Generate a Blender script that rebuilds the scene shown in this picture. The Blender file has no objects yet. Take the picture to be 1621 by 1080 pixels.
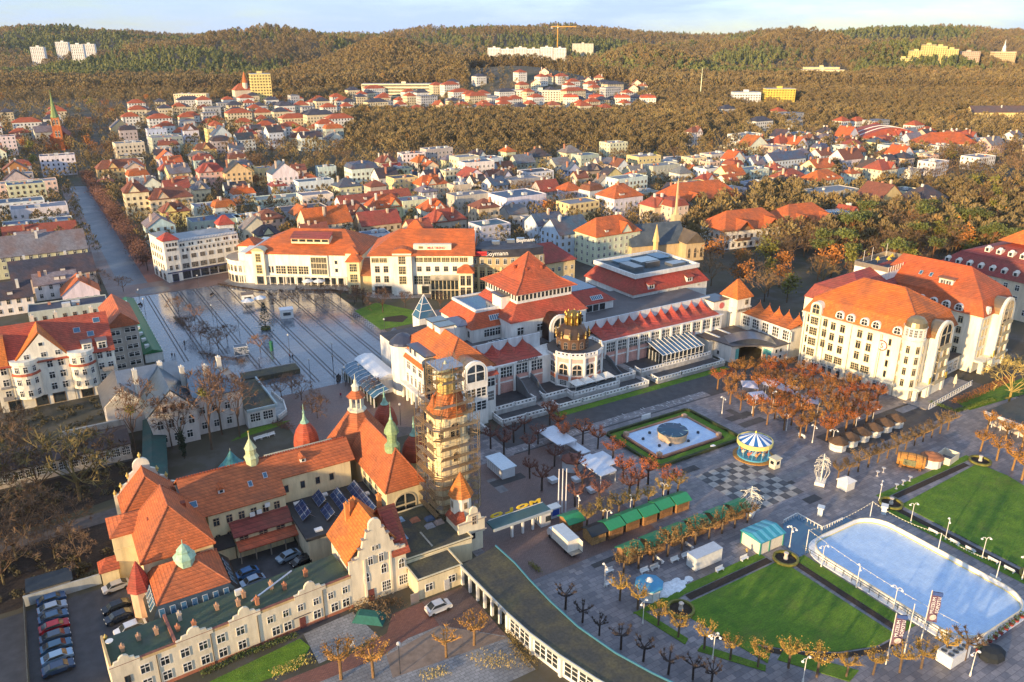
import bpy, math, random
import numpy as np
from mathutils import Vector, Matrix
R=math.radians; PI=math.pi
rng=random.Random(7)
scene=bpy.context.scene
COL=bpy.data.collections.new("place"); scene.collection.children.link(COL)

# ---------------------------------------------------------------- camera, sky, sun, exposure
# world axes follow the town's own grid: +X runs along the spa hotel front, +Y along the main street away from the sea
cam_data=bpy.data.cameras.new("camera"); cam=bpy.data.objects.new("camera",cam_data); COL.objects.link(cam)
cam.location=(0,0,88); cam.rotation_euler=(R(90-20.61),0,R(-31.5))
cam_data.sensor_width=36; cam_data.lens=27.76; cam_data.clip_start=1; cam_data.clip_end=12000
scene.camera=cam
SUN_EL,SUN_AZ=R(8.5),math.atan2(-0.955,-0.297)      # azimuth measured clockwise from +Y
sun_to=Vector((math.sin(SUN_AZ)*math.cos(SUN_EL),math.cos(SUN_AZ)*math.cos(SUN_EL),math.sin(SUN_EL)))
sd=bpy.data.lights.new("sun","SUN"); sd.energy=4.4; sd.angle=R(1.5); sd.color=(1,0.70,0.36)
sun=bpy.data.objects.new("sun",sd); COL.objects.link(sun); sun.rotation_euler=sun_to.to_track_quat('Z','Y').to_euler()
world=bpy.data.worlds.new("World"); scene.world=world; world.use_nodes=True
def build_world():
 nt=world.node_tree; n=nt.nodes; n.clear(); L=nt.links.new
 out=n.new('ShaderNodeOutputWorld'); bg=n.new('ShaderNodeBackground'); bg.inputs['Strength'].default_value=0.15
 sky=n.new('ShaderNodeTexSky'); sky.sky_type='NISHITA'; sky.sun_disc=False
 sky.sun_elevation=SUN_EL; sky.sun_rotation=SUN_AZ%(2*PI); sky.altitude=100; sky.air_density=1.0; sky.dust_density=0.4; sky.ozone_density=3.0
 tc=n.new('ShaderNodeTexCoord'); mp=n.new('ShaderNodeMapping'); mp.inputs['Scale'].default_value=(2.2,2.2,14)
 L(tc.outputs['Generated'],mp.inputs['Vector'])
 no=n.new('ShaderNodeTexNoise'); no.inputs['Scale'].default_value=1.6; no.inputs['Detail'].default_value=7; no.inputs['Roughness'].default_value=0.6
 L(mp.outputs['Vector'],no.inputs['Vector'])
 cr=n.new('ShaderNodeValToRGB'); cr.color_ramp.elements[0].position=0.34; cr.color_ramp.elements[1].position=0.60
 cr.color_ramp.elements[0].color=(.2,.2,.2,1); cr.color_ramp.elements[1].color=(1,1,1,1)
 L(no.outputs['Fac'],cr.inputs['Fac'])
 mx=n.new('ShaderNodeMix'); mx.data_type='RGBA'; L(cr.outputs['Color'],mx.inputs['Factor'])
 L(sky.outputs['Color'],mx.inputs['A']); mx.inputs['B'].default_value=(2.1,2.75,3.95,1)
 L(mx.outputs['Result'],bg.inputs['Color']); L(bg.outputs[0],out.inputs['Surface'])
build_world()
vs=scene.view_settings; vs.view_transform='Standard'; vs.look='None'; vs.exposure=1.0; vs.gamma=1; vs.use_curve_mapping=False
scene.cycles.max_bounces=6; scene.cycles.diffuse_bounces=3; scene.cycles.glossy_bounces=2; scene.cycles.transparent_max_bounces=8
scene.cycles.use_adaptive_sampling=True; scene.cycles.adaptive_threshold=0.02

# ---------------------------------------------------------------- colours and materials
def hx(s):
 s=s.lstrip('#'); f=lambda c:(c/12.92 if c<=0.04045 else ((c+0.055)/1.055)**2.4)
 return tuple(f(int(s[i:i+2],16)/255) for i in (0,2,4))
class NT:
 def __init__(s,name):
  s.m=bpy.data.materials.new(name); s.m.use_nodes=True; s.t=s.m.node_tree; s.n=s.t.nodes; s.n.clear()
  s.out=s.n.new('ShaderNodeOutputMaterial'); s.b=s.n.new('ShaderNodeBsdfPrincipled'); s.l(s.b.outputs[0],s.out.inputs[0])
 def l(s,a,b): s.t.links.new(a,b)
 def node(s,t,**k):
  x=s.n.new('ShaderNode'+t)
  for a,v in k.items(): setattr(x,a,v)
  return x
 def set(s,**k):
  for a,v in k.items(): s.b.inputs[a.replace('_',' ')].default_value=v
 def coord(s,kind='Object',scale=(1,1,1),rot=(0,0,0)):
  if kind=='World': o=s.node('NewGeometry').outputs['Position']
  else: o=s.node('TexCoord').outputs[kind]
  m=s.node('Mapping'); m.inputs['Scale'].default_value=scale; m.inputs['Rotation'].default_value=rot; s.l(o,m.inputs['Vector']); return m.outputs[0]
 def noise(s,v,scale,detail=4,rough=.55):
  x=s.node('TexNoise'); x.inputs['Scale'].default_value=scale; x.inputs['Detail'].default_value=detail; x.inputs['Roughness'].default_value=rough; s.l(v,x.inputs['Vector']); return x.outputs['Fac']
 def ramp(s,f,stops):
  x=s.node('ValToRGB'); e=x.color_ramp.elements
  while len(e)<len(stops): e.new(0.5)
  for q,(p,c) in zip(e,stops): q.position=p; q.color=(c if len(c)==4 else (*c,1)) if hasattr(c,'__len__') else (c,c,c,1)
  s.l(f,x.inputs['Fac']); return x.outputs['Color']
 def mix(s,f,a,b,mode='MIX'):
  x=s.node('Mix',data_type='RGBA',blend_type=mode)
  for v,i in ((f,'Factor'),(a,'A'),(b,'B')):
   if hasattr(v,'default_value'): s.l(v,x.inputs[i])
   elif i=='Factor': x.inputs[i].default_value=v
   else: x.inputs[i].default_value=(*v,1) if len(v)==3 else v
  return x.outputs['Result']
 def math(s,op,a,b=0.5,c=0.5):
  x=s.node('Math',operation=op)
  for i,v in enumerate((a,b,c)):
   if hasattr(v,'default_value'): s.l(v,x.inputs[i])
   else: x.inputs[i].default_value=v
  return x.outputs[0]
 def objcol(s): return s.node('ObjectInfo').outputs['Color']
 def rand(s): return s.node('ObjectInfo').outputs['Random']
 def base(s,c):
  if hasattr(c,'default_value'): s.l(c,s.b.inputs['Base Color'])
  else: s.b.inputs['Base Color'].default_value=(*c,1)
 def bump(s,h,strength=.4,dist=.05):
  x=s.node('Bump'); x.inputs['Strength'].default_value=strength; x.inputs['Distance'].default_value=dist; s.l(h,x.inputs['Height']); s.l(x.outputs[0],s.b.inputs['Normal'])
M={}
def simple(name,c,rough=.7,metal=0,var=.15,scale=1.5,obj=False,spec=.4,bump=0):
 k=NT(name); v=k.coord('World'); n=k.noise(v,scale,5,.6)
 f=k.ramp(n,[(.25,1-var*1.6),(.75,1+var*.6)])
 k.base(k.mix(1.0,k.objcol() if obj else c,f,'MULTIPLY')); k.set(Roughness=rough,Metallic=metal); k.b.inputs['Specular IOR Level'].default_value=spec
 if bump: k.bump(n,bump,.1)
 M[name]=k.m; return k
def mk_materials():
 # plaster: object colour, faint blotches and rain streaks
 k=NT('plaster'); v=k.coord('World',(1,1,.18)); a=k.noise(v,.9,5,.65); b=k.noise(k.coord('World'),.25,3)
 f=k.mix(1.0,k.ramp(a,[(.2,.68),(.62,1.04)]),k.ramp(b,[(.3,.90),(.7,1.04)]),'MULTIPLY')
 k.base(k.mix(1.0,k.objcol(),f,'MULTIPLY')); k.set(Roughness=.9); k.bump(k.noise(k.coord('World'),9,3),.15,.03); M['plaster']=k.m
 # clay tiles: courses follow height, blotchy firing and lichen
 k=NT('tile'); v=k.coord('World'); g=k.node('NewGeometry'); sx=k.node('SeparateXYZ'); k.l(g.outputs['Position'],sx.inputs[0])
 row=k.math('FRACT',k.math('MULTIPLY',sx.outputs['Z'],2.6)); col=k.math('FRACT',k.math('MULTIPLY',k.math('ADD',sx.outputs['X'],sx.outputs['Y']),3.0))
 n1=k.noise(v,.55,5,.65); n2=k.noise(v,6,3); n3=k.noise(v,.16,3)
 f=k.mix(1.0,k.ramp(n1,[(.25,.72),(.7,1.1)]),k.ramp(n2,[(.25,.76),(.75,1.16)]),'MULTIPLY')
 f=k.mix(1.0,f,k.ramp(row,[(0,.45),(.25,.95),(1,1.12)]),'MULTIPLY')
 c=k.mix(1.0,k.objcol(),f,'MULTIPLY'); c=k.mix(k.ramp(n3,[(.42,0),(.68,.5)]),c,(.17,.075,.04))
 k.base(c); wn=k.node('TexWhiteNoise'); wn.noise_dimensions='2D'; cv=k.node('CombineXYZ'); k.l(k.math('FLOOR',k.math('MULTIPLY',sx.outputs['Z'],2.6)),cv.inputs[0]); k.l(k.math('FLOOR',k.math('MULTIPLY',k.math('ADD',sx.outputs['X'],sx.outputs['Y']),3.0)),cv.inputs[1]); k.l(cv.outputs[0],wn.inputs['Vector']); c=k.mix(1.0,c,k.ramp(wn.outputs['Value'],[(0,.80),(1,1.15)]),'MULTIPLY'); k.base(c)
 k.set(Roughness=.72); k.bump(k.math('ADD',row,k.math('MULTIPLY',col,.4)),.55,.06); M['tile']=k.m
 # felt / bitumen flat roofs with puddle stains
 k=NT('felt'); v=k.coord('World'); a=k.noise(v,.35,6,.7); b=k.noise(v,3,3)
 f=k.mix(1.0,k.ramp(a,[(.3,.55),(.55,1.0),(.75,1.5)]),k.ramp(b,[(.3,.85),(.7,1.12)]),'MULTIPLY')
 k.base(k.mix(1.0,k.objcol(),f,'MULTIPLY')); k.set(Roughness=.75); k.l(k.ramp(a,[(.35,.45),(.6,.85)]),k.b.inputs['Roughness']); M['felt']=k.m
 # mossy felt of the curved pavilion
 k=NT('moss_felt'); v=k.coord('World'); a=k.noise(v,.22,6,.7); b=k.noise(v,2.5,4)
 c=k.mix(k.ramp(a,[(.4,0),(.65,1)]),(.055,.055,.047),(.125,.105,.05)); k.base(k.mix(1.0,c,k.ramp(b,[(.3,.7),(.7,1.2)]),'MULTIPLY')); k.set(Roughness=.9); M['moss_felt']=k.m
 simple('paint',None,.45,0,.10,2,True); simple('metal',None,.35,.85,.12,1,True); simple('matt',None,.85,0,.2,2.5,True)
 simple('car_paint',None,.22,.25,.06,1,True,.6); simple('wood',None,.75,0,.35,4,True); simple('copper',None,.6,0,.3,1.5,True)
 k=NT('glass'); v=k.coord('World'); r=k.noise(v,.5,2); k.base(k.mix(k.ramp(r,[(.35,0),(.7,1)]),(.012,.018,.022),(.05,.06,.065))); k.set(Roughness=.07); k.b.inputs['Specular IOR Level'].default_value=.9; M['glass']=k.m
 k=NT('roof_glass'); k.base((.03,.10,.17)); k.set(Roughness=.12); k.b.inputs['Specular IOR Level'].default_value=.9; M['roof_glass']=k.m
 k=NT('solar'); v=k.coord('Object'); b=k.node('TexBrick'); b.offset=0; b.inputs['Scale'].default_value=1; b.inputs['Color1'].default_value=(.012,.03,.09,1); b.inputs['Color2'].default_value=(.014,.034,.1,1); b.inputs['Mortar'].default_value=(.3,.33,.38,1); b.inputs['Mortar Size'].default_value=.03; b.inputs['Brick Width'].default_value=1.0; b.inputs['Row Height'].default_value=1.6
 k.l(v,b.inputs['Vector']); k.base(b.outputs['Color']); k.set(Roughness=.18); M['solar']=k.m
 k=NT('ice'); v=k.coord('World'); a=k.noise(v,.5,6,.7); b=k.noise(v,5,4,.7); c=k.mix(k.ramp(a,[(.3,0),(.7,1)]),(.38,.54,.76),(.55,.69,.85)); sc=k.noise(k.coord('World',(.35,5,1),(0,0,R(20))),2.2,6,.75); sd_=k.noise(k.coord('World',(5,.4,1),(0,0,R(-35))),1.7,6,.75); c=k.mix(1.0,c,k.ramp(sc,[(.35,.86),(.6,1.06)]),'MULTIPLY'); c=k.mix(1.0,c,k.ramp(sd_,[(.35,.88),(.6,1.05)]),'MULTIPLY'); k.base(k.mix(1.0,c,k.ramp(b,[(.3,.9),(.7,1.05)]),'MULTIPLY')); k.set(Roughness=.4); M['ice']=k.m
 k=NT('grass'); v=k.coord('World'); a=k.noise(v,.35,5,.6); b=k.noise(v,5,4,.7); st=k.noise(k.coord('World',(.6,4,1),(0,0,R(25))),1.2,3)
 c=k.mix(k.ramp(a,[(.3,0),(.7,1)]),(.065,.155,.008),(.14,.25,.014)); c=k.mix(1.0,c,k.ramp(b,[(.25,.55),(.75,1.3)]),'MULTIPLY'); c=k.mix(k.ramp(k.noise(v,.16,6,.72),[(.52,0),(.72,.55)]),c,(.13,.135,.03)); k.base(k.mix(1.0,c,k.ramp(st,[(.3,.78),(.7,1.15)]),'MULTIPLY')); k.set(Roughness=.95); k.bump(b,.9,.15); M['grass']=k.m
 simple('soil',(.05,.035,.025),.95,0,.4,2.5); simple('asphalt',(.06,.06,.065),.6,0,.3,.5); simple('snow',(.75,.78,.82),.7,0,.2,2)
 simple('kerb',(.33,.32,.31),.8,0,.25,1.5); simple('bark',None,.95,0,.35,5,True); simple('concrete',None,.85,0,.25,.8,True)
 def paving(name,c1,c2,mortar,w,h,rough,sc=1.0,patch=.35,off=.5):
  k=NT(name); v=k.coord('World'); b=k.node('TexBrick'); b.offset=off; b.inputs['Scale'].default_value=sc; b.inputs['Color1'].default_value=(*c1,1); b.inputs['Color2'].default_value=(*c2,1); b.inputs['Mortar'].default_value=(*mortar,1)
  b.inputs['Mortar Size'].default_value=.03; b.inputs['Bias'].default_value=-.1; b.inputs['Brick Width'].default_value=w; b.inputs['Row Height'].default_value=h; k.l(v,b.inputs['Vector'])
  a=k.noise(v,.09,5,.6); d=k.noise(v,2.2,4)
  c=k.mix(1.0,b.outputs['Color'],k.ramp(a,[(.3,1-patch),(.7,1+patch)]),'MULTIPLY'); k.base(k.mix(1.0,c,k.ramp(d,[(.3,.85),(.7,1.12)]),'MULTIPLY'))
  k.l(k.ramp(a,[(.3,rough*.7),(.7,min(1,rough*1.5))]),k.b.inputs['Roughness']); k.b.inputs['Specular IOR Level'].default_value=.5; M[name]=k.m
  if rough<.3: k.b.inputs['Coat Weight'].default_value=.6; k.b.inputs['Coat Roughness'].default_value=.12
 paving('slabs_square',(.10,.12,.15),(.14,.16,.19),(.06,.06,.065),2.2,1.1,.17,patch=.16)
 paving('slabs_garden',(.13,.125,.14),(.25,.225,.225),(.08,.07,.075),1.5,1.0,.45,patch=.4)
 paving('slabs_street',(.07,.09,.12),(.10,.12,.145),(.05,.05,.05),1.4,.7,.4)
 paving('brick_red',(.20,.075,.05),(.26,.10,.065),(.09,.06,.05),.5,.25,.7)
 paving('brick_brown',(.15,.095,.08),(.19,.12,.10),(.07,.05,.05),.6,.3,.45)
 paving('slabs_grey',(.20,.20,.20),(.28,.275,.27),(.1,.1,.1),.9,.6,.6)
 k=NT('terrain'); v=k.coord('World'); a=k.noise(v,.012,6,.65); b=k.noise(v,.12,5,.7)
 c=k.mix(k.ramp(a,[(.4,0),(.6,1)]),(.065,.05,.036),(.052,.058,.03)); c=k.mix(k.ramp(b,[(.5,0),(.62,1)]),c,(.085,.082,.08)); k.base(k.mix(k.ramp(k.noise(v,.03,4,.6),[(.45,0),(.6,.7)]),c,(.10,.085,.055))); k.set(Roughness=.95); M['terrain']=k.m
 k=NT('twig'); n=k.rand(); f=k.ramp(n,[(0,.6),(1,1.3)]); k.base(k.mix(1.0,k.objcol(),f,'MULTIPLY')); k.set(Roughness=.95); M['twig']=k.m
 k=NT('leaf'); n=k.rand(); v=k.coord('World'); a=k.noise(v,1.3,3); f=k.mix(1.0,k.ramp(n,[(0,.7),(1,1.25)]),k.ramp(a,[(.3,.6),(.7,1.3)]),'MULTIPLY'); k.base(k.mix(1.0,k.objcol(),f,'MULTIPLY')); k.set(Roughness=.8); M['leaf']=k.m
 def wood_mat(name,stops):
  k=NT(name); k.base(k.mix(1.0,k.ramp(k.rand(),stops),k.ramp(k.noise(k.coord('World'),.006,4,.6),[(.3,.75),(.7,1.2)]),'MULTIPLY')); k.set(Roughness=.95); M[name]=k.m
 wood_mat('wood_bare',[(0,(.18,.13,.06)),(.5,(.225,.165,.07)),(.9,(.265,.20,.08)),(1,(.29,.175,.06))])
 wood_mat('wood_pine',[(0,(.10,.125,.035)),(.5,(.14,.155,.042)),(1,(.19,.185,.05))])
 k=NT('stripe'); M['stripe']=k.m; k.base((.8,.8,.8))
mk_materials()

# ---------------------------------------------------------------- mesh kit
class MB:
 def __init__(s): s.v=[]; s.f=[]; s.m=[]; s.smooth=False
 def add(s,vs,fs,m=0):
  o=len(s.v); s.v+= [tuple(map(float,p)) for p in vs]; s.f+=[tuple(i+o for i in f) for f in fs]; s.m+=[m]*len(fs); return s
 def box(s,x0,x1,y0,y1,z0,z1,m=0):
  if x0>x1:x0,x1=x1,x0
  if y0>y1:y0,y1=y1,y0
  return s.add([(x0,y0,z0),(x1,y0,z0),(x1,y1,z0),(x0,y1,z0),(x0,y0,z1),(x1,y0,z1),(x1,y1,z1),(x0,y1,z1)],[(0,3,2,1),(4,5,6,7),(0,1,5,4),(1,2,6,5),(2,3,7,6),(3,0,4,7)],m)
 def fru(s,b,z0,t,z1,m=0):            # box between two rectangles b=(x0,x1,y0,y1) and t
  (a,c,d,e),(f,g,h,i)=b,t
  return s.add([(a,d,z0),(c,d,z0),(c,e,z0),(a,e,z0),(f,h,z1),(g,h,z1),(g,i,z1),(f,i,z1)],[(0,3,2,1),(4,5,6,7),(0,1,5,4),(1,2,6,5),(2,3,7,6),(3,0,4,7)],m)
 def prism(s,poly,z0,z1,m=0,mt=None):
  n=len(poly); a=sum(poly[i][0]*poly[(i+1)%n][1]-poly[(i+1)%n][0]*poly[i][1] for i in range(n))
  if a<0: poly=poly[::-1]
  s.add([(x,y,z0) for x,y in poly]+[(x,y,z1) for x,y in poly],[tuple(range(n-1,-1,-1))]+[(i,(i+1)%n,n+(i+1)%n,n+i) for i in range(n)],m)
  s.add([(x,y,z1) for x,y in poly],[tuple(range(n))],m if mt is None else mt); return s
 def vprism(s,prof,axis,a0,a1,m=0):   # profile [(u,z)] extruded along x or y
  n=len(prof); A=sum(prof[i][0]*prof[(i+1)%n][1]-prof[(i+1)%n][0]*prof[i][1] for i in range(n))
  if (A<0)==(axis=='x'): prof=prof[::-1]
  P=(lambda a,u,z:(a,u,z)) if axis=='x' else (lambda a,u,z:(u,a,z))
  vs=[P(a0,u,z) for u,z in prof]+[P(a1,u,z) for u,z in prof]
  return s.add(vs,[tuple(range(n-1,-1,-1)),tuple(range(n,2*n))]+[(i,(i+1)%n,n+(i+1)%n,n+i) for i in range(n)],m)
 def hip(s,x0,x1,y0,y1,z0,zr,over=.4,th=.22,axis=None,ia=None,ib=None,m=0):   # hipped roof; ia/ib = how far the ridge ends lie inside (0 = gable end)
  x0-=over;x1+=over;y0-=over;y1+=over; ax=axis or ('x' if x1-x0>=y1-y0 else 'y')
  if ax=='x':
   h=(y1-y0)/2; ia=h if ia is None else ia; ib=h if ib is None else ib; yc=(y0+y1)/2
   r0=(min(x0+ia,(x0+x1)/2),yc); r1=(max(x1-ib,(x0+x1)/2),yc)
  else:
   h=(x1-x0)/2; ia=h if ia is None else ia; ib=h if ib is None else ib; xc=(x0+x1)/2
   r0=(xc,min(y0+ia,(y0+y1)/2)); r1=(xc,max(y1-ib,(y0+y1)/2))
  v=[(x0,y0,z0-th),(x1,y0,z0-th),(x1,y1,z0-th),(x0,y1,z0-th),(x0,y0,z0),(x1,y0,z0),(x1,y1,z0),(x0,y1,z0),(*r0,zr),(*r1,zr)]
  f=[(0,3,2,1),(0,1,5,4),(1,2,6,5),(2,3,7,6),(3,0,4,7)]
  f+= [(4,5,9,8),(6,7,8,9),(7,4,8),(5,6,9)] if ax=='x' else [(7,4,8,9),(5,6,9,8),(4,5,8),(6,7,9)]
  return s.add(v,f,m)
 def mansard(s,x0,x1,y0,y1,z0,zm,zr,inset,over=.3,m=0,ia=None,ib=None,axis=None):
  s.fru((x0-over,x1+over,y0-over,y1+over),z0,(x0+inset,x1-inset,y0+inset,y1-inset),zm,m)
  return s.hip(x0+inset,x1-inset,y0+inset,y1-inset,zm+.02,zr,.12,.02,axis,ia,ib,m)
 def lathe(s,cx,cy,prof,n=12,rot=0,m=0,cap=True):
  k=len(prof); vs=[(cx+r*math.cos(rot+2*PI*i/n),cy+r*math.sin(rot+2*PI*i/n),z) for r,z in prof for i in range(n)]
  fs=[(j*n+i,j*n+(i+1)%n,(j+1)*n+(i+1)%n,(j+1)*n+i) for j in range(k-1) for i in range(n)]
  if cap: fs+=[tuple(range(n-1,-1,-1)),tuple((k-1)*n+i for i in range(n))]
  return s.add(vs,fs,m)
 def tube(s,p,q,r0,r1=None,n=5,m=0):
  r1=r0 if r1 is None else r1; p=Vector(p);q=Vector(q);d=(q-p)
  if d.length<1e-6: return s
  d.normalize(); a=d.orthogonal().normalized(); b=d.cross(a)
  vs=[tuple(p+(a*math.cos(2*PI*i/n)+b*math.sin(2*PI*i/n))*r0) for i in range(n)]+[tuple(q+(a*math.cos(2*PI*i/n)+b*math.sin(2*PI*i/n))*r1) for i in range(n)]
  return s.add(vs,[(i,(i+1)%n,n+(i+1)%n,n+i) for i in range(n)]+[tuple(range(n-1,-1,-1)),tuple(range(n,2*n))],m)
 def poly(s,pts,m=0): return s.add(pts,[tuple(range(len(pts)))],m)
 def merge(s,o,dx=0,dy=0,dz=0): return s.add([(x+dx,y+dy,z+dz) for x,y,z in o.v],o.f,0)
 def mesh(s,name,mats,shift=(0,0,0)):
  me=bpy.data.meshes.new(name); a,b,c=shift
  me.from_pydata([(x-a,y-b,z-c) for x,y,z in s.v] if any(shift) else s.v,[],s.f)
  for q in (mats if isinstance(mats,(list,tuple)) else [mats]): me.materials.append(M[q] if isinstance(q,str) else q)
  if any(s.m): me.polygons.foreach_set('material_index',s.m)
  if s.smooth: me.polygons.foreach_set('use_smooth',[True]*len(s.f))
  me.update(); return me
def newobj(name,data,parent=None,loc=(0,0,0),rz=0,col=None,scale=None,kind=None,label=None,cat=None,group=None):
 o=bpy.data.objects.new(name,data); COL.objects.link(o)
 o.location=loc
 if rz: o.rotation_euler=(0,0,rz)
 if scale: o.scale=scale
 if parent is not None: o.parent=parent
 if col: o.color=(*col[:3],1)
 if kind: o['kind']=kind
 if label: o['label']=label
 if cat: o['category']=cat
 if group: o['group']=group
 return o
class Thing:
 """A thing: an Empty at its base; parts are written in town coordinates (or local ones when rz is given)."""
 def __init__(s,name,label,cat,loc=(0,0,0),rz=0,group=None,local=False):
  s.loc=loc if len(loc)==3 else (*loc,0); s.rz=rz; s.local=local or rz!=0
  s.o=newobj(name,None,None,s.loc,rz,None,None,None,label,cat,group); s.o.empty_display_size=.5
 def sh(s): return (0,0,0) if s.local else s.loc
 def part(s,name,mb,mats,col=None,parent=None,label=None,kind=None):
  return newobj(name,mb.mesh(name,mats,s.sh()),parent or s.o,(0,0,0),0,col,None,kind,label)
 def inst(s,name,me,p,rz=0,scale=None,col=None,parent=None,label=None):
  a,b,c=s.sh(); return newobj(name,me,parent or s.o,(p[0]-a,p[1]-b,p[2]-c),rz,col,scale,None,label)
def ordn(i):
 w=['first','second','third','fourth','fifth','sixth','seventh','eighth','ninth','tenth','eleventh','twelfth','thirteenth','fourteenth','fifteenth','sixteenth','seventeenth','eighteenth','nineteenth','twentieth']
 if i<20: return w[i]
 n=i+1; t=['','','twenty','thirty','forty','fifty','sixty','seventy','eighty','ninety']
 if n%10==0: return {20:'twentieth',30:'thirtieth',40:'fortieth',50:'fiftieth',60:'sixtieth',70:'seventieth',80:'eightieth',90:'ninetieth'}[n]
 return t[n//10]+'-'+w[n%10-1]
# ---- shared unit meshes
def unit_window(kind):
 b=MB(); f=.06; d0,d1=-.10,.02
 if kind=='arch':
  n=8; top=[(.5*math.cos(PI*i/n),.62+.38*math.sin(PI*i/n)) for i in range(n+1)]
  prof=[(-.5,0),(.5,0)]+top; inn=[(-.5+f,f),(.5-f,f)]+[((.5-f)*math.cos(PI*i/n),.62+(.38-f*.8)*math.sin(PI*i/n)) for i in range(n+1)]
  k=len(prof); vs=[(x,d0,z) for x,z in prof]+[(x,d0,z) for x,z in inn]+[(x,d1,z) for x,z in prof]+[(x,-.03,z) for x,z in inn]
  fs=[(i,(i+1)%k,k+(i+1)%k,k+i) for i in range(k)]+[((i+1)%k,i,2*k+i,2*k+(i+1)%k) for i in range(k)]+[(k+i,k+(i+1)%k,3*k+(i+1)%k,3*k+i) for i in range(k)]
  b.add(vs,fs,0); b.add([(x,-.03,z) for x,z in inn],[tuple(range(k))],1)
  b.box(-.03,.03,-.08,-.02,f,.95,0); b.box(-.5+f,.5-f,-.08,-.02,.5,.56,0)
 else:
  b.box(-.5,.5,d0,d1,0,f,0); b.box(-.5,.5,d0,d1,1-f*.8,1,0); b.box(-.5,-.5+f,d0,d1,f,1-f*.8,0); b.box(.5-f,.5,d0,d1,f,1-f*.8,0)
  b.add([(-.5+f,-.03,f),(.5-f,-.03,f),(.5-f,-.03,1-f*.8),(-.5+f,-.03,1-f*.8)],[(0,1,2,3)],1)
  if kind in('cross','grid','tall'): b.box(-.03,.03,-.08,-.02,f,1-f*.8,0)
  if kind=='cross': b.box(-.5+f,.5-f,-.085,-.02,.62,.68,0)
  if kind=='tall': b.box(-.5+f,.5-f,-.085,-.02,.74,.79,0)
  if kind=='grid':
   for q in (.33,.64): b.box(-.5+f,.5-f,-.085,-.02,q,q+.04,0)
   for q in (-.24,.22): b.box(q,q+.03,-.075,-.02,f,1-f*.8,0)
 return b.mesh('window_'+kind,['paint','glass'])
WIN={k:unit_window(k) for k in ('plain','cross','tall','grid','arch')}
WHITE=(.78,.76,.71); CREAM=(.74,.63,.40); DARKF=(.10,.075,.06)
def wins(t,p0,p1,ds,z,w,h,kind='cross',col=WHITE,name='window',out=0.0,parent=None):
 """windows along the wall running p0->p1 (outside on the right-hand side); ds = distances from p0, or n for n evenly spaced"""
 dx,dy=p1[0]-p0[0],p1[1]-p0[1]; L=math.hypot(dx,dy); ux,uy=dx/L,dy/L; a=math.atan2(dy,dx); w*=1.13; h*=1.06
 if isinstance(ds,int): ds=[L*(i+.5)/ds for i in range(ds)]
 for d in ds:
  for zz in (z if isinstance(z,(list,tuple)) else [z]):
   t.inst(name,WIN[kind],(p0[0]+ux*d+uy*out,p0[1]+uy*d-ux*out,zz),a,(w,1,h),col,parent)
def unit_box():
 return MB().box(-.5,.5,-.5,.5,0,1)
UB={m:unit_box().mesh('block_'+m,m) for m in ('paint','plaster','tile','metal','wood','concrete','matt','felt')}
UC={m:MB().lathe(0,0,[(1,0),(1,1)],6).mesh('rod_'+m,m) for m in ('paint','metal','bark')}
def caps(t,rf,segs,r=.16,col=(.42,.12,.05)):
 for a,b in segs: t.part('ridge_cap',MB().tube(a,b,r,n=6),'tile',col,rf)
def hipcaps(t,rf,x0,x1,y0,y1,z0,zr,over=.4,axis='y',ia=None,ib=None,col=(.42,.12,.05)):
 x0-=over;x1+=over;y0-=over;y1+=over
 if axis=='x': h=(y1-y0)/2; yc=(y0+y1)/2; a=(x0+(h if ia is None else ia),yc,zr); b=(x1-(h if ib is None else ib),yc,zr); e=[((x0,y0,z0),a),((x0,y1,z0),a),((x1,y0,z0),b),((x1,y1,z0),b)]
 else: h=(x1-x0)/2; xc=(x0+x1)/2; a=(xc,y0+(h if ia is None else ia),zr); b=(xc,y1-(h if ib is None else ib),zr); e=[((x0,y0,z0),a),((x1,y0,z0),a),((x0,y1,z0),b),((x1,y1,z0),b)]
 caps(t,rf,e+[(a,b)],.16,col)
def chimney(t,x,y,z0,z1,w=.7,d=.9,col=(.42,.2,.12),parent=None):
 b=MB().box(x-w/2,x+w/2,y-d/2,y+d/2,z0,z1).box(x-w/2-.08,x+w/2+.08,y-d/2-.08,y+d/2+.08,z1-.25,z1-.1)
 for q in (-.2,.2): b.lathe(x,y+q*d,[(.12,z1),(.1,z1+.35)],6)
 return t.part('chimney',b,'plaster',col,parent)

# ---------------------------------------------------------------- terrain (town plain rising to wooded moraine hills)
FX,FY=math.cos(R(58.5)),math.sin(R(58.5))
HILLS=[ # distance, sideways, spread along, spread across, height
(1950,-560,240,280,70),(1480,-200,190,125,58),(1260,20,130,125,34),(1520,235,160,110,46),(1900,640,260,250,66),(1500,720,170,180,46),
(1650,-690,200,220,26),(2300,-1200,350,320,38),(2450,-120,300,300,30),(2500,1250,380,380,34),(1250,430,150,120,6),(2100,200,200,160,18)]
def terrain(x,y):
 x=np.asarray(x,float); y=np.asarray(y,float)
 D=x*FX+y*FY; Lr=x*FY-y*FX; D2=np.hypot(D,Lr*.45)
 t=np.clip((D-520)/730,0,1); z=22*t*np.clip(t*1.4,0,1)**.35
 s=np.clip((D2-1750)/1150,0,1); s=s*s*(3-2*s)
 wob=14*np.sin(Lr/310+1.3)+9*np.sin(Lr/137+D/400)+7*np.sin(Lr/83-D/190)
 z=z+s*(82+wob*.8)
 for d0,l0,sd_,sl,h in HILLS: z=z+h*np.exp(-((D-d0)/sd_)**2-((Lr-l0)/sl)**2)
 k=np.clip((D-1150)/500,0,1); z=z+k*(5*np.sin(D/61+Lr/97)+4*np.sin(Lr/53-D/83)+3*np.sin((D+Lr)/37))
 return np.where(D<300,0,z)
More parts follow.
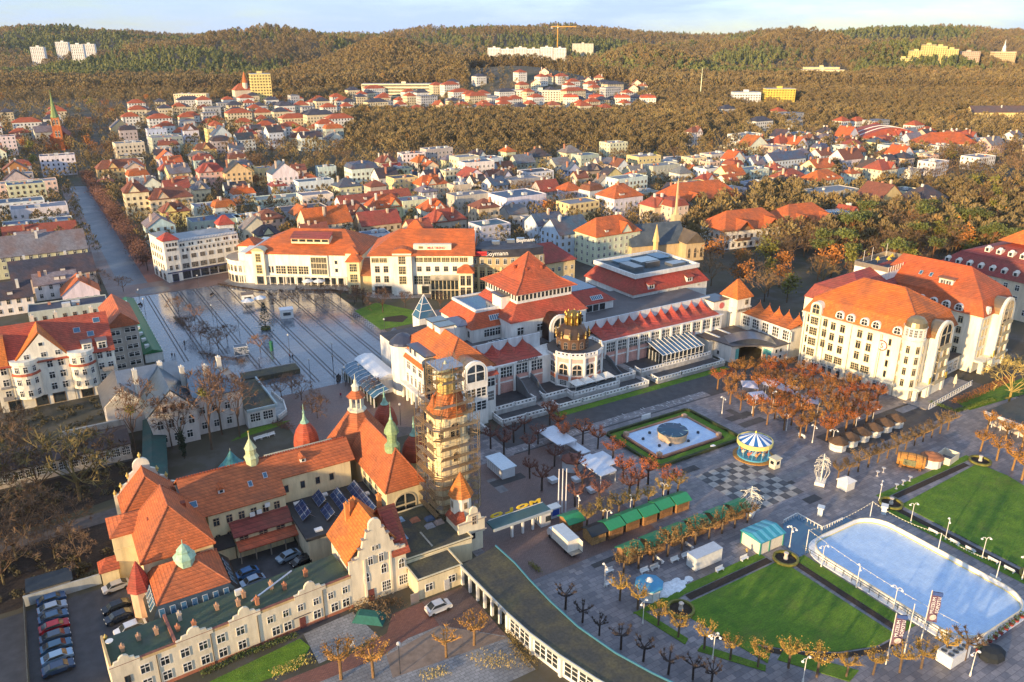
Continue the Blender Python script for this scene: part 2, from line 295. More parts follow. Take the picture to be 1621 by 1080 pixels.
def build_ground():
 rad=[0,20]+[20*1.0+18*i for i in range(1,40)]; r=rad[-1]
 while r<7500: r*=1.022; rad.append(r)
 ang=[58.5+a for a in np.concatenate([np.arange(-62,62.01,1.0),np.arange(70,298,8)])]
 n=len(ang); vs=[];fs=[]
 rr,aa=np.meshgrid(rad,np.radians(ang),indexing='ij'); X=rr*np.cos(aa); Y=rr*np.sin(aa); Z=terrain(X,Y)
 vs=list(zip(X.ravel(),Y.ravel(),Z.ravel())); 
 for i in range(len(rad)-1):
  for j in range(n): fs.append((i*n+j,(i+1)*n+j,(i+1)*n+(j+1)%n,i*n+(j+1)%n))
 b=MB(); b.v=vs; b.f=fs; b.m=[0]*len(fs); b.smooth=True
 newobj('ground',b.mesh('ground','terrain'),kind='structure')
build_ground()
def sheet(name,poly,z,mat,col=None,parent=None,kind='structure',th=0.0):
 b=MB()
 if th: b.prism(poly,z-th,z)
 else:
  a=sum(poly[i][0]*poly[(i+1)%len(poly)][1]-poly[(i+1)%len(poly)][0]*poly[i][1] for i in range(len(poly)))
  b.poly([(x,y,z) for x,y in (poly if a>0 else poly[::-1])])
 return newobj(name,b.mesh(name,mat),parent,col=col,kind=None if parent else kind)
rect=lambda x0,x1,y0,y1:[(x0,y0),(x1,y0),(x1,y1),(x0,y1)]
sheet('street_pavement',rect(24,34,313,640),.03,'slabs_street')
sheet('street_side_pavement',rect(34.01,42,318,640),.035,'brick_red')
sheet('street_verge_pavement',rect(19,23.99,313,640),.032,'brick_brown')
square=sheet('square_pavement',rect(23,92,196,315),.03,'slabs_square')
sheet('crossing_pavement',rect(20,70,312,330),.05,'brick_brown')
sheet('crossing_circle',[(34+6*math.cos(a*PI/8),318+5*math.sin(a*PI/8)) for a in range(16)],.06,'slabs_street')
sheet('mall_front_pavement',[(60,316),(64,300),(92,283),(104,262),(135,247),(140,262),(112,300),(70,330)],.06,'slabs_grey')
sheet('side_pavement',rect(44,76,158,196),.028,'brick_brown')
sheet('garden_pavement',rect(58,190,96,149),.026,'slabs_garden')
sheet('promenade',rect(84,190,136,149.2),.05,'asphalt')
sheet('plaza_pavement',rect(60.5,205,30,96),.022,'slabs_garden')
sheet('approach_pavement',rect(60,92,96.01,136),.030,'brick_brown')
sheet('court_asphalt',rect(-18,31,104,133),.02,'asphalt')
sheet('park_soil',[(-70,133.5),(16,150),(44,150.5),(46,152),(14,156),(-70,153)],.022,'soil')
sheet('spa_street',rect(-30,52,78,94.5),.018,'slabs_grey')
sheet('cycle_path',[(-20,92.5),(33,92.6),(38.5,94.2),(44,94.2),(44,100.8),(38.6,100.8),(36,97),(30,95.6),(-20,95.6)],.03,'brick_red')
sheet('yard_pavement',[(24.6,96.2),(34.6,97),(33.2,104.6),(24.6,103.8)],.028,'slabs_grey')
sheet('delivery_court',[(44.02,94.2),(52,86.4),(52,101),(44.02,101)],.026,'brick_brown')
sheet('footway',[(33,87.7),(52,86),(44,94.18),(34,92.4)],.024,'concrete',(.27,.2,.15))
sheet('park_path',[(-40,153),(14,155.5),(46,151),(56,157),(74,159),(58,168),(36,164),(10,160),(-40,157)],.03,'concrete',(.13,.11,.10))
sheet('hotel_forecourt',rect(183,215,70,106),.02,'slabs_garden')
sheet('hotel_drive',rect(150,215,96,106),.032,'asphalt')
sheet('park_road',[(150,225),(290,250),(330,190),(345,200),(300,268),(150,240)],.03,'asphalt')
def drains():   # dark drain strips of the square, each its own piece
 me=MB().box(-.16,.16,0,1,0,.02).mesh('drain_strip',M['asphalt'])
 for i,x in enumerate([30.5,36,41.8,47.4,53,58.6,64.2,69.8,75.4,81,86.6]):
  for d in (0,1.1):
   o=newobj('drain_strip',me,square,(x+d,200 if x>44 else 235,.034),scale=(1,112 if x>44 else 76,1))
drains()
# wooded hills, one mass each of bare and of evergreen trees
def tri_tree(seed,kind):
 r=random.Random(seed); b=MB()
 if kind=='bare':
  b.tube((0,0,0),(0,0,.5),.016,.010,3)
  for i in range(95):
   h=r.random()**.8; rad=.34*math.sin(PI*min(1,.12+.88*h))*(.35+.65*r.random()**.5); a=r.uniform(0,2*PI); z=.26+.74*h
   p=Vector((rad*math.cos(a),rad*math.sin(a),z)); d=Vector((math.cos(a)*.5+r.uniform(-.5,.5),math.sin(a)*.5+r.uniform(-.5,.5),r.uniform(.3,1.2))).normalized()*r.uniform(.07,.15)
   w=d.orthogonal().normalized(); w.rotate(Matrix.Rotation(r.uniform(0,6),3,d)); w*=r.uniform(.016,.04)
   b.add([p-w,p+w,p+d+w*.5,p+d-w*.5],[(0,1,2,3)])
 else:
  b.tube((0,0,0),(0,0,.6),.016,.008,3)
  for i in range(80):
   h=r.random(); rad=(.26*(1-h)**.75+.04)*(.3+.7*r.random()**.5); a=r.uniform(0,2*PI); z=.3+.7*h
   p=Vector((rad*math.cos(a),rad*math.sin(a),z)); n=Vector((math.cos(a)+r.uniform(-.6,.6),math.sin(a)+r.uniform(-.6,.6),r.uniform(-.1,1))).normalized(); u=n.orthogonal().normalized(); u.rotate(Matrix.Rotation(r.uniform(0,6),3,n)); v=n.cross(u); s=r.uniform(.04,.085)
   b.add([p-u*s-v*s*.6,p+u*s-v*s*.6,p+u*s*.7+v*s*.8,p-u*s*.7+v*s*.8],[(0,1,2,3)])
 return b
def lib(name,mat,seeds,kind):
 c=bpy.data.collections.new(name)
 for s in seeds:
  o=bpy.data.objects.new(name+'_shape',tri_tree(s,kind).mesh(name+'_shape',mat)); c.objects.link(o)
 return c
def scatter(name,pts,sc,coll,label,cat):
 me=bpy.data.meshes.new(name); me.from_pydata([tuple(p) for p in pts],[],[]); at=me.attributes.new('sc','FLOAT','POINT'); at.data.foreach_set('value',np.asarray(sc,dtype=np.float32))
 o=newobj(name,me,kind='stuff',label=label,cat=cat)
 g=bpy.data.node_groups.new(name,'GeometryNodeTree'); g.interface.new_socket('Geometry',in_out='INPUT',socket_type='NodeSocketGeometry'); g.interface.new_socket('Geometry',in_out='OUTPUT',socket_type='NodeSocketGeometry')
 n=g.nodes; i=n.new('NodeGroupInput'); u=n.new('NodeGroupOutput'); ip=n.new('GeometryNodeInstanceOnPoints'); ci=n.new('GeometryNodeCollectionInfo'); ci.inputs['Collection'].default_value=coll; ci.inputs['Separate Children'].default_value=True; ci.inputs['Reset Children'].default_value=True
 na=n.new('GeometryNodeInputNamedAttribute'); na.data_type='FLOAT'; na.inputs['Name'].default_value='sc'
 rv=n.new('FunctionNodeRandomValue'); rv.data_type='FLOAT_VECTOR'; rv.inputs[0].default_value=(-.06,-.06,0); rv.inputs[1].default_value=(.06,.06,6.28)
 ri=n.new('FunctionNodeRandomValue'); ri.data_type='INT'; ri.inputs[4].default_value=0; ri.inputs[5].default_value=len(coll.objects)-1
 L=g.links.new; L(i.outputs[0],ip.inputs['Points']); L(ci.outputs[0],ip.inputs['Instance']); ip.inputs['Pick Instance'].default_value=True
 L(ri.outputs[2],ip.inputs['Instance Index']); L(rv.outputs[0],ip.inputs['Rotation']); L(na.outputs[0],ip.inputs['Scale']); L(ip.outputs[0],u.inputs[0])
 md=o.modifiers.new('scatter','NODES'); md.node_group=g
 return o
FIXED=[(55,262,86,112),(50,336,36,26),(80,316,60,52),(122,275,62,52),(150,255,48,42),(168,254,30,24),(130,180,120,90),(235,130,130,90),(302,127,70,90),(31,470,14,330),(5,240,60,50),(70,346,12,12),(318,322,50,26),(300,254,76,34),(338,248,34,24),(232,258,44,34),(-10,200,70,60)]
CLEAR=[]   # (x,y,r) kept free of woods around far buildings
def build_woods():
 r=np.random.default_rng(5); N=190000
 D=np.sqrt(r.uniform(640**2,3500**2,N)); D=np.where(r.random(N)<.42,r.uniform(345,1500,N),D); L=r.uniform(-1,1,N)*(D*.80+80)
 px=810.5+1250*L/(D*.936+25)
 keep=(D>1290)|((D>690+60*r.random(N))&(D<935)&(px>545)&(px<1120))|((D>840+80*r.random(N))&(px>1000))|((D>1040)&(px>540)&(px<740))|((D>1060+120*r.random(N))&(px<540))
 fade=r.random(N); keep&=~((D>925)&(D<1060)&(px>545)&(px<760)&(fade>.05)); keep&=~((D>970)&(D<1150)&(px>740)&(px<1010)&(fade>.05))
 gard=(D>335)&(D<1200)&(L>-.85*D)&(fade<np.where(D<640,np.where((px>1085)&(D<480),.42,.19),np.where(px<545,.06,np.where((px<1010)&(D>935),.05,.2)))); keep|=gard
 keep&=r.random(N)<np.clip(1300/D,.35,1.0)
 D,L=D[keep],L[keep]; x=D*FX+L*FY; y=D*FY-L*FX
 for cx,cy,cr in CLEAR: 
  q=np.hypot(x-cx,y-cy)>cr; x,y,D,L=x[q],y[q],D[q],L[q]
 q=np.ones(len(x),bool)
 for a,b_,c,e in [(h[0],h[1],h[3],h[4]) for h in HOUSES]+[h[:4] for h in FARH]: q&=~((np.abs(x-a)<c/2+1.5)&(np.abs(y-b_)<e/2+1.5))
 for a,b_,c,e in FIXED: q&=~((np.abs(x-a)<c/2)&(np.abs(y-b_)<e/2))
 for a,b_,c,e in FARH and [h[:4] for h in FARH]:
  if a*FY-b_*FX>.18*(a*FX+b_*FY): q&=np.hypot(x-(a-14*FX),y-(b_-14*FY))>13
 x,y,D,L=x[q],y[q],D[q],L[q]; px=810.5+1250*L/(D*.936+25); z=terrain(x,y)
 # drop trees wholly behind nearer ridges
 na,nd=500,260; aa=np.linspace(-.85,.85,na); dd=np.linspace(330,3600,nd); A,DD=np.meshgrid(aa,dd,indexing='ij'); XX=DD*FX+A*DD*FY; YY=DD*FY-A*DD*FX
 el=(terrain(XX,YY)+9-88)/DD; cm=np.maximum.accumulate(el,axis=1)
 ia=np.clip(np.round((L/D+.85)/1.7*(na-1)).astype(int),0,na-1); idd=np.clip(np.floor((D-330)/3270*(nd-1)).astype(int)-3,0,nd-1)
 vis=(z+20-88)/D>cm[ia,idd]-.002
 x,y,z,D,L,px=x[vis],y[vis],z[vis],D[vis],L[vis],px[vis]
 patch=np.sin(x/170+1)+np.sin(y/140+2.1)+np.sin((x+y)/95)+.8*np.sin((x-y)/61)+r.normal(0,.55,len(x))
 pine=(patch>.15)&(D>1330)
 sc=np.where(D<640,r.uniform(5,10,len(x))*np.where((px>1085)&(D<480),1.5,1),np.where(D<950,r.uniform(8,14,len(x)),np.where(D<1180,r.uniform(7,13,len(x)),r.uniform(10,21,len(x)))))*np.where(D>1800,1.15,1)
 p=np.stack([x,y,z-.3],1)
 scatter('bare_woods',p[~pine],sc[~pine],lib('bare_tree','wood_bare',range(5),'bare'),'bare brown winter woods covering the hills behind the town','woods')
 scatter('pine_woods',p[pine],sc[pine]*.95,lib('pine_tree','wood_pine',range(10,14),'pine'),'dark green pine woods in patches on the hills','woods')
 return len(x)

# ---------------------------------------------------------------- spa bath house, front wing, gabled house
TILE=(.52,.135,.04); TILE_D=(.40,.085,.035); TILE_R=(.36,.05,.03); YEL=(.72,.60,.36); GREENC=(.30,.50,.36)
def copper_spike(t,x,y,z,h,r=.25,parent=None):
 return t.part('finial',MB().lathe(x,y,[(r*2.4,z),(r*1.4,z+h*.12),(r*.9,z+h*.25),(r*.45,z+h*.5),(r*.7,z+h*.58),(r*.3,z+h*.66),(.05,z+h)],8),'copper',GREENC,parent)
def dormer(t,x,y,z,ang,w=1.4,h=1.2,d=2.0,col=TILE,wall=YEL,parent=None,pointed=True):
 """small roof dormer: front at (x,y,z) facing ang"""
 c,s_=math.cos(ang),math.sin(ang)
 def T(p): return (x+p[0]*s_*-1+p[1]*-c, y+p[0]*c+p[1]*-s_, z+p[2])   # local: u sideways, v backwards
 b=MB(); b.add([T((-w/2,0,0)),T((w/2,0,0)),T((w/2,0,h)),T((0,0,h*1.5)),T((-w/2,0,h)),T((-w/2,d,0)),T((w/2,d,0)),T((w/2,d,h)),T((-w/2,d,h))],[(0,1,2,3,4),(1,6,7,2),(5,0,4,8)],0)
 o=t.part('dormer',b,'plaster',wall,parent)
 q=.15; e=MB(); e.add([T((-w/2-q,-q,h-.05)),T((0,-q,h*1.75)),T((w/2+q,-q,h-.05)),T((-w/2-q,d,h-.05)),T((0,d*1.15,h*1.75)),T((w/2+q,d,h-.05))],[(0,1,4,3),(1,2,5,4),(0,2,1)])
 a,bb,cc=t.sh(); newobj('dormer_roof',e.mesh('dormer_roof','tile',t.sh()),o,col=col)
 p=T((0,-.02,h*.15)); newobj('window',WIN['plain'],o,(p[0]-a,p[1]-bb,p[2]-cc),ang+PI/2,WHITE,(w*.6,1,h*.75))
 return o
def skylight(t,x,y,z,ang,slope,w=.9,h=1.3,parent=None,n=1):
 me=MB().box(-w/2,w/2,-h/2,h/2,-.05,.1,0).box(-w/2+.1,w/2-.1,-h/2+.1,h/2-.1,.08,.12,1).mesh('skylight',['paint','roof_glass'])
 a,b,c=t.sh(); o=newobj('skylight',me,parent or t.o,(x-a,y-b,z-c),0,(.5,.5,.5)); o.rotation_euler=(slope,0,ang+PI/2); return o
def build_spa():
 t=Thing('spa_bath_house','yellow spa bath house with red tiled roofs, octagonal dome and green copper finials','spa building',(26,135,0))
 W=lambda *a:MB().box(*a)
 # long wing
 t.part('wall',MB().box(17,31,132.6,146.4,0,8.7).box(31,45,135.2,146.4,0,10.4),'plaster',YEL)
 def plane(y): return 8.7+(13.6-8.7)*(y-132.2)/7.3
 r=MB().vprism([(132.2,8.7),(139.5,13.6),(146.9,8.7),(146.9,8.5),(139.5,13.3),(132.2,8.5)],'x',13.5,31.2)
 r.vprism([(135.0,plane(135.0)),(139.5,13.6),(146.9,8.7),(146.9,8.5),(139.5,13.3),(135.0,plane(135.0)-.2)],'x',31.2,46)
 rf=t.part('roof',r,'tile',TILE)
 b=MB()
 for i in range(64): b.box(13.6+i*.5,13.95+i*.5,139.35,139.65,13.5,13.75)
 t.part('ridge_tiles',b,'tile',TILE_D,rf,kind='stuff')
 wins(t,(17,132.6),(31,132.6),[1.3,3.6,5.8,8.0,10.2,12.3],5.9,1.0,1.6,'cross',(.5,.36,.22)); wins(t,(17,132.6),(31,132.6),[1.2,3.3],2.6,1.0,1.5,'arch',(.5,.36,.22))
 wins(t,(31,135.2),(45,135.2),[1.0,4.2,7.2,10.0],7.2,.8,1.5,'plain',(.35,.25,.16))
 for x,y in ((20.3,135.2),(36.2,136.8)): dormer(t,x,y,plane(y)+.1,-PI/2,1.1,.8,1.8,TILE,WHITE,rf)
 for x,y in ((25.6,135.5),(28.6,136.3)): skylight(t,x,y,plane(y)+.05,-PI/2,R(34),.8,1.2,rf)
 skylight(t,15.2,134.6,plane(134.6)+.05,-PI/2,R(34),1.3,1.3,rf)
 c=t.part('ridge_cupola',MB().lathe(27.2,139.5,[(1.25,12.2),(1.25,14.3),(1.45,14.4),(1.0,15.0),(1.0,16.0),(1.2,16.2),(.75,17.0),(.45,17.6),(.12,18.2),(.1,19.6)],8,PI/8),'copper',(.52,.58,.34),rf)
 t.inst('ball',MB().lathe(0,0,[(.02,0),(.16,.08),(.2,.2),(.16,.32),(.02,.4)],8).mesh('ball','metal'),(27.2,139.5,19.5),0,None,(.7,.5,.1),c)
 # west cross wing with ornate gable towards the park
 t.part('wall',MB().box(4.2,13.6,142,149,0,8),'plaster',YEL)
 rf=t.part('roof',MB().hip(4.2,13.6,141.5,149,8,13.2,.3,.2,'y',3.4,0),'tile',TILE); hipcaps(t,rf,4.2,13.6,141.5,149,8,13.2,.3,'y',3.4,0)
 prof=[(3.4,0),(14.3,0),(14.3,8.2),(13.2,8.6),(12.6,10.0),(11.6,10.4),(11.2,12.0),(10.4,12.4)]+[(8.9+1.5*math.cos(a*PI/8),13.2+1.6*math.sin(a*PI/8)) for a in range(9)]+[(7.4,12.4),(6.6,12.0),(6.2,10.4),(5.2,10.0),(4.5,8.6),(3.4,8.2)]
 g=t.part('ornate_gable',MB().vprism(prof,'y',149.02,149.6),'plaster',(.70,.66,.55))
 for x,z in ((3.7,8.2),(4.9,9.4),(6.3,11.2),(8.9,14.8),(11.5,11.2),(12.9,9.4)):
  t.inst('urn',MB().lathe(0,0,[(.2,0),(.14,.2),(.34,.45),(.3,.7),(.1,.9),(.14,1.0),(.02,1.25)],8).mesh('urn','plaster'),(x,149.3,z),0,None,(.62,.46,.14),g)
 # tall hip-roofed block
 t.part('wall',MB().box(5,16,123.8,134.6,0,8.6),'plaster',YEL)
 rf=t.part('roof',MB().hip(5,16,123.8,136.5,8.6,15.4,.45,.25,'y',4.6,1.2),'tile',TILE); hipcaps(t,rf,5,16,123.8,136.5,8.6,15.4,.45,'y',4.6,1.2)
 for x,y,zz in ((7.6,131.5,11.2),(13.3,132.5,12.0)): t.part('roof_vent',MB().box(x-.4,x+.4,y-.5,y+.5,zz-.6,zz+.7),'tile',TILE_D,rf)
 wins(t,(5,123.8),(16,123.8),[8.3],6.2,.9,1.3,'plain',(.4,.3,.2))
 t.part('wall',MB().box(1.5,7,133.6,140.2,0,9).box(1.35,7.0,133.45,133.6,6.1,6.3),'plaster',YEL)
 t.part('roof',MB().hip(1.5,8.5,133.6,140.2,9,10.9,.35,.2,'x',3.2,0.5),'tile',TILE)
 t.part('wall',MB().box(-1.2,1.5,132.9,136.2,0,3.2),'plaster',YEL); t.part('roof',MB().hip(-1.2,1.5,132.9,136.2,3.2,4.8,.3,.15,'x',1.5,0),'tile',TILE_D)
 # skylit hall with green lantern
 t.part('wall',MB().box(4.2,17.9,113.3,124.6,0,3.7),'plaster',(.62,.55,.40))
 sk=t.part('roof_skirt',MB().fru((3.9,18.3,113.0,125),3.7,(5.7,16.2,114.6,124.4),6.4),'metal',(.10,.12,.12))
 rf=t.part('roof',MB().hip(5.6,16.3,114.5,124.5,6.42,9.9,.25,.12,'x',4.7,4.7),'tile',TILE); hipcaps(t,rf,5.6,16.3,114.5,124.5,6.42,9.9,.25,'x',4.7,4.7)
 me=MB().box(-.42,.42,-.75,.75,-.03,.09,0).box(-.34,.34,-.66,.66,.08,.11,1).mesh('roof_window',['paint','roof_glass'])
 for i in range(7):
  o=t.inst('roof_window',me,(5.9+i*1.62,113.75,5.05),0,None,(.45,.47,.48),sk); o.rotation_euler=(R(58),0,0)
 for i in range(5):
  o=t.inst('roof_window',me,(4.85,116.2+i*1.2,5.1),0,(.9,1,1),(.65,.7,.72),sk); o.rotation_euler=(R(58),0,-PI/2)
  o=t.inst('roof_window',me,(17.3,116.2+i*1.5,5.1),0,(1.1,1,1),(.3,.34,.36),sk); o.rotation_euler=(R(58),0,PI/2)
 c=t.part('lantern',MB().lathe(10.9,119.5,[(1.6,8.9),(1.6,10.2),(1.85,10.3),(1.1,11.2),(1.15,11.5),(.5,12.3),(.1,12.6),(.06,13.4)],8,PI/8),'copper',(.38,.58,.42),rf)
 t.part('turret_wall',MB().lathe(3.9,122.6,[(1.7,0),(1.7,5.2)],8,PI/8),'plaster',(.66,.42,.28)); tr=t.part('turret_roof',MB().lathe(3.9,122.6,[(2.15,5.0),(1.9,5.4),(.9,8.2),(.08,10)],8,PI/8),'tile',TILE_R)
 # courtyard lean-tos
 t.part('wall',MB().box(20.6,31,129.4,132.6,0,4.6).box(17.2,20.4,129.6,132.6,0,2.9),'plaster',YEL)
 t.part('lean_to_roof',MB().vprism([(129.0,4.7),(132.6,6.0),(132.6,5.8),(129.0,4.5)],'x',20.3,31.2),'tile',(.25,.05,.035))
 t.part('lean_to_roof',MB().vprism([(127.2,2.7),(129.4,3.6),(129.4,3.4),(127.2,2.5)],'x',20.6,31.6),'tile',(.50,.10,.035))
 t.part('lean_to_roof',MB().vprism([(129.2,3.0),(132.6,3.7),(132.6,3.5),(129.2,2.8)],'x',17.0,20.5),'felt',(.03,.025,.025))
 for x in (20.8,23.5,26.2,28.9,31.3): t.part('post',MB().box(x-.09,x+.09,127.3,127.5,0,2.5),'paint',(.3,.25,.2))
 wins(t,(20.6,129.4),(31,129.4),[1.5,5.0,8.2],3.0,1.5,1.3,'cross',(.45,.32,.2))
 for x,z in ((24.6,6.1),(25.9,6.25),(27.5,7.2)):
  t.part('air_conditioner',MB().box(x-.45,x+.45,132.0,132.35,z,z+.75).lathe(x,131.97,[(.01,z),(.01,z)],3),'paint',WHITE)
 # flat-roofed plant wing with solar panels
 t.part('wall',MB().box(31.4,47,121.2,135,0,4.7),'plaster',(.66,.58,.40))
 fl=t.part('flat_roof',MB().box(31.1,47.3,120.9,135.2,4.7,5.0).box(31.1,47.3,120.9,121.2,5.0,5.3).box(31.1,31.4,121.2,135.2,5.0,5.3),'felt',(.035,.037,.04))
 def panel(x,y,L,w):
  o=t.inst('solar_panel',MB().box(0,w,0,L,0,.07).mesh('solar_panel',['solar']),(x,y,5.3),0,None,None,fl); o.rotation_euler=(0,R(-38),0)
  for q in (0.3,L/2,L-.3): newobj('rack_leg',MB().tube((w*.75,q,-.02),(w*.75+.2,q,-w*.72),.04,n=4).mesh('rack_leg','metal'),o,col=(.5,.5,.52))
 for a in ((43.4,122.4,11.4,2.2),(39.6,123.2,9.8,2.2),(36.4,130,4.2,2.0),(36.3,124.8,4.0,2.0),(32.4,127,5.4,2.2),(46.6,121.4,.01,.01)):
  if a[2]>1: panel(*a)
 for x,y in ((33.4,133.6),(38.8,134),(41.2,130.5),(34,123),(45.9,130)): t.part('roof_hatch',MB().box(x-.7,x+.7,y-.5,y+.5,5.0,5.35),'paint',(.7,.72,.72),fl)
 # chapel-like hall
 t.part('wall',MB().box(47.4,54.8,122.6,139,0,9.0),'plaster',YEL)
 rf=t.part('roof',MB().hip(47.4,54.8,122.6,141,9.0,15.6,.5,.25,'y',4.0,0.2),'tile',TILE); hipcaps(t,rf,47.4,54.8,122.6,141,9.0,15.6,.5,'y',4.0,.2)
 for y in (127.4,128.6,130.6,131.8): skylight(t,49.2,y,12.1,PI,R(56),.7,1.5,rf)
 wins(t,(47.4,139),(47.4,122.6),[5.2,8.2,11.2],5.0,1.5,3.0,'arch',(.62,.55,.40)); wins(t,(47.4,122.6),(54.8,122.6),[3.7],2.2,4.2,5.2,'arch',(.52,.44,.3))
 c=t.part('lantern',MB().lathe(51.1,127.6,[(1.5,14.4),(1.5,15.8),(1.1,16.2),(.95,16.4),(.95,18.0),(1.45,18.3),(1.35,19.0),(.8,20.2),(.4,20.8),(.3,21.4)],8,PI/8),'copper',(.28,.40,.20),rf)
 copper_spike(t,51.1,127.6,21.2,3.6,.16,c)
 # octagonal pump hall with lantern
 cx,cy=51.4,147
 t.part('wall',MB().lathe(cx,cy,[(6.2,0),(6.2,8.6)],8,PI/8),'plaster',YEL)
 rf=t.part('roof',MB().lathe(cx,cy,[(7.1,8.4),(7.0,8.7),(4.2,12.2),(1.75,15.4)],8,PI/8),'tile',TILE)
 l=t.part('lantern',MB().lathe(cx,cy,[(2.0,15.2),(2.0,15.6),(1.35,15.8),(1.35,16.1)],8,PI/8),'plaster',(.66,.64,.50),rf)
 for i in range(8):
  a=PI/8+i*PI/4; t.inst('post',UB['plaster'],(cx+1.35*math.cos(a),cy+1.35*math.sin(a),16),a,(.3,.3,2.3),(.66,.64,.52),l)
 t.part('lantern_roof',MB().lathe(cx,cy,[(2.1,18.4),(1.9,18.6),(.8,19.7)],8,PI/8),'tile',TILE,l)
 t.part('lantern_top',MB().lathe(cx,cy,[(.75,19.6),(.75,20.6),(.95,20.7),(.5,21.2),(.35,21.3),(.35,21.9),(.1,22.3),(.05,23.4)],8,PI/8),'plaster',(.62,.62,.52),l)
 for (x,y) in ((41.2,151.5),(59.3,151.2),(58.6,134.2)):
  t.part('tower_wall',MB().lathe(x,y,[(2.3,0),(2.3,7.8)],10),'plaster',YEL)
  d=t.part('dome',MB().lathe(x,y,[(2.7,7.7),(2.75,8.2),(2.55,9.6),(2.05,11.1),(1.3,12.3),(.6,13.1)],12),'tile',(.46,.085,.04))
  copper_spike(t,x,y,12.9,4.2,.42,d)
 wins(t,(54.8,131),(54.8,139),[4],3,1.2,2.2,'arch')
build_spa()

def downpipes(t,L):
 for x,y,h in L: t.part('downpipe',MB().tube((x,y,0),(x,y,h),.07,n=5),'metal',(.22,.2,.18))
def build_front_wing():
 a=math.atan2(2.2,36.4)
 t=Thing('front_wing','long cream two-storey wing with curvy parapet gables and mossy green flat roof','wing',(-2.4,103.5,0),a)
 L=36.2; DP=7.2; H=6.1; C=(.74,.64,.46)
 t.part('wall',MB().box(0,L,0,DP,0,H-.3),'plaster',C)
 rf=t.part('flat_roof',MB().box(.35,L,.35,DP+.2,H-.3,H+.02),'felt',(.055,.085,.05))
 t.part('plinth',MB().box(0.01,L,-.06,0,0,.55),'plaster',(.42,.15,.08))
 def gable(x,w,h):
  p=[(x-w,H-.3),(x+w,H-.3),(x+w,H+.45),(x+w*.72,H+.5),(x+w*.66,H+.95),(x+w*.42,H+1.0)]+[(x+w*.36*math.cos(i*PI/6),H+1.0+h*math.sin(i*PI/6)) for i in range(7)]+[(x-w*.42,H+1.0),(x-w*.66,H+.95),(x-w*.72,H+.5),(x-w,H+.45)]
  g=t.part('parapet_gable',MB().vprism(p,'y',-.08,.32),'plaster',C); return g
 for x,w,h in ((1.9,2.0,.7),(11.4,2.6,.9),(18.8,2.4,1.0),(29.2,2.6,1.1)): gable(x,w,h)
 t.part('parapet',MB().box(0,L,0,.3,H-.3,H+.25).box(0,.3,.3,DP,H-.3,H+.9),'plaster',(.60,.42,.2))
 t.part('coping',MB().box(-.1,L,-.1,.36,H+.25,H+.33),'tile',(.25,.09,.06))
 for x in (4.3,7.0,9.8,12.4,15.0,17.9,22.5,25.0,27.4,30.0,32.5,35.0): wins(t,(0,0),(L,0),[x],3.4,1.15 if x<20 else .85,1.5 if x<20 else 1.25,'cross',(.80,.76,.68))
 for x in (4.3,7.0,9.8,12.4,15.0,17.9,23.2,25.1,30.0,33.0,35.0): wins(t,(0,0),(L,0),[x],.75,1.15,1.55,'cross',(.80,.76,.68))
 wins(t,(0,0),(L,0),[1.9],2.9,.7,1.2,'plain',DARKF)
 d=t.part('door',MB().box(27.0,28.0,-.12,.0,.05,2.1),'wood',(.18,.05,.04)); t.part('door_handle',MB().box(27.8,27.85,-.2,-.12,1,1.1),'metal',(.6,.6,.6),d)
 t.part('canopy_lettering',MB().box(26.1,28.9,-.1,-.02,2.35,2.5),'paint',(.12,.1,.1))
 t.part('fire_wall',MB().box(8.6,9.0,.4,DP+.1,H,H+.55),'plaster',(.32,.12,.08),rf); 
 r=random.Random(3)
 for x,y in ((2.2,3.1),(4.6,4.2),(7.0,4.0),(9.8,3.0),(10.6,5.2),(12.0,2.4),(15.9,4.4),(18.9,3.4),(20.2,4.9),(21.4,2.0),(24.5,4.6),(26.2,3.2),(30.2,4.4)): chimney(t,x,y,H,H+r.uniform(.9,1.5),.55,.55,r.choice([(.48,.2,.10),(.55,.45,.35),(.5,.3,.18)]),rf)
 du=MB(); du.tube((20.6,2.2,H+.9),(28.4,5.9,H+.9),.16,n=6)
 for q in (.1,.5,.9): du.tube((20.6+7.8*q,2.2+3.7*q,H),(20.6+7.8*q,2.2+3.7*q,H+.9),.05,n=4)
 t.part('roof_duct',du,'metal',(.72,.74,.76),rf)
 t.part('satellite_dish',MB().lathe(.9,5,[(.05,H+.8),(.5,H+1.0),(.55,H+1.15)],10),'paint',WHITE,rf); t.part('roof_lantern',MB().lathe(.6,6.3,[(.3,H+.6),(.3,H+1.1),(.02,H+1.6)],6),'metal',(.5,.4,.15),rf)
 t.part('air_conditioner',MB().box(19.2,20.3,5.8,6.3,H,H+1.0),'paint',WHITE,rf)
 downpipes(t,[(6.0,-.1,5.8),(13.6,-.1,5.8),(20.6,-.1,5.8),(31.2,-.1,5.8)])
build_front_wing()

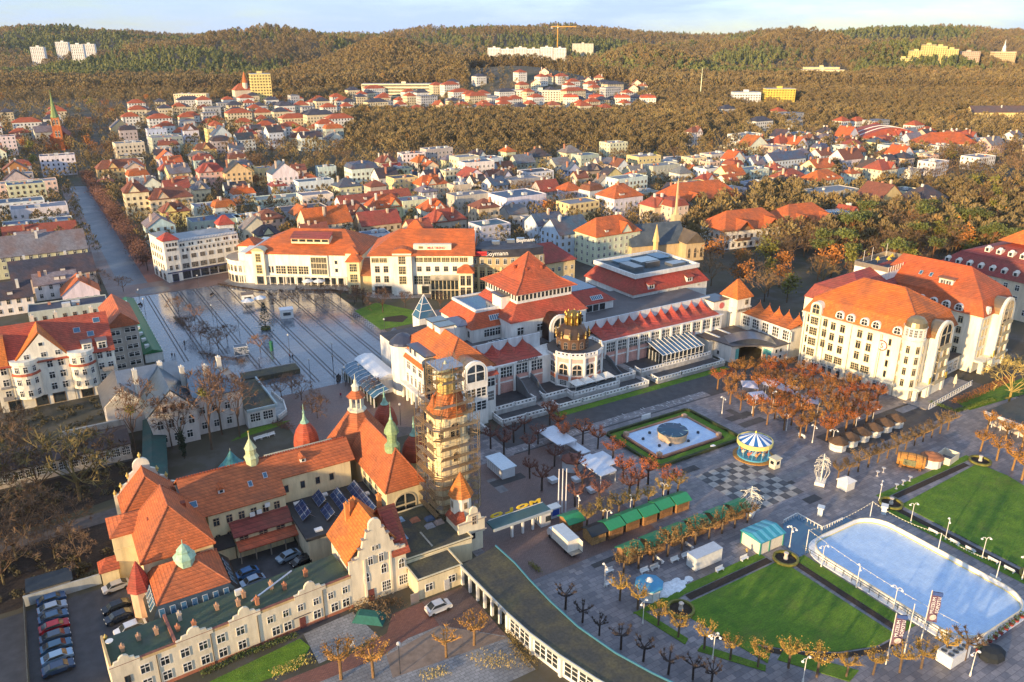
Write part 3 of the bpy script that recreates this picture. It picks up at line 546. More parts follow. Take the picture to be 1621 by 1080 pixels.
def build_gable_house():
 t=Thing('gabled_house','cream gabled house with scrolled stepped gable and bright orange tiled roof','house',(38.7,110,0)); C=(.76,.66,.48)
 t.part('wall',MB().box(33.9,43.6,105.7,115.5,0,8.8).box(33.55,33.9,105.7,106.2,0,8.8).box(36.0,36.35,105.5,105.7,0,8.6).box(40.6,40.95,105.5,105.7,0,8.6),'plaster',C)
 rf=t.part('roof',MB().vprism([(33.3,8.6),(38.6,14.6),(42.2,10.4),(42.2,10.1),(38.6,14.2),(33.3,8.3)],'y',106.15,115.9),'tile',(.66,.19,.03))
 r2=t.part('roof',MB().vprism([(105.1,7.7),(111.0,13.9),(116,8.6),(116,8.3),(111,13.5),(105.1,7.4)],'x',41.0,44.2),'tile',TILE_D)  # darker tile than the first roof: weaker sunlight put into the colour
 t.part('dormer_roof',MB().vprism([(106.0,9.9),(108.6,12.0),(110.4,13.3),(110.4,13.0),(106.0,9.6)],'x',41.3,43.3),'tile',TILE_R,r2)
 steps=[(34.4,8.6),(42.4,8.6),(42.4,9.2),(41.6,9.4),(41.3,10.6),(40.9,10.9),(40.6,12.2),(40.2,12.5),(39.9,13.6),(39.5,13.9)]+[(38.4+1.1*math.cos(i*PI/8),14.5+1.2*math.sin(i*PI/8)) for i in range(9)]+[(37.3,13.9),(36.9,13.6),(36.6,12.5),(36.2,12.2),(35.9,10.9),(35.5,10.6),(35.2,9.4),(34.4,9.2)]
 g=t.part('stepped_gable',MB().vprism(steps,'y',105.55,106.1),'plaster',C)
 for x,z in ((42.3,9.2),(41.2,10.8),(40.5,12.4),(39.7,13.8),(37.1,13.8),(36.3,12.4),(35.6,10.8),(34.5,9.2)): t.part('scroll',MB().box(x-.35,x+.35,105.4,106.15,z-.1,z+.05),'plaster',(.34,.28,.24),g)
 wins(t,(33.9,105.7),(43.6,105.7),[2.5],3.9,.9,1.9,'arch'); wins(t,(33.9,105.7),(43.6,105.7),[5.6],4.6,.9,1.9,'arch'); wins(t,(33.9,105.7),(43.6,105.7),[8.8],4.4,1.0,1.9,'arch')
 wins(t,(33.9,105.5),(43.6,105.5),[3.3,5.2],7.2,.8,1.6,'tall'); wins(t,(33.9,105.5),(43.6,105.5),[3.9,4.6],9.8,.35,.9,'plain')
 wins(t,(33.9,105.7),(43.6,105.7),[5.9,9.0],1.0,1.5,1.9,'grid')
 d=t.part('door',MB().box(36.5,37.5,105.55,105.7,.05,2.3),'wood',(.2,.06,.05)); t.part('door_handle',MB().box(37.3,37.36,105.48,105.55,1,1.1),'metal',(.6,.6,.6),d)
 wins(t,(33.9,115.5),(33.9,105.7),[7.2,8.6],6.6,1.0,1.3,'cross'); wins(t,(33.9,115.5),(33.9,105.7),[2.0,4.0],6.7,.8,1.3,'cross')
 t.part('porch_roof',MB().fru((33.2,33.9,105.9,108.9),8.2,(33.7,33.9,106.2,108.6),9.0),'tile',(.55,.13,.03))
 for x,y in ((36.4,113.2),(37.6,113.9),(42.2,113)): chimney(t,x,y,11.5,15.2,.7,.7,(.62,.24,.07),rf)
build_gable_house()

def flat_house(name,label,cat,x0,x1,y0,y1,h,col,rcol,par=.35,mat='felt',group=None):
 t=Thing(name,label,cat,((x0+x1)/2,(y0+y1)/2,0),group=group)
 t.part('wall',MB().box(x0,x1,y0,y1,0,h),'plaster',col)
 rf=t.part('flat_roof',MB().box(x0-.15,x1+.15,y0-.15,y1+.15,h,h+.18),mat,rcol)
 if par: t.part('parapet',MB().box(x0-.2,x1+.2,y0-.2,y0+.1,h+.18,h+par).box(x0-.2,x1+.2,y1-.1,y1+.2,h+.18,h+par).box(x0-.2,x0+.1,y0+.1,y1-.1,h+.18,h+par).box(x1-.1,x1+.2,y0+.1,y1-.1,h+.18,h+par),'plaster',col,rf)
 return t,rf
t,rf=flat_house('link_building','low cream link building with mossy flat roof behind the white van','annex',43.8,52,101.6,106.7,3.9,CREAM,(.07,.065,.045),.3,'moss_felt')
wins(t,(43.8,101.6),(52,101.6),[2.0,6.3],1.2,1.3,1.4,'cross'); t.part('door',MB().box(48.6,49.6,101.45,101.6,.05,2.1),'paint',(.5,.5,.5)); t.part('gate',MB().box(42.2,43.7,101.2,101.3,0,2.0),'metal',(.8,.8,.78))
t,rf=flat_house('tower_annex','low annex with cluttered mossy flat roof at the foot of the scaffolded tower','annex',44.2,57,106.9,121.0,4.6,CREAM,(.06,.06,.045),.3,'moss_felt')
for x,y,c in ((48,118.5,(.3,.42,.55)),(53,116,(.1,.13,.2)),(50.5,117,(.45,.16,.08)),(52,113.8,(.32,.3,.3)),(46.2,113,(.3,.42,.55)),(54,114,(.35,.25,.2))): t.part('building_material',MB().fru((x-.9,x+.9,y-.7,y+.7),4.78,(x-.5,x+.6,y-.5,y+.4),5.3),'matt',c,rf)
t.part('roof_plank',MB().box(49.5,49.8,108,113,4.8,4.9),'wood',(.5,.45,.35),rf)

# ---------------------------------------------------------------- lighthouse tower, scaffolding, turret
def octring(cx,cy,w,ch):   # chamfered square, w = half width, ch = chamfer
 a=w-ch; return [(cx-a,cy-w),(cx+a,cy-w),(cx+w,cy-a),(cx+w,cy+a),(cx+a,cy+w),(cx-a,cy+w),(cx-w,cy+a),(cx-w,cy-a)]
TX,TY=58.7,118.9
def build_tower():
 t=Thing('lighthouse_tower','tall cream lighthouse tower with arched belfry and orange tiled helm, wrapped in scaffolding','tower',(TX,TY,0)); C=(.80,.66,.40)
 t.part('wall',MB().prism(octring(TX,TY,3.19,.9),0,19).prism(octring(TX,TY,3.4,1.0),19,19.5).prism(octring(TX,TY,3.19,1.1),19.5,24.2).prism(octring(TX,TY,3.4,1.1),24.2,24.8),'plaster',C)
 wins(t,(TX-3.2,TY+3.2),(TX-3.2,TY-3.2),[3.2],20.2,1.9,3.2,'arch',(.5,.4,.25)); wins(t,(TX-3.2,TY-3.2),(TX+3.2,TY-3.2),[3.2],20.2,1.9,3.2,'arch',(.5,.4,.25))
 a=2.1; wins(t,(TX-3.2,TY-a),(TX-a,TY-3.2),1,20.4,.8,2.2,'arch',(.5,.4,.25)); wins(t,(TX+a,TY-3.2),(TX+3.2,TY-a),1,20.4,.8,2.2,'arch',(.5,.4,.25))
 for z in (5.5,9,12.5): wins(t,(TX-3.2,TY+3.2),(TX-3.2,TY-3.2),[3.4],z,1.0,1.9,'tall',(.6,.5,.3))
 wins(t,(TX-3.2,TY-3.2),(TX+3.2,TY-3.2),[2.7,3.7],10.5,.5,1.7,'arch',(.45,.35,.2)); wins(t,(TX-3.2,TY-3.2),(TX+3.2,TY-3.2),[3.2],15.5,.9,1.9,'arch',(.45,.35,.2))
 rf=t.part('roof',MB().lathe(TX,TY,[(4.0,24.7),(3.9,25),(2.3,28.0),(1.9,28.6)],8,PI/8),'tile',(.62,.17,.03))
 for i in range(4):
  x,y=TX+2.7*math.cos(i*PI/2),TY+2.7*math.sin(i*PI/2); t.part('spirelet',MB().lathe(x,y,[(.7,25.2),(.7,26.6),(.85,26.6),(.05,28.6)],6),'tile',(.6,.16,.03),rf)
 l=t.part('lantern',MB().lathe(TX,TY,[(1.7,28.5),(1.7,31.6),(2.0,31.8),(2.0,32.1)],8,PI/8),'plaster',(.62,.46,.16),rf)
 t.part('lantern_roof',MB().lathe(TX,TY,[(2.1,32.0),(1.6,32.8),(.5,33.8),(.1,34.6)],8,PI/8),'copper',(.4,.42,.3),l)
build_tower()
def build_scaffold():
 t=Thing('scaffolding','tall steel tube scaffolding with plank decks standing around the lighthouse tower','scaffolding',(TX,TY,0)); r=random.Random(4); ST=(.48,.35,.20)
 def ring(w,ch,z0,z1,step):
  rg=octring(TX,TY,w,ch); rg2=octring(TX,TY,w-1.0,ch*.7); pts=[]
  for k in range(8):
   p,q=rg[k],rg[(k+1)%8]; n=2 if k%2==0 else 1
   for j in range(n): pts.append((p[0]+(q[0]-p[0])*j/n,p[1]+(q[1]-p[1])*j/n))
  inn=[(TX+(x-TX)*(w-1.0)/w,TY+(y-TY)*(w-1.0)/w) for x,y in pts]
  for x,y in pts+inn: t.inst('pole',UC['metal'],(x,y,z0),0,(.05,.05,z1-z0+r.uniform(.2,1.2)),ST)
  z=z0+.4; lv=0; n=len(pts)
  while z<z1:
   for k in range(n):
    p,q=pts[k],pts[(k+1)%n]; i0,i1=inn[k],inn[(k+1)%n]; mb=MB()
    if k in (3,4) and z<8: continue
    mb.tube((*p,z),(*q,z),.03,n=4); mb.tube((*p,z+1.0),(*q,z+1.0),.03,n=3); mb.tube((*p,z+.5),(*q,z+.5),.025,n=3)
    mb.tube((*p,z),(*i0,z),.035,n=4)
    if (k+lv)%2==0: mb.tube((*p,z),(*q,z+step),.03,n=4)
    t.part('ledger',mb,'metal',ST)
    if r.random()<.66:
     t.part('deck',MB().add([(*p,z+.05),(*q,z+.05),(*i1,z+.05),(*i0,z+.05),(*p,z),(*q,z),(*i1,z),(*i0,z)],[(0,1,2,3),(7,6,5,4),(0,4,5,1),(2,6,7,3),(1,5,6,2),(3,7,4,0)]),'wood',r.choice([(.34,.22,.11),(.42,.29,.15),(.30,.25,.2)]))
   z+=step; lv+=1
 ring(4.8,1.0,4.7,24.6,2.0); ring(4.1,.9,24.8,28.8,2.0); ring(2.9,.7,28.9,34.2,1.9)
 t.part('top_deck',MB().box(TX-2.6,TX+2.6,TY-2.6,TY+2.6,33.9,34.0),'wood',(.40,.42,.46))
build_scaffold()
def build_turret():
 t=Thing('stair_turret','small cream octagonal stair turret with orange pointed roof above a stepped baroque gable','turret',(57.8,111,0)); C=(.80,.70,.50)
 t.part('wall',MB().box(55.4,60.4,108.9,113.8,0,6.4),'plaster',C)
 t.part('turret_wall',MB().lathe(57.6,112,[(1.9,6.0),(1.9,11.2)],8,PI/8),'plaster',(.84,.76,.60))
 t.part('roof',MB().lathe(57.6,112,[(2.4,10.9),(2.3,11.2),(.1,15.4)],8,PI/8),'tile',(.66,.2,.03)); t.part('lower_roof',MB().fru((55.0,57.2,109.3,113.6),6.4,(56.4,57.2,110.2,113.2),8.2),'tile',TILE_D)
 p=[(55.2,4.0),(60.6,4.0),(60.6,6.8),(59.9,7.0),(59.7,8.0),(59.2,8.2)]+[(58.4+.8*math.cos(i*PI/6),8.8+.9*math.sin(i*PI/6)) for i in range(7)]+[(57.6,8.2),(57.1,8.0),(56.9,7.0),(55.2,6.8)]
 g=t.part('stepped_gable',MB().vprism(p,'y',108.5,108.88),'plaster',C)
 for z,w in ((4.3,2.9),(6.7,2.9),(8.1,1.2)): t.part('cornice',MB().box(58-w if z<8 else 57.2,58+w if z<8 else 59.6,108.35,108.5,z,z+.22),'plaster',(.45,.38,.3),g)
 wins(t,(55.4,108.5),(60.4,108.5),[3.0],6.0,.8,1.7,'tall',(.5,.4,.3)); wins(t,(55.4,108.5),(60.4,108.5),[2.6],3.0,1.0,1.3,'plain',DARKF)
 a=PI/8*11; 
 for ang in (-PI/2,-PI):
  x,y=57.6+1.76*math.cos(ang),112+1.76*math.sin(ang); t.inst('window',WIN['tall'],(x,y,8.6),ang+PI/2,(.6,1,1.3),(.4,.3,.2))
build_turret()
# ---------------------------------------------------------------- curved pavilion
def build_pavilion():
 near=[(51.8,101.4),(52,96.4),(52.2,91.9),(52.4,87.2),(53,81.1),(54.2,75),(56,68.5),(58.4,62),(61.6,55.5),(65.6,49)]
 far=[(59.6,103),(59.9,97),(59.6,92),(59.5,85.3),(59.8,78.4),(61.2,71),(63.2,65),(65.6,59.4),(68.6,53.4),(72.4,47)]
 t=Thing('curved_pavilion','long curved single-storey white pavilion with mossy dark flat roof and blue fascia','pavilion',(56,85,0))
 H=4.1; b=MB()
 n=len(near); vs=[(*p,H) for p in near]+[(*p,H) for p in far]+[(*p,H-.45) for p in near]+[(*p,H-.45) for p in far]
 b.add(vs,[(i,n+i,n+i+1,i+1) for i in range(n-1)]); b.f=[tuple(f) for f in b.f]
 b.add(vs,[(2*n+i,2*n+i+1,3*n+i+1,3*n+i) for i in range(n-1)]+[(0,2*n,3*n,n)])
 t.part('flat_roof',b,'moss_felt')
 f=MB(); e=MB()
 for i in range(n-1):
  for L,mb,z0,z1,o in ((far,f,H-.5,H+.32,.18),(near,e,H-.5,H+.14,-.18)):
   p,q=L[i],L[i+1]; mb.add([(p[0],p[1],z0),(q[0],q[1],z0),(q[0],q[1],z1),(p[0],p[1],z1),(p[0]+o,p[1],z0),(q[0]+o,q[1],z0),(q[0]+o,q[1],z1),(p[0]+o,p[1],z1)],[(0,1,2,3),(7,6,5,4),(3,2,6,7),(4,5,1,0),(0,3,7,4),(1,5,6,2)])
 t.part('fascia',f,'paint',(.05,.17,.25)); t.part('fascia',e,'paint',(.42,.44,.42))
 # open end: columns; then glazed wall
 for i in range(3):
  for k in (0,.5):
   p,q=near[i],near[i+1]; x,y=p[0]+(q[0]-p[0])*k+.3,p[1]+(q[1]-p[1])*k; t.part('column',MB().box(x-.22,x+.22,y-.22,y+.22,0,H-.45),'plaster',WHITE)
 for i in range(3,n-1):
  p,q=near[i],near[i+1]; d=Vector((q[0]-p[0],q[1]-p[1])); L=d.length; d.normalize(); o=Vector((-d.y,d.x))*.35   # inward
  P=[(p[0]+o.x,p[1]+o.y),(q[0]+o.x,q[1]+o.y)]; o2=o*1.8
  t.part('wall',MB().prism([P[0],P[1],(P[1][0]+o2.x,P[1][1]+o2.y),(P[0][0]+o2.x,P[0][1]+o2.y)],0,H-.5),'plaster',WHITE)
  wins(t,P[0],P[1],[L*.5],.55,L*.78,2.7,'grid',WHITE); 
  t.part('pilaster',MB().box(p[0]-.05,p[0]+.55,p[1]-.3,p[1]+.3,0,H-.5),'plaster',WHITE)
 t.part('wall',MB().box(58.9,59.3,86,101,0,3.6),'plaster',(.5,.42,.3))
build_pavilion()

def text_mesh(s,size=1.0,depth=.06,mat='paint',name='lettering',bold=.0):
 cu=bpy.data.curves.new(name,'FONT'); cu.body=s; cu.size=size; cu.extrude=depth/2; cu.align_x='CENTER'; cu.resolution_u=2; cu.offset=bold
 o=bpy.data.objects.new(name,cu); COL.objects.link(o); dg=bpy.context.evaluated_depsgraph_get(); me=bpy.data.meshes.new_from_object(o.evaluated_get(dg)); bpy.data.objects.remove(o); bpy.data.curves.remove(cu)
 me.name=name; me.materials.clear(); me.materials.append(M[mat]); return me
def sign(t,s,p,rz,size,col,depth=.1,parent=None,name='lettering'):
 o=t.inst(name,text_mesh(s,size,depth,bold=.09 if name=='letter' else .02),p,0,None,col,parent); o.rotation_euler=(PI/2,0,rz); return o
# ---------------------------------------------------------------- spa hotel with rotunda
BAL=(.80,.79,.76)
def balustrade(t,pts,z,h=1.0,name='balustrade',step=1.6):
 b=MB()
 for (x0,y0),(x1,y1) in zip(pts[:-1],pts[1:]):
  L=math.hypot(x1-x0,y1-y0); ux,uy=(x1-x0)/L,(y1-y0)/L; nx,ny=-uy*.14,ux*.14
  q=lambda a,zz:[(x0+ux*a[0]-nx,y0+uy*a[0]-ny,zz),(x0+ux*a[1]-nx,y0+uy*a[1]-ny,zz),(x0+ux*a[1]+nx,y0+uy*a[1]+ny,zz),(x0+ux*a[0]+nx,y0+uy*a[0]+ny,zz)]
  def bar(a,z0,z1):
   b.add(q(a,z0)+q(a,z1),[(0,3,2,1),(4,5,6,7),(0,1,5,4),(1,2,6,5),(2,3,7,6),(3,0,4,7)])
  bar((-.1,L+.1),z,z+.22); bar((-.1,L+.1),z+h-.2,z+h); d=0
  while d<L: bar((d,min(d+.5,L)),z+.22,z+h-.2); d+=1.15
  for d in np.arange(0,L+.01,max(6,L/ max(1,round(L/8)))): bar((d-.22,d+.22),z,z+h+.12)
 return t.part(name,b,'plaster',BAL)
def scallop(t,x,y,w,dep,z0,z1,col,axis='x'):
 """one tent-shaped roof bay: swept up to a pointed back edge"""
 b=MB(); n=5; rows=[]
 for i in range(n+1):
  v=i/n; zc=z0+(z1-z0)*v**1.6; ze=z0+(z1-z0)*.35*v
  row=[]
  for j in range(7):
   u=j/6; k=1-abs(2*u-1); zz=ze+(zc-ze)*(k**1.5)
   row.append((x+u*w,y+v*dep,zz) if axis=='x' else (x+v*dep,y+u*w,zz))
  rows.append(row)
 vs=[p for r_ in rows for p in r_]; fs=[(i*7+j,i*7+j+1,i*7+7+j+1,i*7+7+j) for i in range(n) for j in range(6)]
 if axis=='y': fs=[f[::-1] for f in fs]
 b.add(vs,fs); bk=rows[-1]; k=len(b.v); b.add(bk+[(p[0],p[1],z0) for p in bk],[(j+1,j,7+j,7+j+1) for j in range(6)])
 o=t.part('roof_bay',b,'tile',col); top=bk[3]; t.inst('finial',UC['paint'],(top[0],top[1],top[2]-.1),0,(.07,.07,.6),(.5,.2,.1),o); return o
def build_spa_hotel():
 t=Thing('spa_hotel','white spa hotel with red roofs, pyramid hall, dark rotunda and scalloped roof bays','hotel',(130,168,0)); PK=(.62,.33,.27); RED=(.44,.065,.04)
 # terraces in front
 t.part('terrace',MB().box(89,103,149.6,154.4,0,.9).box(105.6,135.6,149.6,154.4,0,.9).box(139,164.5,149.6,154.4,0,.9),'concrete',(.46,.45,.43))
 t.part('terrace_floor',MB().box(89.3,102.7,150,154.3,.9,.93).box(105.9,135.3,150,154.3,.9,.93).box(139.3,164.2,150,154.3,.9,.93),'asphalt')
 t.part('upper_terrace',MB().box(89,102,154.6,163,0,2.0).box(104.6,135,154.6,163,0,2.0).box(137,164.5,154.6,163,0,2.0),'concrete',(.46,.45,.43))
 t.part('terrace_floor',MB().box(89.3,101.8,154.9,163,2.0,2.03).box(104.8,134.8,154.9,163,2.0,2.03).box(137.2,164.3,154.9,163,2.0,2.03),'asphalt')
 t.part('steps',MB().box(102.2,104.4,152,163,0,1).box(135.2,136.8,152,163,0,1).box(102.2,104.4,156,163,1,2).box(135.2,136.8,156,163,1,2),'concrete',(.3,.28,.27))
 for p in ([(89.1,154.4),(89.1,149.7),(102.9,149.7),(102.9,152.2)],[(105.7,152.4),(105.7,149.7),(135.5,149.7),(135.5,152.2)],[(139.1,152.4),(139.1,149.7),(164.4,149.7),(164.4,152)]): balustrade(t,p,.9,1.0)
 for p in ([(89.1,154.8),(101.9,154.8),(101.9,157)],[(104.7,157),(104.7,154.8),(111.8,154.8),(111.8,151.9),(127,151.9),(127,154.8),(134.9,154.8),(134.9,157)],[(137.1,157.2),(137.1,154.8),(163.6,154.8)]): balustrade(t,p,2.0,1.0)
 t.part('terrace',MB().box(111.7,127.1,151.7,154.6,0,2.0),'concrete',(.46,.45,.43))
 # two-storey front range
 b=MB().box(90,176,163,171,0,10.0); t.part('wall',b,'plaster',(.80,.78,.73))
 for x0,x1 in ((90.2,109.5),(129.6,165)):
  t.part('pink_band',MB().box(x0,x1,162.9,163,2.0,4.9),'plaster',PK); t.part('pink_band',MB().box(x0,x1,162.9,163,5.4,6.5),'plaster',PK)
 bays=[91+i*4.75 for i in range(4)]+[130.5+i*4.1 for i in range(11)]
 for i,x in enumerate(bays):
  w=4.75 if i<4 else 4.1
  wins(t,(x,163),(x+w,163),[w/2],6.3,w*.72,2.9,'grid',WHITE)
  if x<164: wins(t,(x,163),(x+w,163),[w/2],2.3,w*.70,2.2,'grid',WHITE)
  t.part('pilaster',MB().box(x-.32,x+.32,162.6,163,0,10.1),'plaster',WHITE)
 t.part('cornice',MB().box(89.6,109.6,162.5,163,9.8,10.15).box(129.4,176.3,162.5,163,9.8,10.15),'plaster',WHITE)
 for i in range(4): scallop(t,90.6+i*4.75,163.0,4.75,6.6,10.1,13.4,RED)
 for i in range(11): scallop(t,130.0+i*4.1,163.0,4.1,6.6,10.1,13.4,RED)
 t.part('parapet_wall',MB().box(91,113,169.7,170.1,10,13.9).box(125.5,177,169.7,170.1,10,13.9),'plaster',(.62,.66,.68))
 sign(t,'RESTAURACJA',(104.4,162.4,9.85),0,1.0,(.15,.13,.12))
 # deck behind, ballroom, wings
 t.part('wall',MB().box(91,186,171,200,0,9.8).box(98,163,200,215,0,9),'plaster',WHITE); t.part('deck_roof',MB().box(91,186,170.2,200.2,9.8,10.0).box(98,163,200.2,215,9,9.2),'felt',(.13,.12,.12))
 t.part('wall',MB().box(163,196,190,216,0,11.2),'plaster',WHITE)
 rf=t.part('roof',MB().fru((162.4,196.6,189.4,216.6),11.2,(166.2,192,192.6,213),16.4),'tile',RED)
 pr=t.part('plant_parapet',MB().box(164.6,193.2,191.4,192,15.9,17.3).box(164.6,193.2,213.4,214,15.9,17.3).box(164.6,165.2,192,213.4,15.9,17.3).box(192.6,193.2,192,213.4,15.9,17.3),'plaster',WHITE,rf)
 t.part('plant_deck',MB().box(165.2,192.6,192,213.4,16.4,16.5),'felt',(.07,.1,.12),rf); 
 for a in ((168,172,196,204,18.2,(.3,.32,.33)),(175,181,198,199,18.4,(.35,.3,.25)),(176,184,202,208,17.6,(.5,.55,.55)),(184,190,195,199,17.4,(.45,.46,.45)),(170,178,207,211,17.3,(.2,.3,.38)),(186,191,204,211,17.2,(.15,.25,.33))): t.part('plant_unit',MB().box(*a[:4],16.5,a[4]),'metal',a[5],rf)
 for x in (170.5,187.5):
  d=t.part('dormer',MB().box(x-1.4,x+1.4,189.9,192.5,11.9,14.0),'plaster',WHITE,rf); t.part('dormer_roof',MB().vprism([(189.3,13.9),(193.6,15.2),(193.6,15.0),(189.3,13.7)],'x',x-1.8,x+1.8),'tile',RED,d); wins(t,(x-1.4,189.9),(x+1.4,189.9),1,12.2,1.8,1.5,'cross',WHITE,parent=d)
 for x in (174,178.5,183,192): t.part('vent',MB().box(x-.5,x+.5,189.9,190,9.9,10.5),'paint',(.5,.45,.4))
 # left hall with glass roof
 t.part('wall',MB().box(98,112,181,200,9,14),'plaster',WHITE); rf=t.part('roof',MB().fru((97.5,113,180.5,200.5),14,(100.8,113,183.4,197.4),18.0),'tile',(.56,.11,.035))
 t.part('glass_roof',MB().box(101,112.6,183.8,197.2,18.0,18.15),'roof_glass',None,rf); t.part('glass_roof_rim',MB().box(100.5,113,183.2,183.8,17.8,18.6).box(100.5,113,197.2,197.8,17.8,18.6).box(100.5,101,183.8,197.2,17.8,18.6),'plaster',WHITE,rf)
 me=MB().box(-2.2,2.2,-.8,.8,0,.12,0)
 for i in range(6): me.box(-2.05+i*.7,-1.5+i*.7,-.7,.7,.1,.15,1)
 me=me.mesh('rooflight',['paint','roof_glass'])
 o=t.inst('rooflight',me,(106.2,181.9,16.1),0,None,WHITE,rf); o.rotation_euler=(R(54),0,0)
 wins(t,(98,181),(112,181),[4.6,6.4,8.2,10],11,1.6,2.2,'cross'); wins(t,(98,200),(98,181),[10,17],11,1.2,2.0,'plain')
 ell=MB(); n=24; c=(106,176.6)
 ell.lathe(0,0,[(1,0),(1,.5)],n); ell.v=[(c[0]+x*6.4,c[1]+y*1.9,z*1.4+10) for x,y,z in ell.v]; o=t.part('oval_rim',ell,'plaster',WHITE)
 g=MB(); g.lathe(0,0,[(.93,.5),(.6,.62),(.01,.66)],n); g.v=[(c[0]+x*6.4,c[1]+y*1.9,z*1.4+10) for x,y,z in g.v]; t.part('oval_rooflight',g,'roof_glass',None,o)
 for i in range(7): x=c[0]-4.8+i*1.6; h=1.9*math.sqrt(max(0,1-((x-c[0])/6)**2)); t.part('glazing_bar',MB().box(x-.06,x+.06,c[1]-h,c[1]+h,10.75,10.95),'paint',WHITE,o)
 # main hall and pyramid
 t.part('wall',MB().box(107,132.5,175,198,9,16),'plaster',WHITE); rf=t.part('roof',MB().fru((106.6,133,174.6,198.4),16,(110.8,129.6,178.2,196),20),'tile',(.50,.085,.04))
 at=t.part('attic',MB().box(110.9,129.5,178.3,195.9,20,23),'plaster',WHITE); wins(t,(110.9,178.3),(129.5,178.3),14,20.7,.95,1.6,'plain',WHITE); wins(t,(110.9,195.9),(110.9,178.3),12,20.7,.95,1.6,'plain',WHITE)
 py=t.part('roof',MB().fru((109.7,130.7,177.1,197.1),22.9,(114,126.4,181.2,193),25.2).fru((114,126.4,181.2,193),25.2,(120.1,120.3,187,187.2),32),'tile',(.56,.11,.035))
 caps(t,py,[((x,y,25.2),(120.2,187.1,32)) for x,y in ((114,181.2),(126.4,181.2),(114,193))]+[((a,b,22.9),(x,y,25.2)) for a,b,x,y in ((109.7,177.1,114,181.2),(130.7,177.1,126.4,181.2),(109.7,197.1,114,193))],.2)
 for x,y,z in ((117.4,183.6,28.0),(115.8,187.5,28.2),(122.4,183.4,28.1)): t.part('roof_eye',MB().lathe(x,y,[(.5,z-.6),(.5,z+.2),(.02,z+.5)],8),'tile',(.4,.08,.03),py)
 t.part('annex',MB().box(108,112.4,182,187,18,21.6),'plaster',WHITE,at); t.part('annex_roof',MB().box(107.6,112.6,181.6,187.4,21.6,21.9),'metal',(.2,.23,.27),at)
 t.part('small_annex',MB().box(95.4,100.2,184,192,9,14.6),'plaster',WHITE); t.part('small_annex_roof',MB().hip(95.4,100.2,184,192,14.6,15.6,.3,.15),'metal',(.2,.22,.27))
 wins(t,(107,175),(132.5,175),[3,9.5,20.5,23.5],12,2.0,2.2,'cross')
 bv=MB(); n=12; prof=[(120.2+3.0*math.cos(i*PI/n),14+3.2*math.sin(i*PI/n)) for i in range(n+1)]; bv.vprism(prof+[(117.2,10),(123.2,10)],'y',171.0,178); o=t.part('barrel_vault',bv,'metal',(.12,.075,.06)); t.part('vault_front',MB().vprism([(120.2+3.3*math.cos(i*PI/n),14+3.5*math.sin(i*PI/n)) for i in range(n+1)]+[(116.9,10),(123.5,10)],'y',170.3,171),'plaster',WHITE); wins(t,(116.9,170.3),(123.5,170.3),[3.3],10.6,4.4,6.0,'arch')
 # right wing
 t.part('wall',MB().box(132.6,151.5,186,205,9,12.6),'plaster',WHITE); rf=t.part('roof',MB().fru((132,152.2,185.4,205.6),12.6,(137,147.5,190,202),16),'tile',RED); o=t.inst('rooflight',me,(145.5,187.0,13.9),0,None,WHITE,rf); o.rotation_euler=(R(40),0,0)
 t.part('glass_roof',MB().box(136,148,190.4,206,16,16.15),'roof_glass',None,rf); wins(t,(132.6,186),(151.5,186),[9.5,12,14.5],9.9,2.2,2.2,'plain',WHITE)
 # left block
 t.part('wall',MB().box(76.6,90,154.6,182.5,0,13.6),'plaster',(.82,.79,.72)); t.part('wall',MB().lathe(77.6,182,[(3.3,0),(3.3,14)],16),'plaster',(.82,.79,.72)); t.part('turret_roof',MB().lathe(77.6,182,[(3.7,14),(3.4,14.6),(1.6,16.2),(.1,16.8)],16),'metal',(.13,.13,.15))
 rf=t.part('roof',MB().hip(77.6,91,157,183.5,13.6,20,.4,.25,'y',6.5,8),'tile',(.62,.16,.035)); hipcaps(t,rf,77.6,91,157,183.5,13.6,20,.4,'y',6.5,8); 
 for y in (172,176.5): t.part('lift_head',MB().box(83,87,y-1.6,y+1.6,16.5,20.6),'plaster',WHITE,rf); t.part('lift_head_roof',MB().box(82.7,87.3,y-1.9,y+1.9,20.6,20.9),'metal',(.35,.38,.36),rf)
 t.part('dormer_block',MB().box(76.7,80,166,176,13.2,15.3),'plaster',WHITE); t.part('dormer_block_roof',MB().box(76.2,81,165.6,176.4,15.3,15.6),'metal',(.16,.17,.2)); t.part('eave_roof',MB().fru((75.9,78,165.5,178.5),11.6,(77.0,78,165.8,178.2),13.3),'tile',(.60,.15,.03))
 t.part('round_bay',MB().lathe(77.4,164.2,[(2.2,0),(2.2,14.2)],14),'glass'); t.part('bay_roof',MB().lathe(77.4,164.2,[(2.5,13.6),(2.5,14.6),(2.1,14.9),(.1,15.3)],14),'metal',(.16,.16,.15))
 wins(t,(76.6,182.5),(76.6,154.6),[6,9.5,13],8.6,1.8,2.0,'cross'); wins(t,(76.6,182.5),(76.6,154.6),[5.2,7.6,10,12.4,14.6],4.6,1.1,2.6,'tall'); wins(t,(76.6,182.5),(76.6,154.6),[7.6,10.4],13.5,1.2,1.5,'plain')
 for y in (178.8,176,173.2,170.4,167.6): t.part('column',MB().lathe(75.6,y,[(.38,0),(.38,3.9)],10),'plaster',WHITE)
 t.part('arcade_beam',MB().box(75.1,76.6,166.5,180,3.9,4.5),'plaster',WHITE)
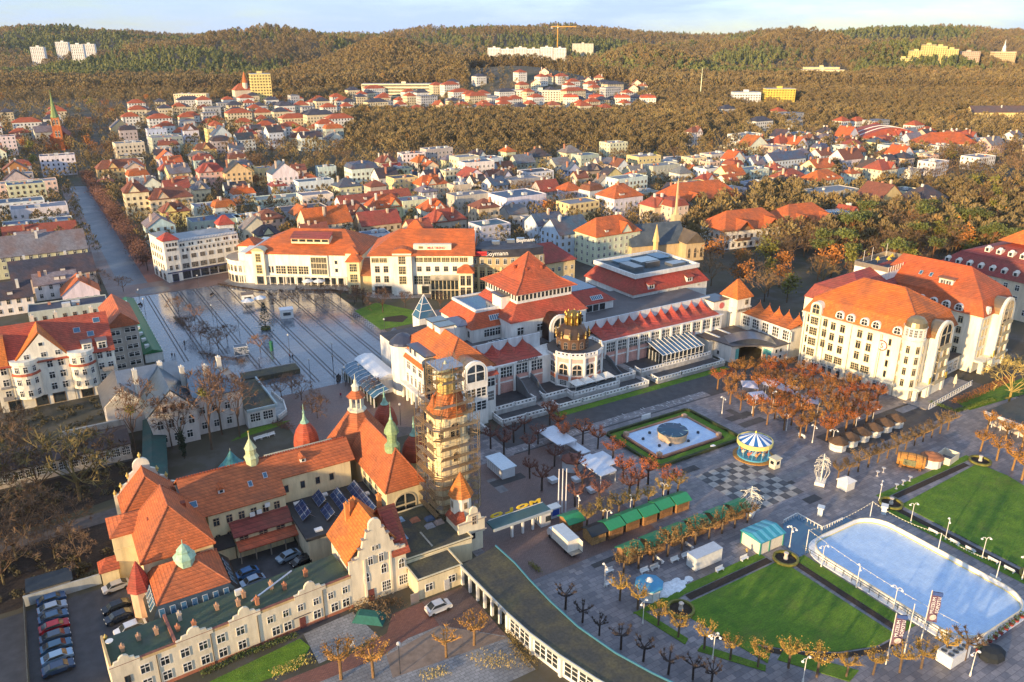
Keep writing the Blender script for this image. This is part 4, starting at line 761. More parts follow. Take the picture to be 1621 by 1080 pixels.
 bw=MB(); prof=[(83.8+3.0*math.cos(i*PI/n),13.6+3.2*math.sin(i*PI/n)) for i in range(n+1)]; bw.vprism(prof+[(80.8,10),(86.8,10)],'y',154.2,162); t.part('barrel_vault',bw,'metal',(.42,.30,.2)); t.part('vault_front',MB().vprism([(83.8+3.3*math.cos(i*PI/n),13.6+3.5*math.sin(i*PI/n)) for i in range(n+1)]+[(80.5,0),(87.1,0)],'y',153.4,154.2),'plaster',(.86,.82,.74))
 wins(t,(80.5,153.4),(87.1,153.4),[3.3],11.6,4.6,4.6,'arch'); wins(t,(80.5,153.4),(87.1,153.4),[3.3],7.6,5.4,2.4,'grid'); wins(t,(80.5,153.4),(87.1,153.4),[3.3],4,5.4,2.4,'grid'); wins(t,(87.1,154.6),(90,154.6),[1.5],9.0,2.2,2.2,'cross'); wins(t,(87.1,154.6),(90,154.6),[1.5],5.2,1.6,2.6,'grid'); t.part('eave_roof',MB().fru((87.2,90.6,153.8,157),12.2,(87.2,90.2,154.8,157),13.4),'tile',RED)
 t.part('ramp_wall',MB().box(83.4,84.0,147.5,153.4,0,1.8),'plaster',(.6,.6,.58))
 t.part('flat_annex',MB().box(78,92,183,199,0,11),'plaster',WHITE); t.part('flat_annex_roof',MB().box(77.8,92.2,183,199.2,11,11.2),'felt',(.05,.05,.055)); 
 t.part('glass_pyramid_base',MB().box(90.5,96,199.3,204,0,13),'plaster',WHITE); gp=MB().fru((90.4,96.1,199.3,204),13,(93.2,93.3,201.6,201.7),19.6); t.part('glass_pyramid',gp,'roof_glass')
 for q in ((90.4,199.3),(96.1,199.3),(96.1,204),(90.4,204)): t.part('pyramid_rib',MB().tube((*q,13),(93.25,201.65,19.6),.12,n=4),'paint',WHITE)
 for k in (.3,.6): 
  x0,x1,y0,y1=90.4+2.8*k,96.1-2.85*k,199.3+2.35*k,204-2.35*k; zz=13+6.6*k; rr=MB()
  for p,q in (((x0,y0),(x1,y0)),((x1,y0),(x1,y1)),((x1,y1),(x0,y1)),((x0,y1),(x0,y0))): rr.tube((*p,zz),(*q,zz),.09,n=4)
  t.part('pyramid_rib',rr,'paint',WHITE)
 # rotunda
 cx,cy=119.3,162; t.part('rotunda_wall',MB().lathe(cx,cy,[(7.6,0),(7.6,2.2),(7.3,2.3),(7.3,10.2),(7.9,10.4),(7.9,10.9)],12,PI/12),'plaster',(.80,.76,.70))
 t.part('rotunda_band',MB().lathe(cx,cy,[(7.42,3.9),(7.42,5.0)],12,PI/12,cap=False),'plaster',(.66,.22,.12)); t.part('rotunda_band',MB().lathe(cx,cy,[(7.42,8.9),(7.42,10.0)],12,PI/12,cap=False),'plaster',(.55,.4,.36)); t.part('rotunda_terrace',MB().lathe(cx,cy,[(7.8,10.9),(7.8,11.0)],12,PI/12),'felt',(.1,.09,.08))
 for i in range(12):
  a=PI/6*i
  if math.sin(a)>.3: continue
  r_=7.3*math.cos(PI/12); x,y=cx+r_*math.cos(a),cy+r_*math.sin(a)
  t.inst('window',WIN['arch'],(x,y,5.2),a+PI/2,(2.7,1,3.4),(.6,.5,.42)); t.inst('window',WIN['grid'],(x,y,2.3),a+PI/2,(2.2,1,1.5),WHITE); a2=a+PI/12; t.part('pilaster',MB().lathe(cx+7.4*math.cos(a2),cy+7.4*math.sin(a2),[(.4,0),(.4,10.4)],6),'plaster',WHITE)
 pts=[(cx+7.7*math.cos(PI/12+PI/6*i),cy+7.7*math.sin(PI/12+PI/6*i)) for i in range(6,13)]; balustrade(t,pts,10.95,.9,'rotunda_balustrade'); 
 BR=(.12,.065,.04); dr=t.part('drum',MB().lathe(cx,cy+1.2,[(4.4,10.9),(4.4,13.6),(4.7,13.8),(4.7,14.2)],12,PI/12),'plaster',BR)
 for i in range(12):
  a=PI/6*i; r_=4.4*math.cos(PI/12); t.inst('window',WIN['arch'],(cx+r_*math.cos(a),cy+1.2+r_*math.sin(a),11.3),a+PI/2,(1.2,1,2.0),(.25,.2,.18),dr); a+=PI/12; t.part('statue',MB().lathe(cx+4.6*math.cos(a),cy+1.2+4.6*math.sin(a),[(.32,14.2),(.26,14.8),(.36,15.3),(.16,15.6),(.2,15.9),(.02,16.2)],6),'metal',(.45,.32,.13),dr)
 t.part('dome',MB().lathe(cx,cy+1.2,[(4.3,14.2),(4.1,15.2),(3.3,16.6),(2.2,17.4)],12,PI/12),'metal',(.16,.095,.06),dr)
 cr=t.part('crown',MB().lathe(cx,cy+1.2,[(1.9,17.3),(1.9,19.2),(2.2,19.4),(2.2,19.8),(1.6,20.4),(.9,20.9),(.2,21.2)],10),'metal',(.34,.21,.06),dr)
 for i in range(8):
  a=PI/4*i; t.part('crown_figure',MB().lathe(cx+2.1*math.cos(a),cy+1.2+2.1*math.sin(a),[(.28,17.4),(.34,18.2),(.2,19.3),(.3,20.2),(.02,20.9)],6),'metal',(.40,.26,.07),cr)
 # canopy on the upper terrace: three pale sails
 for i in range(4):
  x=113+i*3.3; c=t.part('awning',MB().add([(x,152.4,4.2),(x+3.2,152.4,4.2),(x+3.2,155.8,4.4),(x,155.8,4.4),(x+1.6,154.1,5.4)],[(0,1,4),(1,2,4),(2,3,4),(3,0,4)]),'matt',(.72,.72,.68))
  for q in ((x,152.4),(x+3.2,152.4)): t.inst('post',UC['paint'],(*q,2),0,(.07,.07,2.2),(.7,.7,.68),c)
 t.part('glass_screen',MB().box(113,126.2,152.3,152.36,3,3.9),'glass')
 # conservatory
 t.part('conservatory_wall',MB().box(146,161.8,156,163,2.0,4.9),'glass'); cg=t.part('conservatory_roof',MB().vprism([(155.7,4.9),(162.9,6.9),(162.9,6.8),(155.7,4.8)],'x',145.8,162),'roof_glass')
 for i in range(11): x=145.9+i*1.6; t.part('glazing_bar',MB().vprism([(155.6,5.0),(162.8,7.0),(162.8,6.85),(155.6,4.85)],'x',x-.09,x+.09),'paint',WHITE,cg)
 for x,y in [(146+i*1.58,155.95) for i in range(11)]+[(145.95,157.4+i*1.4) for i in range(4)]: t.part('mullion',MB().box(x-.09,x+.09,y-.06,y+.06,2,4.95),'paint',WHITE)
 t.part('transom',MB().box(145.8,162,155.85,155.95,3.0,3.15).box(145.8,162,155.8,156,4.8,5.0),'paint',WHITE)
 for x0,s_ in ((103.2,1),(128.4,-1)):   # curved pink stairs
  for d in (0,4.4): t.part('stair_wall',MB().vprism([(154.9,2.0),(162.9,2.0),(162.9,6.2),(160,5.6),(157,3.6),(154.9,3.0)],'x',x0+d-2.2 if s_>0 else x0+d-2.2,x0+d-1.9),'plaster',(.16,.17,.18))
  t.part('stair',MB().vprism([(155.5,2.0),(162.9,2.0),(162.9,5.0)],'x',x0-1.9,x0+2.2),'concrete',(.12,.11,.11))
 # square corner tower
 t.part('tower_wall',MB().box(181.6,187.6,162.6,169,0,14.2).box(181.3,187.9,162.3,169.3,10.6,10.9),'plaster',(.84,.78,.64)); t.part('tower_roof',MB().hip(181.6,187.6,162.6,169,14.2,19.4,.6,.25,'x',3.2,3.2),'tile',(.64,.18,.03)); wins(t,(181.6,162.6),(187.6,162.6),[4.2],11.6,1.2,1.5,'cross',(.4,.35,.25))
 for i in range(6): t.part('corbel',MB().box(181.8+i,182.3+i,162.1,162.6,9.8,10.6),'plaster',(.3,.25,.2))
 t.part('service_block',MB().box(175,181.5,166,172,0,13.2),'plaster',(.80,.75,.66)); t.part('service_roof',MB().box(174.7,181.7,165.7,172.2,13.2,13.45),'metal',(.13,.15,.18)); rd=t.part('roundel',MB().lathe(0,0,[(1.0,0),(1.0,.12)],24),'paint',(.55,.12,.12)); rd.location=(178.5-130,165.95-168,11.6); rd.rotation_euler=(PI/2,0,0); rd.data.transform(Matrix.Translation((130,168,0)))
 t.part('porch_wall',MB().box(165.5,181.5,157.5,163,0,5.2),'plaster',(.78,.72,.62)); t.part('porch_roof',MB().box(165.2,181.5,157.2,163,5.2,5.4),'felt',(.1,.075,.065)); 
 for x in (169.5,174.5): t.part('roof_strip',MB().box(x-.35,x+.35,157.2,163,5.4,5.6),'plaster',WHITE)
 # scalloped link towards the hotel
 t.part('link_wall',MB().box(184,190,143.4,162.6,0,9.2),'plaster',(.82,.77,.66)); wins(t,(184,162.3),(184,143.6),[2.2+i*3.9 for i in range(5)],5.6,3.0,3.0,'grid')
 for i in range(5): scallop(t,184,143.6+i*3.75,3.75,5.6,9.2,12.6,(.64,.17,.03),'y')  # orange paints in the sun on these bays; shaded front bays are red
 for i in range(6): t.part('pilaster',MB().box(183.7,184,143.5+i*3.75-.25,143.5+i*3.75+.25,0,9.2),'plaster',WHITE)
 # drive-in porch with curved canopy
 pw=t.part('porte_cochere',MB().box(167.6,171,150.5,157.2,0,5).box(177.5,184,143.6,147.6,0,5).box(171,184,152,157.2,3.9,5),'plaster',(.72,.69,.64)); pts=[(166.6,157.6),(167.6,150.2),(170.6,148.6),(175,146.2),(177.6,143.2),(184.3,143.2),(184.3,157.6)]
 t.part('porch_roof',MB().prism(pts,5.0,5.35),'felt',(.11,.10,.10),pw)
 cv=MB(); n2=10; f=[]; k=[]
 for i in range(n2+1):
  a=i/n2; x,y=169.2+(180.4-169.2)*a,153.6+(145.2-153.6)*a; zz=5.4+1.7*math.sin(a*PI); f.append((x-.9,y-1.2,zz-.1)); k.append((x+2.6,y+4.2,zz))
 cv.add(f+k,[(i,i+1,n2+2+i,n2+1+i) for i in range(n2)]); cv.add([(p[0],p[1],p[2]) for p in f]+[(p[0],p[1],5.2) for p in f],[(i+1,i,n2+1+i,n2+2+i) for i in range(n2)]); t.part('curved_canopy',cv,'metal',(.2,.22,.25),pw)
 wins(t,(167.6,157.2),(167.6,150.5),[1.8],1,.8,1.2,'plain',(.4,.4,.4)); wins(t,(177.5,143.6),(184,143.6),[1.5,3.4],[.9,3.0],.9,1.1,'plain',(.5,.55,.55)); t.part('wall_panel',MB().box(169.6,170.9,150.4,150.5,.6,3.8).box(177.4,177.5,144,147,.6,3.8),'paint',(.12,.42,.45))
build_spa_hotel()
def build_seaside_annex():
 t=Thing('white_pavilion','white glazed cafe pavilion with pale arched roof beside the square','pavilion',(74,190,0))
 t.part('wall',MB().box(70.8,76.4,183,200,0,4.4),'plaster',WHITE); t.part('window_band',MB().box(70.7,70.8,183.6,199.4,2.4,3.8),'glass'); t.part('roof',MB().vprism([(70.4,4.4),(71.5,5.2),(73.6,5.6),(75.7,5.2),(76.6,4.4)],'y',182.6,200.4),'paint',(.72,.74,.76))
 for i in range(14): t.part('mullion',MB().box(70.62,70.7,183.6+i*1.2,183.75+i*1.2,2.4,3.8),'paint',WHITE)
 c=Thing('glass_arcade','blue glass lean-to arcade on white posts along the square','arcade',(67.8,186,0)); c.part('roof',MB().vprism([(66.2,2.7),(68,3.7),(70.6,4.2),(70.6,4.1),(68,3.6),(66.2,2.6)],'y',176,200),'roof_glass')
 for i in range(11): y=176.2+i*2.35; c.part('post',MB().box(66.2,66.45,y-.12,y+.12,0,2.7),'paint',WHITE); c.part('rafter',MB().vprism([(66.2,2.8),(68,3.8),(70.6,4.3),(70.6,4.15),(68,3.65),(66.2,2.65)],'y',y-.07,y+.07),'paint',(.7,.75,.78))
 c.part('hedge',MB().box(66.6,67.2,176.4,199.6,0,1.1),'leaf',(.05,.06,.025))
build_seaside_annex()

# ---------------------------------------------------------------- grand hotel block in the sun
def build_hotel():
 a=R(7.0); t=Thing('white_hotel','large white hotel with orange mansard roofs, arched dormers and barrel-vaulted bays','hotel',(187.6,107.0,0),a)
 C=(.86,.80,.64); OR=(.66,.165,.025); RD=(.46,.075,.04)
 def arch_dormer(x,y,z,ang,par):
  w=1.25; b=MB(); n=8; prof=[(w*math.cos(i*PI/n),1.0+w*math.sin(i*PI/n)) for i in range(n+1)]+[(-w,0),(w,0)]
  b.vprism(prof,'y',-.05,1.6); o=t.inst('arch_dormer',b.mesh('arch_dormer','plaster'),(x,y,z),ang,None,(.84,.80,.70),par); newobj('window',WIN['arch'],o,(0,-.06,.15),0,WHITE,(1.8,1,1.95))
 def barrel(x0,x1,yf,depth,zb,r,z0=0.0):
  cx=(x0+x1)/2; n=14; hw=(x1-x0)/2
  t.part('bay_wall',MB().box(x0,x1,yf,yf+depth,z0,zb),'plaster',C)
  t.part('barrel_vault',MB().vprism([(cx+hw*math.cos(i*PI/n),zb+r*math.sin(i*PI/n)) for i in range(n+1)],'y',yf+.5,yf+depth+6),'metal',(.40,.27,.15))
  ring=[(cx+(hw+.35)*math.cos(i*PI/n),zb+(r+.35)*math.sin(i*PI/n)) for i in range(n+1)]; t.part('vault_front',MB().vprism(ring,'y',yf-.25,yf+.5),'plaster',C)
  o=t.inst('window',WIN['arch'],(cx,yf-.25,zb-2.6),0,(hw*1.55,1,r+2.3),(.6,.5,.34))
  for q in (x0+.2,x1-.2): t.part('pilaster',MB().box(q-.5,q+.5,yf-.3,yf,z0,zb),'plaster',C)
  for zz in (3.9,7.1,10.3,13.4):
   wins(t,(x0,yf),(x1,yf),[hw*.55,hw*1.45],zz,1.5,2.1,'tall',(.55,.45,.28)); t.part('balcony',MB().box(x0+.9,x1-.9,yf-.9,yf,zz-.3,zz-.12).box(x0+.9,x1-.9,yf-.9,yf-.84,zz-.12,zz+.8),'paint',(.50,.42,.26))
 # block one: local x = depth, y = length northwards
 Lb,Db,H=32.5,21,16.6
 t.part('wall',MB().box(0,Db,0,Lb,0,H).box(-.5,0,9.6,24.5,0,H-.2),'plaster',C); t.part('cornice',MB().box(-.9,Db+.3,-.3,Lb+.3,H-.25,H+.1).box(-.7,0,9.3,24.8,3.3,3.55),'plaster',(.80,.72,.52))
 rf=t.part('roof',MB().mansard(0,Db,-.2,Lb,H+.1,H+4.2,H+10.2,1.6,.4,0,9,9,'y'),'tile',OR); hipcaps(t,rf,1.6,Db-1.6,1.4,Lb-1.6,H+4.22,H+10.2,.12,'y',9,9)
 for y in (21.8,18.6,14.6,11.4,5.6): arch_dormer(-.1,y,H+.3,-PI/2,rf)
 arch_dormer(.1,28.6,H+.3,-PI/2,rf)
 sash=(.60,.50,.30)
 for y in (30.6,27.6): wins(t,(0,Lb),(0,0),[Lb-y],[4.2,7.4,10.5,13.6],1.25,2.2,'tall',sash)
 for y in (25.9-.2,): wins(t,(0,Lb),(0,0),[Lb-y],[7.4,10.5,13.6],1.25,2.2,'tall',sash)
 for y in (23,20.2,15.2,12.3): wins(t,(-.5,Lb),(-.5,0),[Lb-y],[7.2,10.3,13.4],1.3,2.2,'tall',sash)
 for y in (23,20.2,15.2,12.3): wins(t,(-.5,Lb),(-.5,0),[Lb-y],[4.0],2.2,2.0,'grid',sash)
 wins(t,(0,Lb),(0,0),[Lb-7.0],[4.4,7.4,10.4,13.4],.7,1.9,'plain',sash)
 for y in (28.9,25.2,20.8,14.4,7.6):
  o=t.part('shop_front',MB().box(-.66,-.5,y-2.0,y+2.0,0,2.9),'plaster',(.66,.55,.44)); wins(t,(-.66,y+2.0),(-.66,y-2.0),[.7,3.3],.1,1.1,2.2,'plain',WHITE,parent=o); wins(t,(-.66,y+2.0),(-.66,y-2.0),[2.0],2.35,3.8,.55,'grid',WHITE,parent=o)
 t.part('base_band',MB().box(-.62,0,0,9.5,3.0,3.3),'plaster',C)
 # tall bay near far end
 t.part('bay_wall',MB().box(-.9,0,26.9,30.2,3.2,H+2.2),'plaster',C); t.part('bay_top',MB().vprism([(28.55+1.65*math.cos(i*PI/8),H+2.2+1.5*math.sin(i*PI/8)) for i in range(9)],'x',-.9,2),'plaster',C); o=t.inst('window',WIN['arch'],(-.9,28.55,H+.2),-PI/2,(2.3,1,3.0),sash)
 for z in (4.2,7.4,10.5,13.6): wins(t,(-.9,30.2),(-.9,26.9),[1.65],z,2.2,2.2,'grid',sash)
 # corner turret
 t.part('turret',MB().lathe(.9,1.6,[(2.7,3.2),(2.7,H+.2),(2.9,H+.4),(2.9,H+.7),(2.6,H+.8),(2.6,H+3.6),(2.9,H+3.8)],18),'plaster',C)
 tp=t.part('turret_dome',MB().lathe(.9,1.6,[(2.75,H+3.8),(2.5,H+5.0),(1.7,H+6.0),(.1,H+6.5)],18),'metal',(.45,.32,.16)); 
 for i in range(9):
  an=PI*.75+i*PI*1.1/8; x,y=.9+2.58*math.cos(an),1.6+2.58*math.sin(an); t.inst('window',WIN['grid'],(x,y,H+1.2),an+PI/2,(.8,1,2.2),WHITE)
  if i%2==0: 
   for z in (4.2,7.4,10.5,13.4): t.inst('window',WIN['tall'],(.9+2.68*math.cos(an),1.6+2.68*math.sin(an),z),an+PI/2,(.95,1,2.1),sash)
 rg=MB().lathe(0,0,[(1.45,0),(1.45,.1)],28); o=t.inst('roundel',rg.mesh('roundel','paint'),(-.05,8.9,13.0),0,None,(.86,.80,.68)); o.rotation_euler=(PI/2,0,-PI/2)
 rr=MB(); n=28
 for i in range(n):
  p,q=2*PI*i/n,2*PI*(i+1)/n; rr.add([(1.2*math.cos(p),1.2*math.sin(p),.1),(1.45*math.cos(p),1.45*math.sin(p),.1),(1.45*math.cos(q),1.45*math.sin(q),.1),(1.2*math.cos(q),1.2*math.sin(q),.1),(1.2*math.cos(p),1.2*math.sin(p),.16),(1.45*math.cos(p),1.45*math.sin(p),.16),(1.45*math.cos(q),1.45*math.sin(q),.16),(1.2*math.cos(q),1.2*math.sin(q),.16)],[(4,5,6,7),(1,2,6,5),(0,4,7,3)])
 newobj('roundel_ring',rr.mesh('roundel_ring','paint'),o,col=(.30,.03,.03)); newobj('lettering',text_mesh('S',2.0,.1),o,(0,-.68,.14),col=(.34,.03,.03))
 barrel(6,14,-2.2,3,H-.2,4.0); downpipes(t,[(-.1,y,16.4) for y in (31.9,25.4,9.2,4.2)]+[(-.6,17.6,16.4)])
 t.part('arcade',MB().box(0,1.2,-2.0,-1.0,0,3.6).box(4.8,6,-2.4,-1.2,0,3.6).box(14,15,-2.4,-1.2,0,3.6).box(0,15,-2.6,-.0,3.4,3.9),'plaster',C); wins(t,(0,0),(21,0),[3.4,16.8,18.8],[4.2,7.4,10.4,13.4],1.2,2.0,'tall',sash); wins(t,(0,0),(21,0),[3,9.5,17],.2,2.6,2.8,'plain',sash)
 for x,z in ((4.4,4.6),(13.8,3.8)): t.part('banner',MB().box(x-.6,x+.6,-3.0,-2.9,z,z+1.8),'matt',(.80,.55,.06))
 # court building between the wings
 t.part('court_wall',MB().box(21.2,32.9,1.5,21.9,0,4.6),'plaster',(.74,.70,.6)); t.part('court_roof',MB().box(21.1,32.9,1.2,21.9,4.6,4.8),'felt',(.09,.07,.06)); wins(t,(21.2,1.5),(33,1.5),[3,6,9],.5,2.2,3,'grid')
 # back wing and roof terrace
 t.part('wall',MB().box(12,52,22,40,0,H),'plaster',C); rf2=t.part('roof',MB().mansard(12,52,22,40,H+.1,H+4,H+8.0,1.6,.3,0,8,8,'x'),'tile',(.36,.06,.05))
 for x in (23.5,26.5,29.5): arch_dormer(x,21.9,H+.3,0,rf2)
 wins(t,(21,22),(33,22),[2.2,5.5,9],[7.4,10.5,13.6],1.2,2.0,'tall',sash)
 ter=t.part('roof_terrace',MB().box(31,50,25.5,36,H+2.1,H+7.4),'plaster',(.84,.82,.76)); t.part('terrace_floor',MB().box(31.3,49.7,25.8,35.7,H+7.4,H+7.5),'felt',(.05,.06,.07),ter)
 t.part('terrace_screen',MB().box(30.9,50.1,25.4,25.5,H+7.4,H+8.9).box(30.9,50.1,36,36.1,H+7.4,H+8.9).box(30.9,31,25.5,36,H+7.4,H+8.9).box(50,50.1,25.5,36,H+7.4,H+8.9),'metal',(.52,.47,.38),ter)
 for i in range(14): t.part('screen_post',MB().box(31+i*1.45,31.1+i*1.45,25.3,25.4,H+7.4,H+9.1),'paint',WHITE,ter)
 for x,y in ((42,31),(46,32),(39,33),(47,29)): t.part('parasol',MB().lathe(x,y,[(.04,H+7.5),(.04,H+8.8),(.75,H+8.5),(.04,H+9.6)],8),'matt',(.72,.45,.05),ter)
 for x,y in ((34,35),(40,35.5),(48,35)): t.inst('mast',UC['paint'],(x,y,H+7.4),0,(.08,.08,4.5),(.6,.55,.5),ter)
 sign(t,'Sheraton',(43.5,25.2,H+7.6),0,2.0,(.75,.03,.03),.25,ter)
 # block two
 X=33; t.part('wall',MB().box(X,X+21,-2,27,0,H),'plaster',C); t.part('cornice',MB().box(X-.3,X+21.3,-2.3,26,H-.25,H+.1),'plaster',(.80,.72,.52))
 rf3=t.part('roof',MB().mansard(X,X+21,-2.1,32,H+.1,H+4.2,H+11,1.6,.4,0,8,3,'y'),'tile',(.58,.12,.03))
 for y in (4.6,8.2,11.8,15.4,19,22.5): arch_dormer(X-.1,y,H+.3,-PI/2,rf3)
 wins(t,(X,24),(X,-2),[4,8,16,20.5],[4.4,7.4,10.5,13.6],1.2,2.0,'tall',sash); wins(t,(X,24),(X,-2),[12],[5.2,8.2,11.2,14.2],1.6,.8,'grid',sash)
 arch_dormer(X+3.4,-2.2,H+.3,0,rf3); wins(t,(X,-2),(X+21,-2),[2.4,4.6],[4.2,7.4,10.4,13.4],1.1,2.0,'tall',sash)
 t.part('roof_dormer',MB().box(X+4,X+8,9,13,H+5.2,H+7.6),'plaster',(.8,.74,.6),rf3); t.part('dormer_roof',MB().box(X+3.6,X+8.2,8.6,13.4,H+7.6,H+7.9),'metal',(.4,.3,.2),rf3); wins(t,(X+4,13),(X+4,9),[2],H+5.9,3,1.2,'grid',parent=rf3)
 for y in (16,19): skylight(t,X+5.2,y,H+7.6,PI,R(42),.9,1.4,rf3)
 barrel(X+7,X+15,-4.2,3,H-.2,4.2); t.part('banner',MB().box(X+5.4,X+6.4,-4.9,-4.8,4.2,6.2),'matt',(.80,.55,.06))
 t.part('arcade',MB().box(X+1,X+2,-4.4,-3.2,0,3.6).box(X+6,X+7,-4.4,-3.2,0,3.6).box(X+15,X+16,-4.4,-3.2,0,3.6).box(X,X+17,-4.6,-2,3.4,3.9),'plaster',C)
 b=MB()
 for x in np.arange(-1,24,1.5): b.box(x-.05,x+.05,-6.2,-6.1,0,1.5)
 t.part('terrace_fence',b.box(-1,24,-6.2,-6.1,1.4,1.55).box(-1,24,-6.2,-6.1,.7,.8).box(-1,24,-6.3,-6.0,0,.25),'paint',WHITE,kind='stuff')
 t.part('terrace_parasol',MB().lathe(18,-4,[(.06,0),(.06,1.2),(.5,1.5),(.35,3.2),(.05,4.2)],8),'matt',(.78,.70,.5))
 t.part('terrace_floor',MB().box(-2,25,-6,-.02,0,.3),'concrete',(.34,.3,.27))
build_hotel()
def build_far_hotel():
 t=Thing('mansard_hotel','long hotel with dark red mansard roof and two rows of white dormers','hotel',(300,140,0))
 t.part('wall',MB().box(279,325,96,158,0,13),'plaster',(.72,.62,.46)); rf=t.part('roof',MB().mansard(279,325,96,158,13,18,25,5,.5,0,22,22,'y'),'tile',(.34,.055,.045)); t.part('roof_top',MB().fru((292,312,110,145),22.6,(297,307,115,140),26.5),'tile',(.66,.18,.03),rf)
 me=MB().box(-.9,.9,-.1,2.2,0,1.7).lathe(0,.9,[(1.0,1.7),(.5,2.3)],8).mesh('dormer','plaster')
 for row,(dx,z) in enumerate(((1.2,14.0),(7.5,18.9))):
  for i in range(15-5*row):
   y=99+i*4.0+row*10; o=t.inst('dormer',me,(279+dx,y,z),-PI/2,None,(.78,.72,.62),rf); newobj('window',WIN['plain'],o,(0,-.12,.3),0,WHITE,(1.1,1,1.3))
  for i in range(10-4*row):
   x=284+i*4.0+row*8; o=t.inst('dormer',me,(x,96+dx,z),0,None,(.78,.72,.62),rf); newobj('window',WIN['plain'],o,(0,-.12,.3),0,WHITE,(1.1,1,1.3))
 wins(t,(279,158),(279,96),16,[2,6,9.8],1.3,2.0,'cross'); chimney(t,302,136,22,27.5,1.4,1.4,(.75,.7,.6),rf)
build_far_hotel()

# ---------------------------------------------------------------- buildings round the square
def build_bank():
 t=Thing('corner_building','white four-storey corner building with red pyramid roof at the street mouth','building',(41.2,325.3,0),R(9)); C=(.82,.77,.66)
 L,Dp,H=30,17,15.2
 t.part('wall',MB().box(5.6,L,.6,Dp,0,H-2).box(0,5.6,0,Dp,0,H+1.6).box(5.6,L,1.2,Dp,H-2,H),'plaster',C)
 rf=t.part('flat_roof',MB().box(5.6,L,1.0,Dp,H,H+.2),'felt',(.3,.32,.34)); b=MB()
 for i in range(40): b.box(5.8+i*.6,6.0+i*.6,1.0,1.1,H+.2,H+1.0)
 t.part('roof_railing',b.box(5.7,L,1.0,1.1,H+.95,H+1.05),'paint',WHITE,rf,kind='stuff')
 t.part('tower_roof',MB().hip(0,5.6,0,6,H+1.6,H+4.2,.5,.2,'x',2.9,2.9),'tile',(.46,.06,.04)); t.part('side_roof',MB().box(0,5.6,6.2,Dp,H+1.6,H+1.8),'felt',(.3,.28,.26))
 t.part('shop_band',MB().box(-.08,L,-.1,.0,3.5,4.0).box(5.6,L,.48,.6,3.5,4.0),'paint',(.05,.06,.13)); t.part('cornice',MB().box(-.25,5.8,-.25,0,H+1.3,H+1.6).box(-.25,0,0,Dp,H+1.3,H+1.6).box(5.6,L,.4,.6,H-2.3,H-2.0),'plaster',C)
 W_=(.35,.30,.24)
 for z,w,h in ((4.6,2.4,1.9),(8.4,1.8,1.6)): wins(t,(5.6,.6),(L,.6),[2.0+3.5*i for i in range(7)],z,w,h,'grid',W_)
 wins(t,(5.6,.6),(L,.6),[1.6+1.75*i for i in range(14)],11.3,.7,1.1,'plain',W_); wins(t,(5.6,1.2),(L,1.2),[1.2+3.5*i+d for i in range(7) for d in (0,1.1)],13.4,.7,1.0,'plain',W_)
 wins(t,(5.6,.6),(L,.6),[1.8+3.6*i for i in range(7)],.4,2.9,2.9,'plain',(.12,.12,.16)); wins(t,(0,0),(5.6,0),[1.6,3.8],[4.8,8.6],1.0,1.8,'cross',W_); wins(t,(0,0),(5.6,0),[1.2,2.4,3.6,4.7],14.2,.6,1.3,'plain',W_); wins(t,(0,0),(5.6,0),[2.8],.1,2.2,3.0,'plain',(.1,.1,.2)); wins(t,(0,0),(5.6,0),[2.8],12.4,3.4,.9,'grid',W_)
 wins(t,(0,Dp),(0,0),[2.2,5,7.8,10.6,13.4],[4.8,8.4,11.6],1.1,1.8,'cross',W_); wins(t,(0,Dp),(0,0),[3,8,13],.3,2.2,2.8,'arch',W_)
 k=Thing('rooftop_tower','small white rooftop stair house with red pyramid roof behind the corner building','roof house',(70,346,0)); k.part('wall',MB().box(66,72,343,349,0,17),'plaster',WHITE); k.part('roof',MB().hip(66,72,343,349,17,20.5,.6,.2,'x',3,3),'tile',(.5,.07,.04)); wins(k,(66,343),(72,343),2,13.5,1.2,1.4,'plain')
build_bank()
